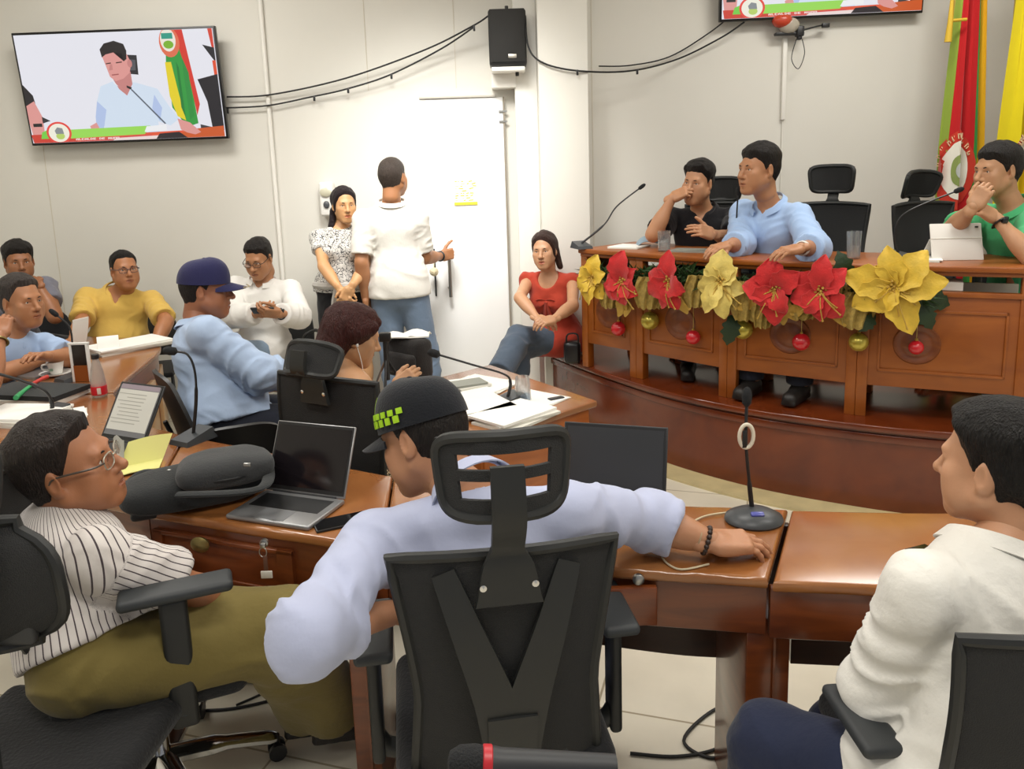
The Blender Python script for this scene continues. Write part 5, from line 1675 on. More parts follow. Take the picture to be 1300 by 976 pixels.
for lab, u, v, y, yaw, kw in (('black mesh chair behind the man in the black polo', 915, 260, 5.12, -15, dict(head_z=1.02)),
                             ('black mesh chair with headrest right of the man in the light blue shirt', 1042, 270, 4.72, -35, dict(head_z=1.07, head_h=.16)),
                             ('empty black mesh chair with headrest left of the man in green', 1212, 270, 4.42, 20, dict(head_z=1.04, head_tilt=.35)),
                             ('black mesh chair at the right edge behind the man in green', 1318, 240, 4.15, -60, dict(head_z=1.08, head_h=.17))):
    p = wy(u, v, y)
    mesh_chair(lab, (p.x, y, .45), rz_of(yaw), z0=.54, z1=.99, group=SCH, slots=False, spine=True, head_y=-.28, **kw)


# ================================================================ people
def lim(a, p, L): return a + (p - a).normalized() * L


def J(a, u, v, L, s): return wlen(u, v, a, L, s)


def report(n, P):
    d = lambda a, b: (P[a] - P[b]).length
    print('PROP', n, 'torso %.2f sh %.2f arms %.2f %.2f | %.2f %.2f legs %.2f %.2f | %.2f %.2f pel z %.2f' % (d('neck', 'pel'), d('sl', 'sr'), d('sl', 'el'), d('el', 'wl'), d('sr', 'er'), d('er', 'wr'), d('hl', 'kl'), d('kl', 'al'), d('hr', 'kr'), d('kr', 'ar'), P['pel'].z), 'ankle z %.2f %.2f' % (P['al'].z, P['ar'].z))


def drop_leg(P, s, floor=0.0, fwd=None, out=0.0):
    """shin hangs from the knee to the floor"""
    k = P['k' + s]; z = floor + .085; h = k.z - z
    f = fwd if fwd is not None else Vector((0, 0, 0))
    P['a' + s] = Vector((k.x + f.x, k.y + f.y, z))


NAVYJ = cloth('navy_trousers', '#20232e'); BLACKT = cloth('black_trousers', '#1a1a1c'); JEANS = cloth('blue_jeans', '#4e627c', .3, 40)
LTJEANS = cloth('light_jeans', '#8ea4ba', .3, 40); DKJEANS = cloth('dark_jeans', '#262c42', .3, 40); KHAKI = cloth('khaki_cotton', '#786a3a', .3, 30)
GREYJ = cloth('grey_blue_jeans', '#4a5563', .3, 40)
SKB = mat('watch_black', '#17181a', .35)


def watch(root, w, e, m=None, r=.032, name='wristwatch', face=True):
    d = (w - e).normalized(); c = w - d * .03
    ref = Vector((0, 0, 1)); a = (ref - d * ref.dot(d)).normalized(); b = d.cross(a)
    o = MB().tube([c + a * math.cos(t * .3927) * r + b * math.sin(t * .3927) * r for t in range(16)], .009, 8, closed=True, flat=.5).build(name, m or SKB, root)
    if face:
        q = c + (a * .6 - b * .3 + Vector((0, -.7, 0))).normalized() * r
        MB().box(q, (.026, .026, .026), .006).build('watch_case', SKB, o)


# ---- man in the striped shirt, foreground left
hc = wy(86, 590, 1.94)
neck = wy(66, 676, 1.94); pel = wz(112, 806, .58)
P = pose(neck, pel, 100, 100, sw=.185)
P['sr'] = wy(122, 706, 1.79); P['sl'] = neck * 2 - P['sr'] - Vector((0, 0, .06))
P['er'] = J(P['sr'], 256, 752, .29, 1); P['wr'] = J(P['er'], 283, 772, .24, 1)
P['el'] = P['sl'] + Vector((.16, .06, -.24)); P['wl'] = P['el'] + Vector((.22, -.06, .02))
P['kr'] = lim(P['hr'], wz(345, 815, .50), .46); P['kl'] = lim(P['hl'], wz(430, 790, .54), .50)
P['ar'] = lim(P['kr'], wz(395, 905, .09), .44); P['al'] = lim(P['kl'], wz(432, 915, .10), .44)
report('striped', P)
STR = striped('striped_shirt', '#d2cbc6', '#4b4145', .0135, .17)
person('seated older man in a pinstriped short-sleeved shirt and khaki trousers wearing glasses', P, '#a8704e', .0075, .0032, hair='#2a221f',
       hairkw=dict(top=.020, side=.004, line=HL_HIGH, bumpy=.004, quiff=.006), shirt=dict(mat=STR, sleeve=.70, stripe=True, m=.016, wide=.034, hem=-.02, wrinkle=.007, collar=dict(h=.045, gap=.3), collarmat=cloth('striped_plain', '#cfc8c3')),
       pants=dict(mat=KHAKI, m=.016, wide=.03), shoes='#1f1a18', fat=1.06, face=1.08, head=(hc, 101, 10, 6, 1.11), glasses=dict(c='#b9b4a6', tc='#4a4038', metal=.6, t=1.1), seed=3,
       hands=dict(r=dict(curl=.5, back=Vector((.2, -.3, 1))), l=dict(curl=.4)))

# ---- capped officer, centre
hc = wy(537, 552, 1.80)
neck = wy(600, 622, 1.66); pel = wy(642, 935, 1.67)
P = pose(neck, pel, 185, 180)
P['sl'] = wy(476, 692, 1.63); P['sr'] = wy(722, 650, 1.70)
P['el'] = J(P['sl'], 388, 806, .30, -1); P['wl'] = J(P['el'], 496, 778, .26, 1)
P['er'] = J(P['sr'], 822, 660, .27, 1); P['wr'] = wz(903, 688, .80)
P['kl'] = lim(P['hl'], Vector((-.16, 2.1, .52)), .43); P['kr'] = lim(P['hr'], Vector((.14, 2.1, .52)), .43)
drop_leg(P, 'l', fwd=Vector((0, .05, 0))); drop_leg(P, 'r', fwd=Vector((0, .05, 0)))
report('officer', P)
LILAC = cloth('lilac_shirt', '#b3b9d3', .2, 26)
hd_ = wz(985, 688, .785) - P['wr']
CAPB = cloth('cap_black', '#191b20', .25, 200); CAPN = cloth('cap_navy', '#2a2a50', .25, 200); NEON = mat('neon_yellow', '#a5d21a', .6, bump=.2, bscale=200)


def cap(color, checks=False, brim_c=None, badge=None):
    def f(root, L, hf, hs):
        mb = MB()

        def dome(a, b):
            w = a * 2 * math.pi; e = b ** .85 * math.pi / 2
            fr = .5 + .5 * math.cos(w - math.pi / 2)
            rx, ry = .090, .112
            zz = .030 + (.094 + .014 * fr) * math.sin(e) ** .9 if b < 1 else .030 + .094 + .014 * .5
            k = math.cos(e) ** .62 if b < 1 else 0
            return L(rx * k * math.cos(w), -.012 + ry * k * math.sin(w), zz + .002 - .012 * (1 - fr) * (1 - b))
        mb.grid(dome, 40, 16, .004)
        c = mb.build('cap_crown', color, root)

        def brim(a, b):
            x = (a - .5) * 2
            y0 = -.012 + .112 * math.sqrt(max(0, 1 - (x * .072 / .090) ** 2)) - .004
            ln = .076 * (1 - abs(x) ** 2.6) ** .5 if abs(x) < 1 else 0
            return L(x * .074 * (1 + .02 * b), y0 + ln * b, .030 - .018 * x * x - .016 * b)
        MB().grid(brim, 24, 8, .005).build('cap_brim', brim_c or color, c)
        tp = dome(.2, .999)
        MB().ball(L(0, -.012, .133), (.008, .008, .005), 10, 6).build('cap_button', color, c)
        if checks:
            for r_ in range(2):
                for k in range(6):
                    a0 = .315 + (k + (.5 if r_ else 0)) * .036
                    MB().grid(lambda a, b: dome(a0 + a * .021, .045 + r_ * .085 + b * .075) + (dome(a0 + a * .021, .1) - L(0, -.012, .05)).normalized() * .005, 3, 3, .003).build('reflective_check', NEON, c)
            MB().grid(lambda a, b: dome(.275 + a * .04, .10 + b * .38) + (dome(.295, .2) - L(0, -.012, .05)).normalized() * .004, 4, 6, .003).build('front_badge', NEON, c)
        if badge: badge(c, L, dome)
    return f


root, L, ax = person('officer in a black cap with neon checks and lilac shirt, seen from behind reaching right', P, '#b07d5c', .0075, .0034, hair='#1d1815', hairkw=dict(top=.004, side=.004, bumpy=.001),
       shirt=dict(mat=LILAC, sleeve=1.42, m=.015, wide=.014, hem=-.05, wrinkle=.012, collar=dict(h=.05, gap=.2)), pants=dict(mat=BLACKT), head=(hc, -118, -24, 8, 1.04), seed=5,
       hands=dict(r=dict(d=hd_, back=Vector((0, -.15, 1)), curl=[.4, .35, .4, .45], thumb=.3, sc=1.04), l=dict(curl=.6)), extra=cap(CAPB, True))
# beaded bracelet and leather cord
d = (P['wr'] - P['er']).normalized(); c = P['wr'] - d * .012
a_ = Vector((0, 0, 1)); a_ = (a_ - d * a_.dot(d)).normalized(); b_ = d.cross(a_)
mb = MB()
for k in range(16): mb.ball(c + (a_ * math.cos(k * .3927) * .9 + b_ * math.sin(k * .3927)) * .034, .0068, 8, 6)
mb.build('bead_bracelet', mat('dark_beads', '#2b1b14', .35), root)
mb = MB(); mb.tube([c - d * .02 + (a_ * math.cos(t * .3927) * .9 + b_ * math.sin(t * .3927)) * .034 for t in range(16)], .003, 6, closed=True)
for k in range(3): mb.tube(spline([c - b_ * .03 - a_ * .02, c - b_ * .05 - a_ * .03 + d * .02 * k, c - b_ * .06 - a_ * .032 + d * (.03 + .03 * k)], 4), [.004] * 4 + [.006] * 4 + [.002], 6)
mb.build('leather_cord', mat('leather_cord', '#a58b6c', .7), root)

# ---- man in the white shirt, foreground right
hc = wy(1266, 588, 1.50)
neck = wy(1268, 700, 1.45); pel = wz(1262, 990, .55)
P = pose(neck, pel, -150, -150, sw=.19)
P['sl'] = wy(1172, 748, 1.38)
P['el'] = J(P['sl'], 1118, 880, .28, 1); P['wl'] = J(P['el'], 1190, 895, .24, 1)
P['er'] = P['sr'] + Vector((.02, .08, -.27)); P['wr'] = pel + Vector((-.02, .16, .12))
P['kl'] = lim(P['hl'], wz(1085, 985, .48), .40); P['kr'] = lim(P['hr'], wz(1215, 965, .47), .42)
drop_leg(P, 'l'); drop_leg(P, 'r', fwd=Vector((-.05, .05, 0)))
report('white right', P)
WSH = cloth('white_linen', '#e3e0d8', .3, 40)
person('man in a white long-sleeved shirt and dark jeans at the right edge, seen from behind', P, '#c08e6c', .0075, .0034, hair='#14110f', hairkw=dict(top=.022, side=.005, bumpy=.003, quiff=.008),
       shirt=dict(mat=WSH, sleeve=1.7, m=.016, wide=.016, hem=-.06, wrinkle=.010, collar=dict(h=.045, gap=.25)), pants=dict(mat=DKJEANS, m=.014, wide=.03), head=(hc, -146, -4, 0, 1.02), face=1.06, seed=8,
       hands=dict(l=dict(curl=.7), r=dict(curl=.5)))

# ---- red-haired woman at the middle desk
hc = wy(450, 424, 3.05)
neck = wy(446, 480, 2.98); pel = wy(430, 612, 2.92)
P = pose(neck, pel, 118, 120, sw=.165)
P['er'] = J(P['sr'], 496, 550, .27, 1); P['wr'] = J(P['er'], 504, 492, .22, 1)
P['el'] = J(P['sl'], 470, 530, .27, 1); P['wl'] = J(P['el'], 516, 500, .22, 1)
P['kr'] = lim(P['hr'], pel + Vector((.5, .22, -.02)), .42); P['kl'] = lim(P['hl'], pel + Vector((.45, .4, -.02)), .42)
drop_leg(P, 'l'); drop_leg(P, 'r')
report('maroon', P)


def long_hair(hc, hf, hs, L):
    Fd = Field(npv(hc) - .34, npv(hc) + .34, .008)
    ax_ = [npv(a) for a in hf]
    Fd.ell(L(0, -.035, .03), ax_, [.098, .105, .095], .03)
    Fd.ell(L(0, -.075, -.06), ax_, [.088, .062, .11], .04)
    Fd.ell(L(0, -.085, -.13), ax_, [.080, .05, .10], .04)
    Fd.cap(L(0, .03, .092), L(0, .072, .068), .03, .02, .03)
    for s in (-1, 1): Fd.cap(L(s * .06, .055, .055), L(s * .076, -.02, .01), .018, .022, .03)
    v, q = Fd.mesh()
    n = vnormals(v, q)
    v = v + n * (.005 * vnoise(v * 14, 3) + .003 * vnoise(v * np.array([90, 90, 12.0]), 5))[:, None]
    return v, q


DRESS = printed('brown_print', '#b19a78', '#33241c', 38, .13)
root, L, ax = person('woman with long dark red hair and a strapless print top, looking down', P, '#b88a64', .009, .004, hair='#38130f', hairkw=dict(top=.012, side=.006, long=long_hair),
       shirt=dict(mat=DRESS, sleeve=0, m=.008, hem=-.08, offshoulder=.30, wrinkle=.003), pants=dict(mat=BLACKT), female=True, head=(hc, 112, -22, 0, .97), seed=4, face=.98,
       hands=dict(r=dict(d=Vector((.75, .4, .5)), back=Vector((.3, -.8, .5)), curl=.6), l=dict(d=Vector((.7, .5, .3)), back=Vector((0, .3, .9)), curl=.7)))
MB().ball(L(.083, .004, -.03), (.006, .006, .009), 8, 6).tube(spline([L(.084, .006, -.036), L(.07, .06, -.12), L(.04, .1, -.24)], 6), .0016, 6).build('earphone', mat('white_plastic', '#e8e6e2', .35), root)

# ---- man in the navy cap
hc = wy(262, 366, 3.60)
neck = wy(250, 416, 3.56); pel = wy(276, 530, 3.47)
P = pose(neck, pel, 122, 112, sw=.20)
P['er'] = J(P['sr'], 338, 482, .29, 1); P['wr'] = J(P['er'], 372, 464, .25, 1)
P['el'] = P['sl'] + Vector((.1, .05, -.26)); P['wl'] = P['el'] + Vector((.24, .02, .02))
P['kr'] = lim(P['hr'], pel + Vector((.5, .05, -.05)), .43); P['kl'] = lim(P['hl'], pel + Vector((.5, .2, -.05)), .43)
drop_leg(P, 'l'); drop_leg(P, 'r')
report('navycap', P)
BLUE = cloth('light_blue_shirt', '#a9bcd8', .2, 26)


def scroll(c, L, dome):
    MB().grid(lambda a, b: L((a - .5) * .09, .165 + .018 * (1 - (2 * a - 1) ** 2) + .0 * b, .020 - .004 * b) + Vector((0, 0, .001)), 8, 2, .003).build('brim_trim', mat('cream_trim', '#b9a987', .6), c)


person('heavy man in a navy cap and light blue shirt, seen from behind', P, '#9a6244', .009, .004, hair='#1a1512', hairkw=dict(top=.004, side=.004, bumpy=.001), fat=1.28, face=1.12,
       shirt=dict(mat=BLUE, sleeve=1.45, m=.018, wide=.018, hem=-.02, wrinkle=.011, collar=dict(h=.045, gap=.2)), pants=dict(mat=NAVYJ, m=.014), head=(hc, 100, -6, 0, 1.03), seed=6, extra=cap(CAPN, brim_c=CAPN, badge=scroll),
       hands=dict(r=dict(curl=.6), l=dict(curl=.4)))

# ---- man texting against the back wall
hc = wy(328, 327, 5.08)
neck = wy(334, 356, 5.16); pel = wy(336, 446, 5.20)
P = pose(neck, pel, -4, -4, sw=.185)
P['er'] = J(P['sr'], 297, 402, .28, -1); P['wr'] = J(P['er'], 327, 398, .24, -1)
P['el'] = J(P['sl'], 380, 402, .28, -1); P['wl'] = J(P['el'], 354, 398, .24, -1)
P['kr'] = lim(P['hr'], P['hr'] + Vector((.02, -.42, .0)), .43); P['kl'] = lim(P['hl'], P['hl'] + Vector((-.14, -.40, .12)), .43)
drop_leg(P, 'r'); P['al'] = P['kl'] + Vector((-.22, .02, -.34))
report('texting', P)
root, L, ax = person('man in a white shirt and light jeans texting on a phone by the back wall', P, '#a97753', .010, .0042, shirt=dict(mat=cloth('white_cotton', '#dbd8d2', .2, 26), sleeve=1.9, m=.014, wide=.02, hem=-.08, wrinkle=.008, collar=dict(h=.04, gap=.35), vee=.04),
       pants=dict(mat=LTJEANS), head=(hc, -10, -22, 0, 1.0), seed=9, hairkw=dict(top=.015, side=.004), face=1.05,
       hands=dict(r=dict(d=Vector((.75, -.5, .2)), back=Vector((-.2, -.7, -.6)), curl=.7), l=dict(d=Vector((-.75, -.5, .2)), back=Vector((.2, -.7, -.6)), curl=.7)), glasses=dict(c='#26221f'))
watch(root, P['wl'], P['el'], r=.036)
ph = (P['wl'] + P['wr']) / 2 + Vector((0, -.085, .035))
t = tag(MB().box(ph, (.14, .01, .07), .004, Matrix.Rotation(.9, 3, 'X')).build('mobile_phone', BLACK), 'dark phone held in both hands by the texting man', 'phone')

# ---- man in the yellow shirt
hc = wy(158, 342, 5.12)
neck = wy(152, 370, 5.18); pel = wy(152, 448, 5.20)
P = pose(neck, pel, 12, 18, sw=.20)
P['er'] = J(P['sr'], 104, 410, .28, -1); P['wr'] = J(P['er'], 92, 432, .24, -1)
P['el'] = J(P['sl'], 211, 408, .28, -1); P['wl'] = J(P['el'], 196, 440, .24, -1)
P['kr'] = lim(P['hr'], P['hr'] + Vector((-.10, -.34, .16)), .43); P['kl'] = lim(P['hl'], P['hl'] + Vector((.12, -.42, .0)), .43)
P['ar'] = P['kr'] + Vector((.22, -.1, -.30)); drop_leg(P, 'l')
report('yellow', P)
person('man in a yellow polo shirt and glasses leaning back by the wall', P, '#a9714b', .010, .0042, shirt=dict(mat=cloth('yellow_cotton', '#d2ae58', .2, 26), sleeve=.85, m=.012, wide=.018, hem=-.08, wrinkle=.009, collar=dict(h=.04, gap=.35), vee=.06),
       pants=dict(mat=BLACKT), head=(hc, 40, 3, 0, 1.0), seed=10, fat=1.15, face=1.1, hairkw=dict(top=.012, side=.003, line=HL_HIGH), glasses=dict(c='#2b2a3c', lens='#b9a7d8'))

# ---- man resting his chin on his hand
hc = wy(24, 331, 5.12)
neck = wy(20, 366, 5.18); pel = wy(18, 450, 5.24)
P = pose(neck, pel, 25, 25, sw=.19)
P['sl'] = wy(58, 364, 5.02)
P['el'] = J(P['sl'], 70, 402, .28, -1); P['wl'] = J(P['el'], 48, 361, .24, 1)
P['er'] = P['sr'] + Vector((-.02, -.08, -.27)); P['wr'] = P['er'] + Vector((.2, -.1, .0))
P['kr'] = P['hr'] + Vector((.12, -.41, 0)); P['kl'] = P['hl'] + Vector((.2, -.37, .02)); drop_leg(P, 'l'); drop_leg(P, 'r')
report('chin', P)
person('dark-haired man resting his chin on his hand at the left edge by the wall', P, '#94613f', .010, .0042, shirt=dict(mat=cloth('grey_cotton', '#70707a', .2, 30), sleeve=.55, m=.012, wide=.02, hem=-.06, wrinkle=.008, collar=dict(h=.035, gap=.3)),
       pants=dict(mat=printed('camo_print', '#3a2c1e', '#14110e', 14, .12)), head=(hc, 38, -4, 0, 1.03), seed=11, face=1.06, hairkw=dict(top=.022, side=.008, line=HL_FULL),
       hands=dict(l=dict(d=hc + Vector((.03, -.09, -.08)) - P['wl'], back=Vector((.6, -.7, .2)), curl=.9), r=dict(curl=.4)))

# ---- grey-haired man in the blue polo at the far left desk
hc = wy(27, 381, 4.10)
neck = wy(12, 424, 4.10); pel = wy(-14, 520, 4.08)
P = pose(neck, pel, 48, 60, sw=.185)
P['el'] = J(P['sl'], 92, 455, .28, -1); P['wl'] = J(P['el'], 60, 452, .2, -1)
P['er'] = J(P['sr'], 2, 475, .28, -1); P['wr'] = J(P['er'], 58, 455, .25, 1)
P['kr'] = P['hr'] + Vector((.38, -.2, 0)); P['kl'] = P['hl'] + Vector((.4, -.15, 0)); drop_leg(P, 'l'); drop_leg(P, 'r')
report('bluepolo', P)
person('grey-haired man in a pale blue polo resting his arms on the far left desk', P, '#a8734f', .010, .0042, hair='#3b3431', shirt=dict(mat=cloth('pale_blue_polo', '#a8bfe0', .2, 30), sleeve=.72, m=.013, wide=.02, hem=-.06, wrinkle=.008, collar=dict(h=.04, gap=.35)),
       pants=dict(mat=NAVYJ), head=(hc, 68, -3, 0, 1.08), seed=12, face=1.1, fat=1.1, hairkw=dict(top=.018, side=.005, line=HL_HIGH),
       hands=dict(r=dict(back=Vector((0, -.3, 1)), curl=.4), l=dict(back=Vector((0, -.3, 1)), curl=.4)))

# ---- person cut by the left edge, forearm propped on the desk
hc = wy(-75, 420, 3.5); neck = wy(-80, 475, 3.5); pel = wy(-85, 590, 3.5)
P = pose(neck, pel, 70, 70, sw=.18)
P['sr'] = wy(-60, 500, 3.32)
P['er'] = J(P['sr'], -14, 486, .28, -1); P['wr'] = J(P['er'], 0, 426, .25, 1)
P['kr'] = P['hr'] + Vector((.4, -.1, 0)); P['kl'] = P['hl'] + Vector((.4, -.05, 0)); drop_leg(P, 'l'); drop_leg(P, 'r')
root, L, ax = person('person cut off by the left edge with only a propped forearm showing', P, '#a06a48', .011, .005, shirt=dict(mat=cloth('white_cotton', '#dbd8d2', .2, 26), sleeve=.6, m=.012, hem=-.06), pants=dict(mat=NAVYJ), head=(hc, 70, 0, 0, 1), seed=13, hands=dict(r=dict(curl=.6)))
watch(root, P['wr'], P['er'], BRASS, r=.034, name='bracelet', face=False)

# ---- standing woman by the dispenser
hc = wy(437, 259, 5.32)
neck = wy(433, 290, 5.36); pel = wy(437, 368, 5.36)
P = pose(neck, pel, 8, 8, sw=.155, hw=.085)
P['er'] = J(P['sr'], 411, 338, .26, -1); P['wr'] = J(P['er'], 432, 368, .23, -1)
P['el'] = J(P['sl'], 464, 338, .26, -1); P['wl'] = J(P['el'], 445, 366, .23, -1)
for s, dx in (('r', -.02), ('l', .02)):
    P['k' + s] = P['h' + s] + Vector((dx, -.02, -.42)); P['a' + s] = Vector((P['k' + s].x, P['k' + s].y + .02, .085))
report('standing w', P)


def ponytail(hc, hf, hs, L):
    Fd = Field(npv(hc) - .4, npv(hc) + .4, .008); ax_ = [npv(a) for a in hf]
    Fd.ell(L(0, -.04, .03), ax_, [.086, .09, .086], .03)
    Fd.cap(L(.07, -.05, -.05), L(.085, -.03, -.16), .022, .024, .02); Fd.cap(L(.085, -.03, -.16), L(.075, .03, -.28), .024, .012, .02)
    return Fd.mesh()


root, L, ax = person('young woman standing by the wall in a black and white print blouse, hands clasped', P, '#c79668', .009, .0042, hair='#1d1216', hairkw=dict(top=.012, side=.010, line=HL_FEM, long=ponytail), female=True,
       shirt=dict(mat=printed('white_print', '#d4d1cb', '#4c4a4a', 34, .06), sleeve=.48, m=.010, wide=.012, hem=.0, wrinkle=.006), pants=dict(mat=BLACKT, skirt=True, waist=.13), head=(hc, 24, -6, 0, .96), seed=14, face=.95,
       hands=dict(r=dict(d=Vector((.5, -.1, -.8)), back=Vector((-.4, -.9, 0)), curl=.7), l=dict(d=Vector((-.5, -.1, -.8)), back=Vector((.4, -.9, 0)), curl=.7)))
mb = MB(); up = ax['up']; q = pel + up * .05
mb.tube([q + Vector((.190 * math.cos(a * .3142), .152 * math.sin(a * .3142) - .01, 0)) for a in range(20)], .024, 8, closed=True)
mb.build('knotted_sweater', cloth('pale_grey_knit', '#bdb9b2', .4, 80), root)
for s in (-1, 1): MB().tube(spline([q + Vector((s * .02, -.165, 0)), q + Vector((s * .03, -.195, -.08)), q + Vector((s * .045, -.19, -.17))], 5), [.026] * 5 + [.03] * 5 + [.022], 10, flat=.5).build('sweater_sleeve', cloth('pale_grey_knit', '#bdb9b2', .4, 80), root)

# ---- man in the white polo at the door
hc = wy(499, 224, 5.22)
neck = wy(497, 258, 5.22); pel = wy(506, 366, 5.22)
P = pose(neck, pel, 172, 176, sw=.19)
P['sr'] = wy(531, 277, 5.24); P['sl'] = wy(461, 279, 5.18)
P['er'] = J(P['sr'], 539, 327, .28, 1); P['wr'] = J(P['er'], 561, 325, .26, 1)
P['el'] = J(P['sl'], 459, 333, .28, -1); P['wl'] = J(P['el'], 464, 378, .25, 1)
P['hr'] = pel + Vector((.09, 0, -.03)); P['hl'] = pel + Vector((-.09, 0, -.03))
P['kr'] = P['hr'] + Vector((.07, .02, -.42)); P['kl'] = P['hl'] + Vector((.02, .03, -.42))
P['ar'] = Vector((P['kr'].x + .03, P['kr'].y - .02, .085)); P['al'] = Vector((P['kl'].x + .01, P['kl'].y - .02, .085))
report('white polo', P)
root, L, ax = person('standing man in a white polo and jeans seen from behind, reaching for the door pull', P, '#a4714d', .009, .0042, hair='#3a312b', hairkw=dict(top=.007, side=.004, bumpy=.001, line=HL_FULL), fat=1.08,
       shirt=dict(mat=cloth('white_pique', '#dad7cf', .15, 60), sleeve=.82, m=.013, wide=.018, hem=-.05, pm=.022, wrinkle=.006, collar=dict(h=.035, gap=.2)), pants=dict(mat=cloth('mid_jeans', '#66768a', .3, 40), m=.012, wide=.022), head=(hc, 160, 0, 0, 1.02), seed=15,
       hands=dict(r=dict(d=Vector((.7, .5, .1)), back=Vector((.4, -.9, 0)), curl=1.25, thumb=-.3), l=dict(curl=.5, back=Vector((-1, 0, 0)))))
watch(root, P['wr'], P['er'], r=.034)

# ---- woman in the red top on the stage's edge
hc = wy(691, 317, 5.15)
neck = wy(697, 348, 5.20); pel = wy(710, 430, 5.36)
P = pose(neck, pel, -22, -48, sw=.16)
P['er'] = J(P['sr'], 660, 378, .26, -1); P['wr'] = J(P['er'], 682, 404, .22, -1)
P['el'] = J(P['sl'], 727, 388, .26, -1); P['wl'] = J(P['el'], 703, 405, .22, -1)
P['kl'] = lim(P['hl'], wy(654, 428, 5.05), .43); P['kr'] = lim(P['hr'], wy(664, 440, 5.15), .42)
P['al'] = J(P['kl'], 633, 476, .38, -1); P['ar'] = lim(P['kr'], Vector((P['kr'].x - .03, P['kr'].y - .05, .085)), .45)
P['ar'].z = .085
P['toe_l'] = Vector((-.5, -.8, -.1)); P['toe_r'] = Vector((-.4, -.9, 0))
report('red', P)


def bun(hc, hf, hs, L):
    Fd = Field(npv(hc) - .3, npv(hc) + .3, .008); ax_ = [npv(a) for a in hf]
    Fd.ell(L(0, -.04, .03), ax_, [.086, .09, .086], .03)
    Fd.cap(L(-.06, -.06, -.03), L(-.085, -.05, -.13), .028, .02, .03)
    return Fd.mesh()


REDM = cloth('red_blouse', '#a53a28', .25, 30)
root, L, ax = person('woman in a red sleeveless top and grey trousers seated on the stage edge', P, '#b98a68', .009, .0042, hair='#33201a', hairkw=dict(top=.014, side=.010, line=HL_FEM, part=.006, long=bun), female=True, brows='#2a1a14',
       shirt=dict(mat=REDM, sleeve=.10, m=.012, hem=-.04, wrinkle=.008, neck=.04, vee=.03), pants=dict(mat=GREYJ, wide=.035), shoes='#2b2320', head=(hc, -18, -3, 4, .97), seed=16,
       hands=dict(r=dict(d=Vector((.7, -.5, -.2)), back=Vector((0, -.5, .9)), curl=.5), l=dict(d=Vector((-.8, -.5, -.1)), back=Vector((0, -.5, .9)), curl=.5)))
f1, up, r1 = ax['f1'], ax['up'], ax['r1']; q = neck - up * .13 + f1 * .135
bw = MB()
for s in (-1, 1): bw.grid(lambda a, b: q + r1 * s * a * .075 + up * ((b - .5) * .05 * (0.3 + math.sin(a * 2.6)) - .02 * a) + f1 * (.014 * math.sin(a * 3) + .008 * math.sin(b * 6)), 8, 5, .004)
for s in (-1, 1): bw.grid(lambda a, b: q + r1 * (s * .02 * a + (b - .5) * .035) - up * a * .12 + f1 * (.012 + .008 * math.sin(b * 5)), 8, 4, .004)
bw.build('neck_bow', REDM, root)

# ---- three men at the stage desk
hc = wy(886, 231, 4.86)
neck = wy(892, 266, 4.94); pel = wy(894, 362, 5.02)
P = pose(neck, pel, -22, -15, sw=.195)
P['er'] = J(P['sr'], 829, 298, .28, -1); P['wr'] = J(P['er'], 854, 250, .25, 1)
P['el'] = J(P['sl'], 930, 305, .28, -1); P['wl'] = J(P['el'], 905, 297, .22, -1)
P['kr'] = P['hr'] + Vector((-.1, -.41, 0)); P['kl'] = P['hl'] + Vector((.0, -.42, 0)); drop_leg(P, 'l', .45); drop_leg(P, 'r', .45)
report('black polo', P)
person('man in a black polo shirt with his hand at his mouth, on the stage', P, '#b98662', .009, .0040, fat=1.15, face=1.12, shirt=dict(mat=cloth('black_pique', '#17161a', .2, 60), sleeve=.7, m=.013, wide=.024, hem=-.06, wrinkle=.007, collar=dict(h=.038, gap=.35), vee=.06),
       pants=dict(mat=DKJEANS), head=(hc, -40, -4, -6, 1.02), seed=17, hairkw=dict(top=.026, side=.006, quiff=.006, bumpy=.005),
       hands=dict(r=dict(d=hc + Vector((-.08, -.10, -.045)) - P['wr'], back=Vector((-.5, -.6, .6)), curl=[.55, .8, 1.0, 1.1]), l=dict(d=Vector((-.85, -.3, .25)), back=Vector((.1, -.8, .5)), curl=.35, thumb=-.2)))

hc = wy(963, 214, 4.38)
neck = wy(978, 258, 4.42); pel = wy(992, 378, 4.52)
P = pose(neck, pel, -52, -40, sw=.19)
P['sl'] = wy(1014, 274, 4.28)
P['el'] = J(P['sl'], 1034, 315, .28, -1); P['wl'] = J(P['el'], 1016, 315, .24, -1)
P['er'] = J(P['sr'], 940, 310, .28, -1); P['wr'] = J(P['er'], 922, 312, .24, -1)
P['kr'] = P['hr'] + Vector((-.2, -.38, 0)); P['kl'] = P['hl'] + Vector((-.12, -.40, 0)); drop_leg(P, 'l', .45); drop_leg(P, 'r', .45)
report('lt blue', P)
root, L, ax = person('man in a light blue shirt looking left, seated in the middle of the stage desk', P, '#b07c58', .009, .0038, shirt=dict(mat=cloth('sky_shirt', '#a3bde2', .2, 26), sleeve=1.5, m=.015, wide=.022, hem=-.06, wrinkle=.008, collar=dict(h=.042, gap=.4), vee=.08),
       pants=dict(mat=NAVYJ), head=(hc, -68, -2, 0, 1.1), seed=18, hairkw=dict(top=.020, side=.005, line=HL_FULL), face=1.0,
       hands=dict(l=dict(d=Vector((-.9, -.25, -.1)), back=Vector((0, -.2, 1)), curl=.35), r=dict(d=Vector((-.8, -.5, -.1)), back=Vector((0, -.2, 1)), curl=.35)))
watch(root, P['wl'], P['el'], mat('white_band', '#d8d4cc', .5), r=.034, name='wristband', face=False)

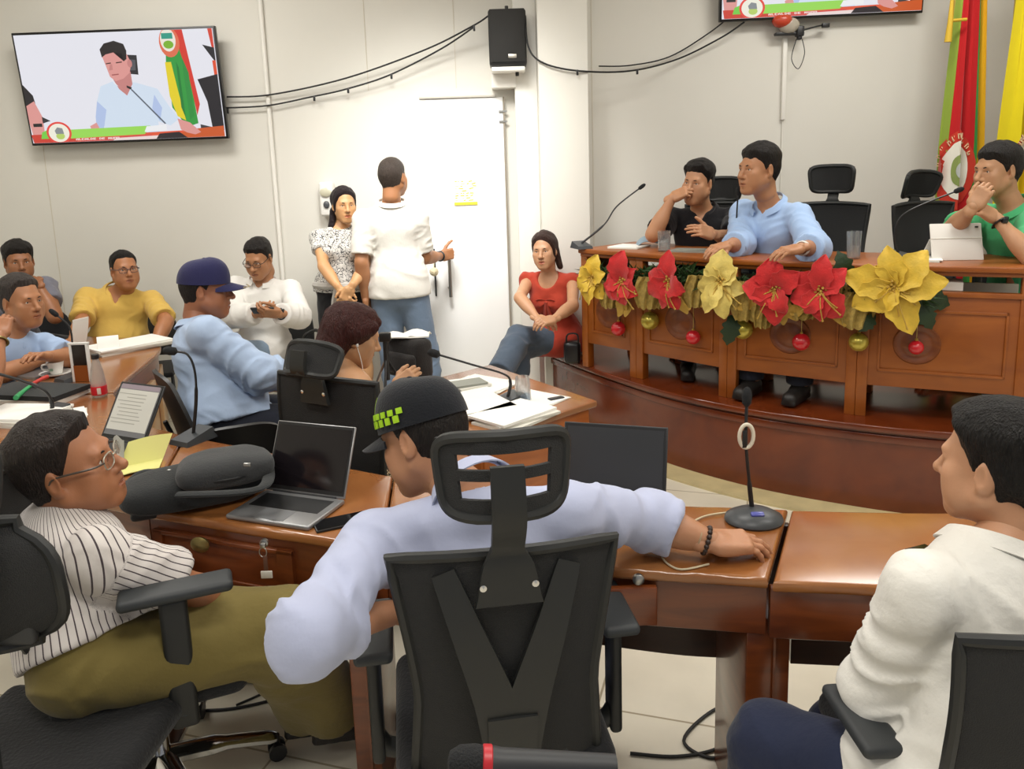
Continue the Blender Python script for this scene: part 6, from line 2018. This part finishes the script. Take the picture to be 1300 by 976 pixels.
hc = wy(1266, 215, 3.95)
neck = wy(1288, 262, 3.95); pel = wy(1305, 385, 4.02)
P = pose(neck, pel, -62, -50, sw=.19)
P['sl'] = wy(1312, 285, 3.80)
P['el'] = J(P['sl'], 1312, 330, .28, -1) ; P['wl'] = J(P['el'], 1264, 276, .26, 1)
P['er'] = J(P['sr'], 1208, 292, .30, -1); P['wr'] = J(P['er'], 1236, 262, .24, -1)
P['kr'] = P['hr'] + Vector((-.25, -.35, 0)); P['kl'] = P['hl'] + Vector((-.2, -.37, 0)); drop_leg(P, 'l', .45); drop_leg(P, 'r', .45)
report('green', P)
root, L, ax = person('man in a green polo clasping his hands before his mouth, on the stage', P, '#b98a66', .009, .0040, shirt=dict(mat=cloth('green_pique', '#52b87c', .15, 60), sleeve=.75, m=.013, wide=.022, hem=-.06, wrinkle=.006, collar=dict(h=.04, gap=.35), vee=.04),
       pants=dict(mat=DKJEANS), head=(hc, -78, -6, 0, 1.05), seed=19, hairkw=dict(top=.018, side=.007, line=HL_FULL), face=1.0,
       hands=dict(l=dict(d=Vector((-.8, 0, .45)), back=Vector((.35, -.8, .5)), curl=.8), r=dict(d=Vector((.35, -.1, .6)), back=Vector((-.7, -.7, .1)), curl=.9)))
watch(root, P['wl'], P['el'], r=.036)

# ================================================================ things on the desks
def laptop(label, hl, hr, top, depth, lid_h, screen_mat, body_m, key=True, flip=1, content=None):
    """hl, hr: hinge ends on the desk; top: point towards which the lid leans; the base runs out in front of the screen"""
    X = (hr - hl); W = X.length; X.normalize(); m = (hl + hr) / 2
    lid = (top - m); lid = (lid - X * lid.dot(X)).normalized()
    N = X.cross(lid)                                   # screen side
    if N.y > 0 and flip > 0: pass
    F_ = Vector((0, 0, 1)).cross(X).normalized() * -1   # out in front of the screen, level
    if F_.dot(X.cross(lid)) < 0 and False: F_ = -F_
    t = thing('laptop', label, 'laptop', (m.x, m.y, .75))
    z = .765
    b0 = Vector((m.x, m.y, .7585)) + F_ * depth / 2
    R3 = Matrix((X, -F_, Vector((0, 0, 1)))).transposed()
    ba = MB().box(b0, (W, depth, .015), .006, R3, seg=3).build('base', body_m, t)
    if key:
        MB().box(b0 + Vector((0, 0, .0075)) - F_ * depth * .14, (W * .84, depth * .46, .002), 0, R3).build('keyboard', BLACK, ba)
        MB().box(b0 + Vector((0, 0, .0075)) + F_ * depth * .28, (W * .36, depth * .34, .0015), 0, R3).build('trackpad', mat('trackpad', '#8d8e90', .35, metal=.5), ba)
    SN = Vector((X.y * lid.z - X.z * lid.y, X.z * lid.x - X.x * lid.z, X.x * lid.y - X.y * lid.x))
    if SN.dot(F_) < 0 and lid.z > .5: SN = -SN
    Rl = Matrix((X, -SN, lid)).transposed()
    mm = Vector((m.x, m.y, z))
    ld = MB().box(mm + lid * (lid_h / 2), (W, .007, lid_h), .003, Rl).build('lid', body_m, t)
    sc = MB().box(mm + lid * (lid_h / 2 + .002) + SN * .004, (W - .008, .001, lid_h - .010), 0, Rl).build('screen_bezel', BLACK, ld)
    MB().box(mm + lid * (lid_h / 2 + .004) + SN * .0052, (W - .022, .001, lid_h - .03), 0, Rl).build('screen', screen_mat, ld)
    MB().tube([mm - X * W * .4, mm + X * W * .4], .006, 8).build('hinge', DARKG, t)
    if content: content(ld, mm, X, lid, SN, W)
    return t


SILVER = mat('silver_shell', '#9a9a9b', .35, metal=.7)
SCR_OFF = mat('screen_dark', '#171316', .12)
laptop('silver laptop with dark screen, beside the backpack', wz(338, 621, .765), wz(438, 634, .765), wlen(411, 538, (wz(338, 621, .765) + wz(438, 634, .765)) / 2, .215, 1), .19, .215, SCR_OFF, SILVER)
laptop('dark grey open laptop in front of the capped officer\'s right shoulder', wz(712, 633, .765), wz(845, 645, .765), wlen(785, 535, (wz(712, 633, .765) + wz(845, 645, .765)) / 2, .225, 1), .2, .225, mat('screen_grey_off', '#333436', .3), DARKG)


def doc(ld, m, X, lid, SN, W):
    Rl = Matrix((X, -SN, lid)).transposed()
    MB().box(m + lid * .118 + SN * .0062, (W - .03, .0005, .158), 0, Rl).build('page', mat('lit_page', '#b9b7ae', .4, emit=.22), ld)
    MB().box(m + lid * .208 + SN * .0062, (W - .03, .0005, .018), 0, Rl).build('tool_bar', mat('lit_bar', '#8c8088', .4, emit=.15), ld)
    mb = MB(); rn = random.Random(2)
    for r_ in range(9): mb.box(m + lid * (.18 - r_ * .014) + SN * .0067 - X * rn.uniform(0, .03), (W * rn.uniform(.4, .66), .0004, .003), 0, Rl)
    mb.build('text_lines', mat('lit_text', '#9a988f', .4, emit=.15), ld)


ha, hb = wz(128, 556, .765), wz(184, 565, .765)
laptop('dark laptop with a lit document page, beside the yellow folder', ha, hb, wlen(177, 487, (ha + hb) / 2, .225, 1), .2, .225, mat('lit_grey', '#6a6a6c', .3, emit=.12), DARKG, content=doc)


def gooseneck(label, base, path, style='disc', button=None, head_r=.012, rot=0, neck_r=.0045, name='gooseneck_microphone'):
    t = thing(name, label, 'microphone', base)
    if style == 'disc':
        mb = MB(); mb.lathe([(.0, 0), (.072, 0), (.076, .006), (.072, .016), (.050, .028), (.024, .034), (0, .035)], 30, Matrix.Translation(base) @ Matrix.Rotation(rot, 4, 'Z'), sx=1.05, sy=.9)
        bo = mb.build('base', mat('mic_base', '#3a3d40', .4), t)
        MB().box(base + Vector((.0, -.030, .032)), (.036, .016, .010), .004, Matrix.Rotation(.35, 3, 'X')).build('talk_button', mat('blue_button', '#4a4f9c', .3), bo)
    else:
        Tm = Matrix.Translation(base) @ Matrix.Rotation(rot, 4, 'Z')
        mb = MB(); mb.M = Tm
        mb.add([(-.05, -.07, 0), (.05, -.07, 0), (.05, .07, 0), (-.05, .07, 0), (-.045, -.065, .018), (.045, -.065, .018), (.04, .06, .042), (-.04, .06, .042)],
               [(3, 2, 1, 0), (4, 5, 6, 7), (0, 1, 5, 4), (1, 2, 6, 5), (2, 3, 7, 6), (3, 0, 4, 7)])
        mb.build('base', mat('mic_base', '#2a2b2d', .4), t, angle=20)
    pts = spline(path, 8)
    MB().tube(pts, [neck_r * 1.5] * (len(pts) // 3) + [neck_r] * (len(pts) - len(pts) // 3), 8).build('gooseneck', BLACK, t)
    d = (pts[-1] - pts[-3]).normalized()
    T = d.to_track_quat('Z', 'Y').to_matrix().to_4x4()
    MB().lathe([(.004, -.01), (head_r, .0), (head_r * 1.1, .02), (head_r * .95, .034), (head_r * .5, .043), (0, .045)], 14, Matrix.Translation(pts[-1]) @ T).build('windscreen', mat('foam', '#17181a', .9, bump=.5, bscale=400), t)
    return t


b = wz(957, 661, .75); y = b.y + .02
g = gooseneck('gooseneck microphone with blue button under the officer\'s outstretched hand', b, [b + Vector((0, .02, .03)), wy(951, 610, y), wy(947, 560, y), wy(948, 512, y + .01)])
MB().tube([wy(947, 553, y) + Vector((.019 * math.cos(a * .314), -.004, .033 * math.sin(a * .314))) for a in range(20)], .0055, 8, closed=True).build('cable_ring', mat('cream_ring', '#d8cfbb', .4), g)
MB().box(wy(946, 556, y) + Vector((-.004, -.008, 0)), (.012, .004, .05), .002).build('cable_clip', BLACK, g)
cable('thin pale lead curving from the microphone towards the officer\'s sleeve', [wz(926, 650, .755), wz(895, 655, .755), wz(872, 668, .755), wz(840, 700, .755), wz(860, 722, .755), wz(900, 716, .755)], .0025, mt=mat('pale_cord', '#c9bd9f', .6))

zt = DT


def dkp(u, off):
    p = deskpt(u, -off)
    return Vector((p.x, p.y, zt))


b = dkp(772, .36)
gooseneck('slim gooseneck microphone at the left end of the stage desk', b, [b + Vector((0, 0, .03)), wy(767, 285, b.y), wy(783, 262, b.y), wy(812, 239, b.y)], style='box', rot=.3, head_r=.011)
b = dkp(934, .28)
gooseneck('upright microphone between the black polo and light blue shirt', b, [b + Vector((0, 0, .03)), wy(935, 280, b.y), wy(937, 246, b.y)], style='box', rot=.4)
b = dkp(1137, .25)
gooseneck('gooseneck microphone leaning before the empty stage chair', b, [b + Vector((0, 0, .03)), wy(1136, 296, b.y), wy(1150, 270, b.y - .02), wy(1213, 243, b.y - .02)], style='box', rot=.6)
b = wz(66, 528, .75)
gooseneck('microphone with thick curved neck on the papers behind the older man', b, [b + Vector((0, 0, .02)), wy(66, 512, b.y), wy(57, 496, b.y - .02), wy(30, 484, b.y - .05), wy(-4, 474, b.y - .1)], style='box', rot=-.4, neck_r=.006)
b = wz(93, 482, .75)
gooseneck('tall thin microphone before the man in the pale blue polo', b, [b + Vector((0, 0, .03)), wy(92, 440, b.y), wy(88, 415, b.y), wy(72, 400, b.y)], style='box', rot=-.6)
b = wz(246, 559, .75)
gooseneck('gooseneck microphone standing out against the heavy man\'s back', b, [b + Vector((0, 0, .02)), wy(249, 505, b.y), wy(247, 470, b.y), wy(238, 450, b.y), wy(222, 446, b.y)], style='box', rot=-.5, head_r=.015)
b = wz(645, 512, .75)
gooseneck('long low gooseneck microphone on the papers of the middle desk', b, [b + Vector((0, 0, .03)), wy(648, 486, b.y), wy(640, 475, b.y), wy(600, 463, b.y), wy(556, 450, b.y)], style='box', rot=-.9, head_r=.016)
b = Vector((-.46, 3.38, .75))
t = thing('tripod_stand', 'small black tripod stand beside the red-haired woman\'s face', 'stand', b)
tp = wy(489, 432, b.y)
MB().tube([Vector((tp.x, b.y, .82)), tp], .012, 10).build('column', BLACK, t)
for k in range(3):
    a = k * 2.094 + .5; lg = MB().tube([Vector((tp.x, b.y, .92)), Vector((tp.x + .09 * math.cos(a), b.y + .09 * math.sin(a), .752))], .006, 8).build('leg', STEEL if k == 1 else BLACK, t)
MB().box(tp + Vector((0, 0, .015)), (.05, .035, .04), .006).build('clamp', BLACK, t)

# bags
bc = wy(520, 462, 3.72)
t = thing('briefcase', 'black padded bag standing on the far side of the middle desk', 'bag', (bc.x, 3.68, .75))
MB().box((bc.x, 3.68, .75 + .10), (.27, .10, .20), .035, Matrix.Rotation(-.7, 3, 'Z'), seg=4).build('body', cloth('bag_black', '#262322', .3, 150), t)
MB().box((bc.x - .03, 3.63, .75 + .08), (.2, .04, .1), .02, Matrix.Rotation(-.7, 3, 'Z'), seg=4).build('front_pocket', cloth('bag_black', '#262322', .3, 150), t)
tag(MB().grid(lambda a, b: Vector((bc.x + (a - .5) * .22, 3.68 + (b - .5) * .12, .957 + .02 * math.sin(a * 7) * math.sin(b * 4))), 10, 6, .006).build('cloth', PAPER), 'crumpled white cloth lying on top of the black bag', 'cloth')

BKP = cloth('backpack_grey', '#3a3b3c', .25, 180); BKD = cloth('backpack_dark', '#262829', .25, 180)


def pillow(c, X, Yv, hx, hy, hz, n=4.0, tap=0.0, seed=1):
    """soft box bulging upwards"""
    Zv = X.cross(Yv)
    vs = []; m, k = 22, 44
    mb = MB()
    for i in range(m + 1):
        ph = math.pi * (i / m - .5)
        for j in range(k):
            th = 2 * math.pi * j / k
            cs = lambda v: math.copysign(abs(v) ** (2 / n), v)
            x = cs(math.cos(ph)) * cs(math.cos(th)); y = cs(math.cos(ph)) * cs(math.sin(th)); z = math.copysign(abs(math.sin(ph)) ** (.75), math.sin(ph))
            vs.append((x, y, z))
    A = np.array(vs); N = vnoise(A * 2.2, seed) * .06
    pts = [c + X * hx * (x * (1 - tap * y) + n_ * .3) + Yv * hy * (y + n_ * .3) + Zv * hz * (z + n_) for (x, y, z), n_ in zip(vs, N)]
    fs = [(i * k + j, i * k + (j + 1) % k, (i + 1) * k + (j + 1) % k, (i + 1) * k + j) for i in range(m) for j in range(k)]
    mb.add(pts, fs)
    return mb


bk0 = wz(250, 618, .79); X_ = (wz(335, 600, .79) - wz(165, 632, .79)).normalized(); X_ = Vector((X_.x, X_.y, 0)).normalized(); Y_ = Vector((-X_.y, X_.x, 0))
t = thing('backpack', 'dark grey backpack lying flat on the desk between two laptops', 'backpack', (bk0.x, bk0.y, .75))
body = pillow(Vector((bk0.x, bk0.y, .80)), X_, Y_, .215, .125, .05, 3.2, .0, 3).build('body', BKD, t)
pk = wz(285, 590, .87)
pillow(Vector((pk.x, pk.y - .0, .865)), X_, Y_, .135, .095, .045, 3.6, .1, 5).build('front_pocket', BKP, t)
zp = MB(); zp.tube(spline([Vector((pk.x, pk.y, .857)) + X_ * .136 * math.cos(a) * 1.0 + Y_ * .097 * math.sin(a) for a in [i * .5236 for i in range(-7, 2)]], 4), .0035, 6)
zp.build('zip', BLACK, t)
for k, (u0, v0, u1, v1, u2, v2) in enumerate(((165, 612, 185, 600, 232, 612), (340, 585, 330, 620, 225, 628))):
    zz = .80 + .03 * k
    MB().tube(spline([wz(u0, v0, zz), wz(u1, v1, zz + .015), wz(u2, v2, zz + .01)], 8), .018, 10, flat=.4).build('shoulder_strap', BKD, t)
fl_ = wz(172, 622, .80)
pillow(fl_, X_, Y_, .05, .045, .03, 3, 0, 8).build('side_flap', BKD, t)
s0, s1 = wz(184, 609, .825), wz(204, 622, .825)
MB().tube([s0, s1], .0035, 6).build('zip_edge', STEEL, t)
MB().box(wz(314, 590, .905), (.022, .008, .012), .003).build('zip_pull', STEEL, t)
MB().ball(wz(215, 598, .845), (.012, .008, .006), 10, 6).build('strap_buckle', STEEL, t)

# yellow folder half open
a0, a1 = wz(150, 594, .752), wz(207, 582, .752)
t = thing('paper_folder', 'pale yellow folder standing half open beside the lit laptop', 'folder', ((a0.x + a1.x) / 2, (a0.y + a1.y) / 2, .75))
YF = mat('yellow_card', '#d8d586', .7)
up_ = Vector((.02, .05, .075)); fd = Vector((.03, -.10, .002))
for nm, d in (('raised_leaf', up_), ('lower_leaf', fd)): MB().grid(lambda a, b: a0 + (a1 - a0) * a + d * b + Vector((0, 0, .006 * math.sin(a * 3) * b)), 8, 4, .0025).build(nm, YF, t)
tag(MB().grid(lambda a, b: wz(148, 590, .76) + Vector((-.01 + .035 * a, .02 * b, .09 * b + .01 * math.sin(a * 5))), 6, 6, .002).build('paper_slip', mat('grey_slip', '#a9aaa3', .6)), 'small grey slip of paper standing before the yellow folder', 'paper')


def phone(label, u, v, z, ang, body=BLACK, edge=None, L=.15, W=.072):
    c = wz(u, v, z); R3 = Matrix.Rotation(ang, 3, 'Z')
    t = thing('mobile_phone', label, 'phone', c)
    MB().box(c + Vector((0, 0, .004)), (W, L, .008), .003, R3).build('case', edge or body, t)
    MB().box(c + Vector((0, 0, .0083)), (W - .006, L - .006, .0012), 0, R3).build('screen', mat('phone_glass', '#0c0d10', .08), t)


phone('black phone lying beside the silver laptop and the officer\'s sleeve', 433, 664, .75, -1.15)
phone('white-edged phone lying alone on the right desk', 1192, 714, .75, .35, edge=mat('white_edge', '#d9d7d2', .35))


def paper_pile(label, u, v, z, w, l, h, ang, name='paper_stack', top=PAPER, n=3, cat='papers', seed=1):
    c = wz(u, v, z + h) if v else dkp(u, h and .2); c.z = z; rn = random.Random(seed)
    t = thing(name, label, cat, c)
    k = 0; zz = z
    for i in range(n):
        hh = h / n; R3 = Matrix.Rotation(ang + rn.uniform(-.12, .12), 3, 'Z')
        MB().box(Vector((c.x + rn.uniform(-.01, .01), c.y + rn.uniform(-.01, .01), zz + hh / 2)), (w, l, max(hh - .0006, .0012)), 0, R3).build('sheets', top if i == n - 1 else PAPER2, t)
        zz += hh
    return t


paper_pile('thick open book of white paper at the front of the middle desk', 652, 522, .75, .30, .20, .03, .75, seed=2)
paper_pile('white papers piled left of the low gooseneck microphone', 600, 508, .75, .24, .30, .03, .6, seed=3)
paper_pile('flat white sheets in the middle of the central desk', 585, 492, .75, .22, .30, .012, .2, seed=4)
paper_pile('white sheets at the far edge of the middle desk', 612, 487, .75, .22, .28, .008, 1.0, seed=5)
paper_pile('grey booklets lying on the far corner of the middle desk', 596, 485, .76, .16, .10, .02, .5, top=mat('grey_cover', '#8d8f86', .6), cat='booklets', name='booklet', seed=6, n=2)
t = tag(MB().box(wz(706, 506, .755), (.07, .03, .012), .003, Matrix.Rotation(.5, 3, 'Z')).build('stapler', DARKG), 'small dark box lying at the right end of the middle desk', 'box')
paper_pile('stack of stapled white papers beside the yellow-shirted man at the far desk', 165, 434, .75, .42, .26, .035, .9, seed=7, n=4)
paper_pile('white ream of paper at the left edge behind the older man', 28, 522, .75, .32, .22, .035, -.25, seed=8)
paper_pile('loose white sheets under the thick-necked microphone', 75, 527, .75, .22, .16, .006, .5, seed=9, n=2)
paper_pile('black binder lying behind the pliers on the left desk', 40, 494, .75, .42, .22, .045, -.15, top=BKD, cat='binder', name='binder', seed=10, n=2)
paper_pile('silver closed laptop lying by the white cup', 38, 471, .75, .30, .20, .014, -.35, top=SILVER, cat='laptop', name='closed_laptop', seed=11, n=1)

# pliers with one red and one green grip
p0, p1, p2 = wz(52, 480, .80), wz(22, 502, .80), wz(44, 489, .80)
t = thing('pliers', 'pliers with one red and one green grip on the black binder', 'tool', p2)
MB().tube(spline([wz(60, 478, .80), wz(53, 481, .80), wz(42, 487, .80)], 5), [.010] * 5 + [.009] * 5 + [.006], 10).build('red_grip', mat('red_grip', '#c9423a', .4), t)
MB().tube(spline([wz(20, 505, .80), wz(28, 498, .80), wz(40, 489, .80)], 5), [.011] * 5 + [.009] * 5 + [.006], 10).build('green_grip', mat('green_grip', '#3fae6a', .4), t)
MB().tube([wz(40, 487, .805), wz(47, 490, .805)], .007, 8).ball(wz(43, 488, .805), (.010, .010, .006), 10, 6).build('jaws', STEEL, t)

# cup and saucer, card stand, sheets, bottle
c = wz(72, 476, .75)
t = thing('saucer', 'white saucer under the white cup on the left desk', 'saucer', c)
MB().lathe([(.0, 0), (.045, 0), (.078, .012), (.080, .016), (.05, .008), (0, .006)], 30, Matrix.Translation(c)).build('dish', mat('porcelain', '#e6e4de', .2), t)
t = thing('coffee_cup', 'white cup with a small green mark on the left desk', 'cup', c + Vector((0, 0, .01)))
MB().lathe([(.0, .008), (.026, .008), (.030, .02), (.040, .070), (.041, .072), (.036, .068), (.027, .022), (0, .018)], 30, Matrix.Translation(c)).build('bowl', mat('porcelain', '#e6e4de', .2), t)
MB().tube(spline([c + Vector((-.036, -.01, .06)), c + Vector((-.06, -.015, .055)), c + Vector((-.058, -.015, .035)), c + Vector((-.034, -.01, .03))], 5), .005, 8).build('handle', mat('porcelain', '#e6e4de', .2), t)
MB().box(c + Vector((-.004, -.036, .035)), (.018, .003, .013), .002, Matrix.Rotation(.15, 3, 'X')).build('green_mark', mat('green_mark', '#7ea08a', .5), t)
paper_pile('white sheets under the tumbler of the middle desk', 678, 505, .75, .20, .24, .006, .9, seed=12, n=2)
paper_pile('open notebook on the near left corner of the middle desk', 560, 500, .75, .20, .26, .012, .3, seed=13, n=2)
c = wz(106, 484, .75)
t = thing('card_stand', 'dark upright card in a white frame beside the bottle', 'stand', c)
q0, q1 = wy(96, 436, c.y), wy(117, 436, c.y); hgt = q0.z - .75; w_ = q1.x - q0.x
MB().box((c.x, c.y, .75 + hgt / 2), (w_, .012, hgt), .002).build('card', mat('dark_card', '#231a12', .3), t)
MB().box((c.x, c.y - .008, .75 + hgt * .22), (w_ * .9, .004, hgt * .42)).build('orange_band', mat('orange_card', '#8a4a1c', .35), t)
for s in (-1, 1): MB().box((c.x + s * w_ / 2, c.y - .003, .75 + hgt / 2), (.012, .02, hgt), .003).build('frame_side', mat('porcelain', '#e6e4de', .2), t)
MB().box((c.x, c.y - .003, .75 + hgt), (w_ + .02, .02, .012), .003).build('frame_top', mat('porcelain', '#e6e4de', .2), t)
c = wz(84, 468, .75)
tag(MB().grid(lambda a, b: c + Vector((.03 * a + .05 * b - .01, .10 * a, .26 * b + .0)) + Vector((.03 * math.sin(b * 2), 0, 0)), 6, 8, .003).build('paper_sheet', PAPER), 'white sheet of paper standing curled before the pale blue polo', 'paper')
c = wz(136, 448, .75)
tag(MB().grid(lambda a, b: c + Vector((.10 * (a - .5) + .03 * b, .05 * a - .06 * b,   .09 * (1 - b ** 2) + .003)), 6, 10, .004).build('document', PAPER), 'white document bending over the edge of the far paper stack', 'paper')
c = wz(127, 503, .75)
t = thing('drink_bottle', 'clear plastic bottle with a red label on the left desk', 'bottle', c)
s_ = 1.05
MB().lathe([(.0, .0), (.030, .0), (.033, .006), (.033, .075), (.031, .085), (.026, .125), (.016, .165), (.013, .178), (.013, .19), (0, .19)], 26, Matrix.Translation(c)).build('body', mat('clear_plastic', '#cfc9c0', .12, trans=.5, alpha=.75), t)
MB().lathe([(.0335, .012), (.0338, .013), (.0338, .052), (.0335, .053)], 26, Matrix.Translation(c)).build('red_label', mat('red_label', '#c8202a', .4), t)
MB().box(c + Vector((.015, -.031, .032)), (.016, .003, .030), .001, Matrix.Rotation(.45, 3, 'Z')).build('label_patch', mat('label_patch', '#cfc2b4', .5), t)
MB().lathe([(.0, .0), (.017, .0), (.017, .018), (.014, .021), (0, .021)], 18, Matrix.Translation(c + Vector((0, 0, .178)))).build('cap', mat('bottle_cap', '#241c1a', .4), t)

# plastic drink cup on the middle desk
c = wz(664, 510, .75)
GLASS = mat('clear_glass', '#eaf0f2', .03, trans=.92, alpha=.55)
t = thing('water_glass', 'clear tumbler with a blue rim of water on the middle desk', 'glass', c)
MB().lathe([(.0, 0), (.034, 0), (.036, .01), (.030, .11), (.0285, .11), (.033, .012), (0, .006)], 24, Matrix.Translation(c)).build('tumbler', GLASS, t)
MB().lathe([(.0, .008), (.031, .010), (.0305, .035), (0, .035)], 24, Matrix.Translation(c)).build('water', mat('blue_water', '#7fa6cf', .05, trans=.6, alpha=.7), t)

# stage desk things
c = dkp(843, .12)
t = thing('water_glass', 'tall clear glass before the man in the black polo', 'glass', c)
MB().lathe([(.0, 0), (.036, 0), (.038, .12), (.0365, .12), (.034, .008), (0, .006)], 24, Matrix.Translation(c)).build('tumbler', GLASS, t)
MB().lathe([(.0, .008), (.033, .010), (.034, .05), (0, .05)], 24, Matrix.Translation(c)).build('water', mat('water', '#dfe3e2', .05, trans=.7, alpha=.5), t)
c = dkp(1081, .20)
t = thing('water_glass', 'clear glass of water right of the man in light blue', 'glass', c)
MB().lathe([(.0, 0), (.032, 0), (.037, .14), (.0355, .14), (.030, .008), (0, .006)], 24, Matrix.Translation(c)).build('tumbler', GLASS, t)
MB().lathe([(.0, .008), (.030, .010), (.0335, .065), (0, .065)], 24, Matrix.Translation(c)).build('water', mat('water', '#dfe3e2', .05, trans=.7, alpha=.5), t)
c = dkp(822, .32)
t = thing('folded_cap', 'pale blue-grey folded cloth cap on the stage desk', 'cap', c)
MB().grid(lambda a, b: c + Vector(((a - .45) * .15, (b - .5) * .11, .075 * math.sin(math.pi * min(1, a * 1.0)) ** .6 * (1 - .5 * a) * math.sin(math.pi * (.08 + .84 * b)) ** .5 + .003)), 18, 12, .004).build('crown', cloth('grey_blue_cloth', '#92a5b3', .3, 60), t)
t = thing('tablet', 'tablet in a white folding case in front of the man in green', 'tablet', wz(1215, 330, zt))
p0, p1 = wz(1183, 331, zt), wz(1249, 330, zt); X = (p1 - p0); w_ = X.length; X.normalize(); n_ = Vector((0, 0, 1)).cross(X).normalized()
m_ = (p0 + p1) / 2; hgt = .185
tl = (Vector((0, 0, 1)) * .95 + n_ * .32).normalized(); nn = X.cross(tl)
R3 = Matrix((X, nn, tl)).transposed() if abs(X.cross(nn).dot(tl)) > .5 else Matrix.Identity(3)
WC = mat('white_case', '#e4e1da', .45)
MB().box(m_ + tl * hgt * .5, (w_, .008, hgt), .004, R3).build('cover', WC, t)
MB().box(m_ + tl * (hgt * .60) - n_ * .007, (w_, .003, .003), .001, R3).build('fold_line', PAPER2, t)
MB().box(m_ + tl * hgt * .5 + n_ * .009, (w_ * .96, .006, hgt * .96), .003, R3).build('tablet_body', DARKG, t)
MB().grid(lambda a, b: m_ + X * (a - .5) * w_ + tl * hgt * .55 * (1 - b) + n_ * (.012 + .13 * b) + Vector((0, 0, .004)), 4, 4, .005).build('stand_flap', WC, t)
MB().box(m_ + tl * hgt * .9 + X * w_ * .40 - n_ * .006, (.016, .003, .008), .002, R3).build('camera_hole', BLACK, t)
paper_pile('white papers lying left of the tablet on the stage desk', 1160, 0, zt, .22, .2, .012, -.5, seed=21)
paper_pile('white papers left of the tall glass on the stage desk', 800, 0, zt, .2, .2, .01, -.7, seed=22)
paper_pile('grey tablet lying flat before the black-polo man\'s elbow', 880, 0, zt, .26, .16, .010, -.6, top=mat('grey_cover', '#8d8f86', .6), cat='tablet', name='flat_tablet', seed=23, n=1)
c = dkp(925, .12)
t = thing('sunglasses', 'dark sunglasses lying by the upright microphone on the stage desk', 'glasses', c)
for s in (-1, 1):
    MB().ball(c + Vector((s * .03, -.01 * s, .018)), (.026, .006, .018), 14, 8).build('lens', mat('dark_lens', '#1a1216', .1), t)
    MB().tube([c + Vector((s * .056, -.01 * s, .024)), c + Vector((s * .05 + .02, .10, .010))], .003, 6).build('temple', BLACK, t)
MB().tube([c + Vector((-.008, 0, .024)), c + Vector((.008, 0, .024))], .003, 6).build('bridge', BLACK, t)
c = dkp(752, .30)
tag(MB().ball(c + Vector((0, 0, .014)), (.022, .02, .014), 10, 6).ball(c + Vector((.03, .01, .012)), (.018, .02, .012), 10, 6).ball(c + Vector((-.03, .01, .010)), (.018, .016, .010), 10, 6).build('red_ornament', mat('wine_red', '#8a2b3a', .5)), 'small dark red ornament at the left end of the stage desk', 'ornament')
# papers lying in the open slot of the stage desk
for i, (u, v) in enumerate(((1185, 350), (1075, 346))):
    p = deskpt(u, -.10)
    tag(MB().box((p.x, p.y, 1.112), (.24, .14, .04), .002, Matrix.Rotation(-.5, 3, 'Z')).build('paper_stack', PAPER), ('white paper stack in the open slot at the right of the stage desk', 'white paper stack in the open slot behind the garland')[i], 'papers')

# handbag of the woman in red, black, on the stage edge
p = wy(726, 428, 5.05); p.z = .45
t = thing('handbag', 'small black handbag on the stage beside the woman in red', 'handbag', p)
MB().box(p + Vector((0, 0, .075)), (.11, .10, .15), .03, seg=4).build('body', mat('black_leather', '#17171a', .3), t)
MB().tube(spline([p + Vector((-.04, -.03, .14)), p + Vector((-.03, -.04, .20)), p + Vector((.03, -.04, .20)), p + Vector((.04, -.03, .14))], 5), .006, 8).build('handle', mat('black_leather', '#17171a', .3), t)

# leads on the floor
cable('coiled black lead on the floor below the right desk', [wz(800, 956, .006), wz(860, 960, .006), wz(915, 948, .006), wz(950, 915, .006), wz(935, 893, .006), wz(900, 905, .006), wz(868, 940, .006), wz(905, 962, .006), wz(950, 945, .006), wz(948, 905, .006)], .005)
cable('black lead running over the floor under the left desk', [wz(235, 902, .006), wz(290, 900, .006), wz(340, 890, .006), wz(380, 878, .006), wz(430, 868, .006), wz(470, 830, .006)], .005)
cable('black lead curling under the older man\'s chair', [wz(212, 930, .006), wz(250, 905, .006), wz(270, 870, .006), wz(300, 865, .006), wz(345, 872, .006), wz(300, 895, .006)], .004)
# black microphone with a red band, very close to the camera
c = wy(612, 968, .72)
t = thing('handheld_microphone', 'black microphone with a red band at the bottom edge, close by', 'microphone', c)
d = Vector((1, .06, -.12)).normalized(); T = Matrix.Translation(c) @ d.to_track_quat('Z', 'Y').to_matrix().to_4x4()
MB().lathe([(0, -.036), (.010, -.034), (.016, -.024), (.0175, -.008), (.0165, .0)], 20, T).build('head', mat('foam', '#17181a', .9, bump=.5, bscale=400), t)
MB().lathe([(.0165, .0), (.0175, .001), (.0175, .009), (.0165, .010)], 20, T).build('red_band', mat('red_band', '#b3202a', .4), t)
MB().lathe([(.0165, .010), (.015, .02), (.012, .14), (0, .141)], 20, T).build('grip', DARKG, t)
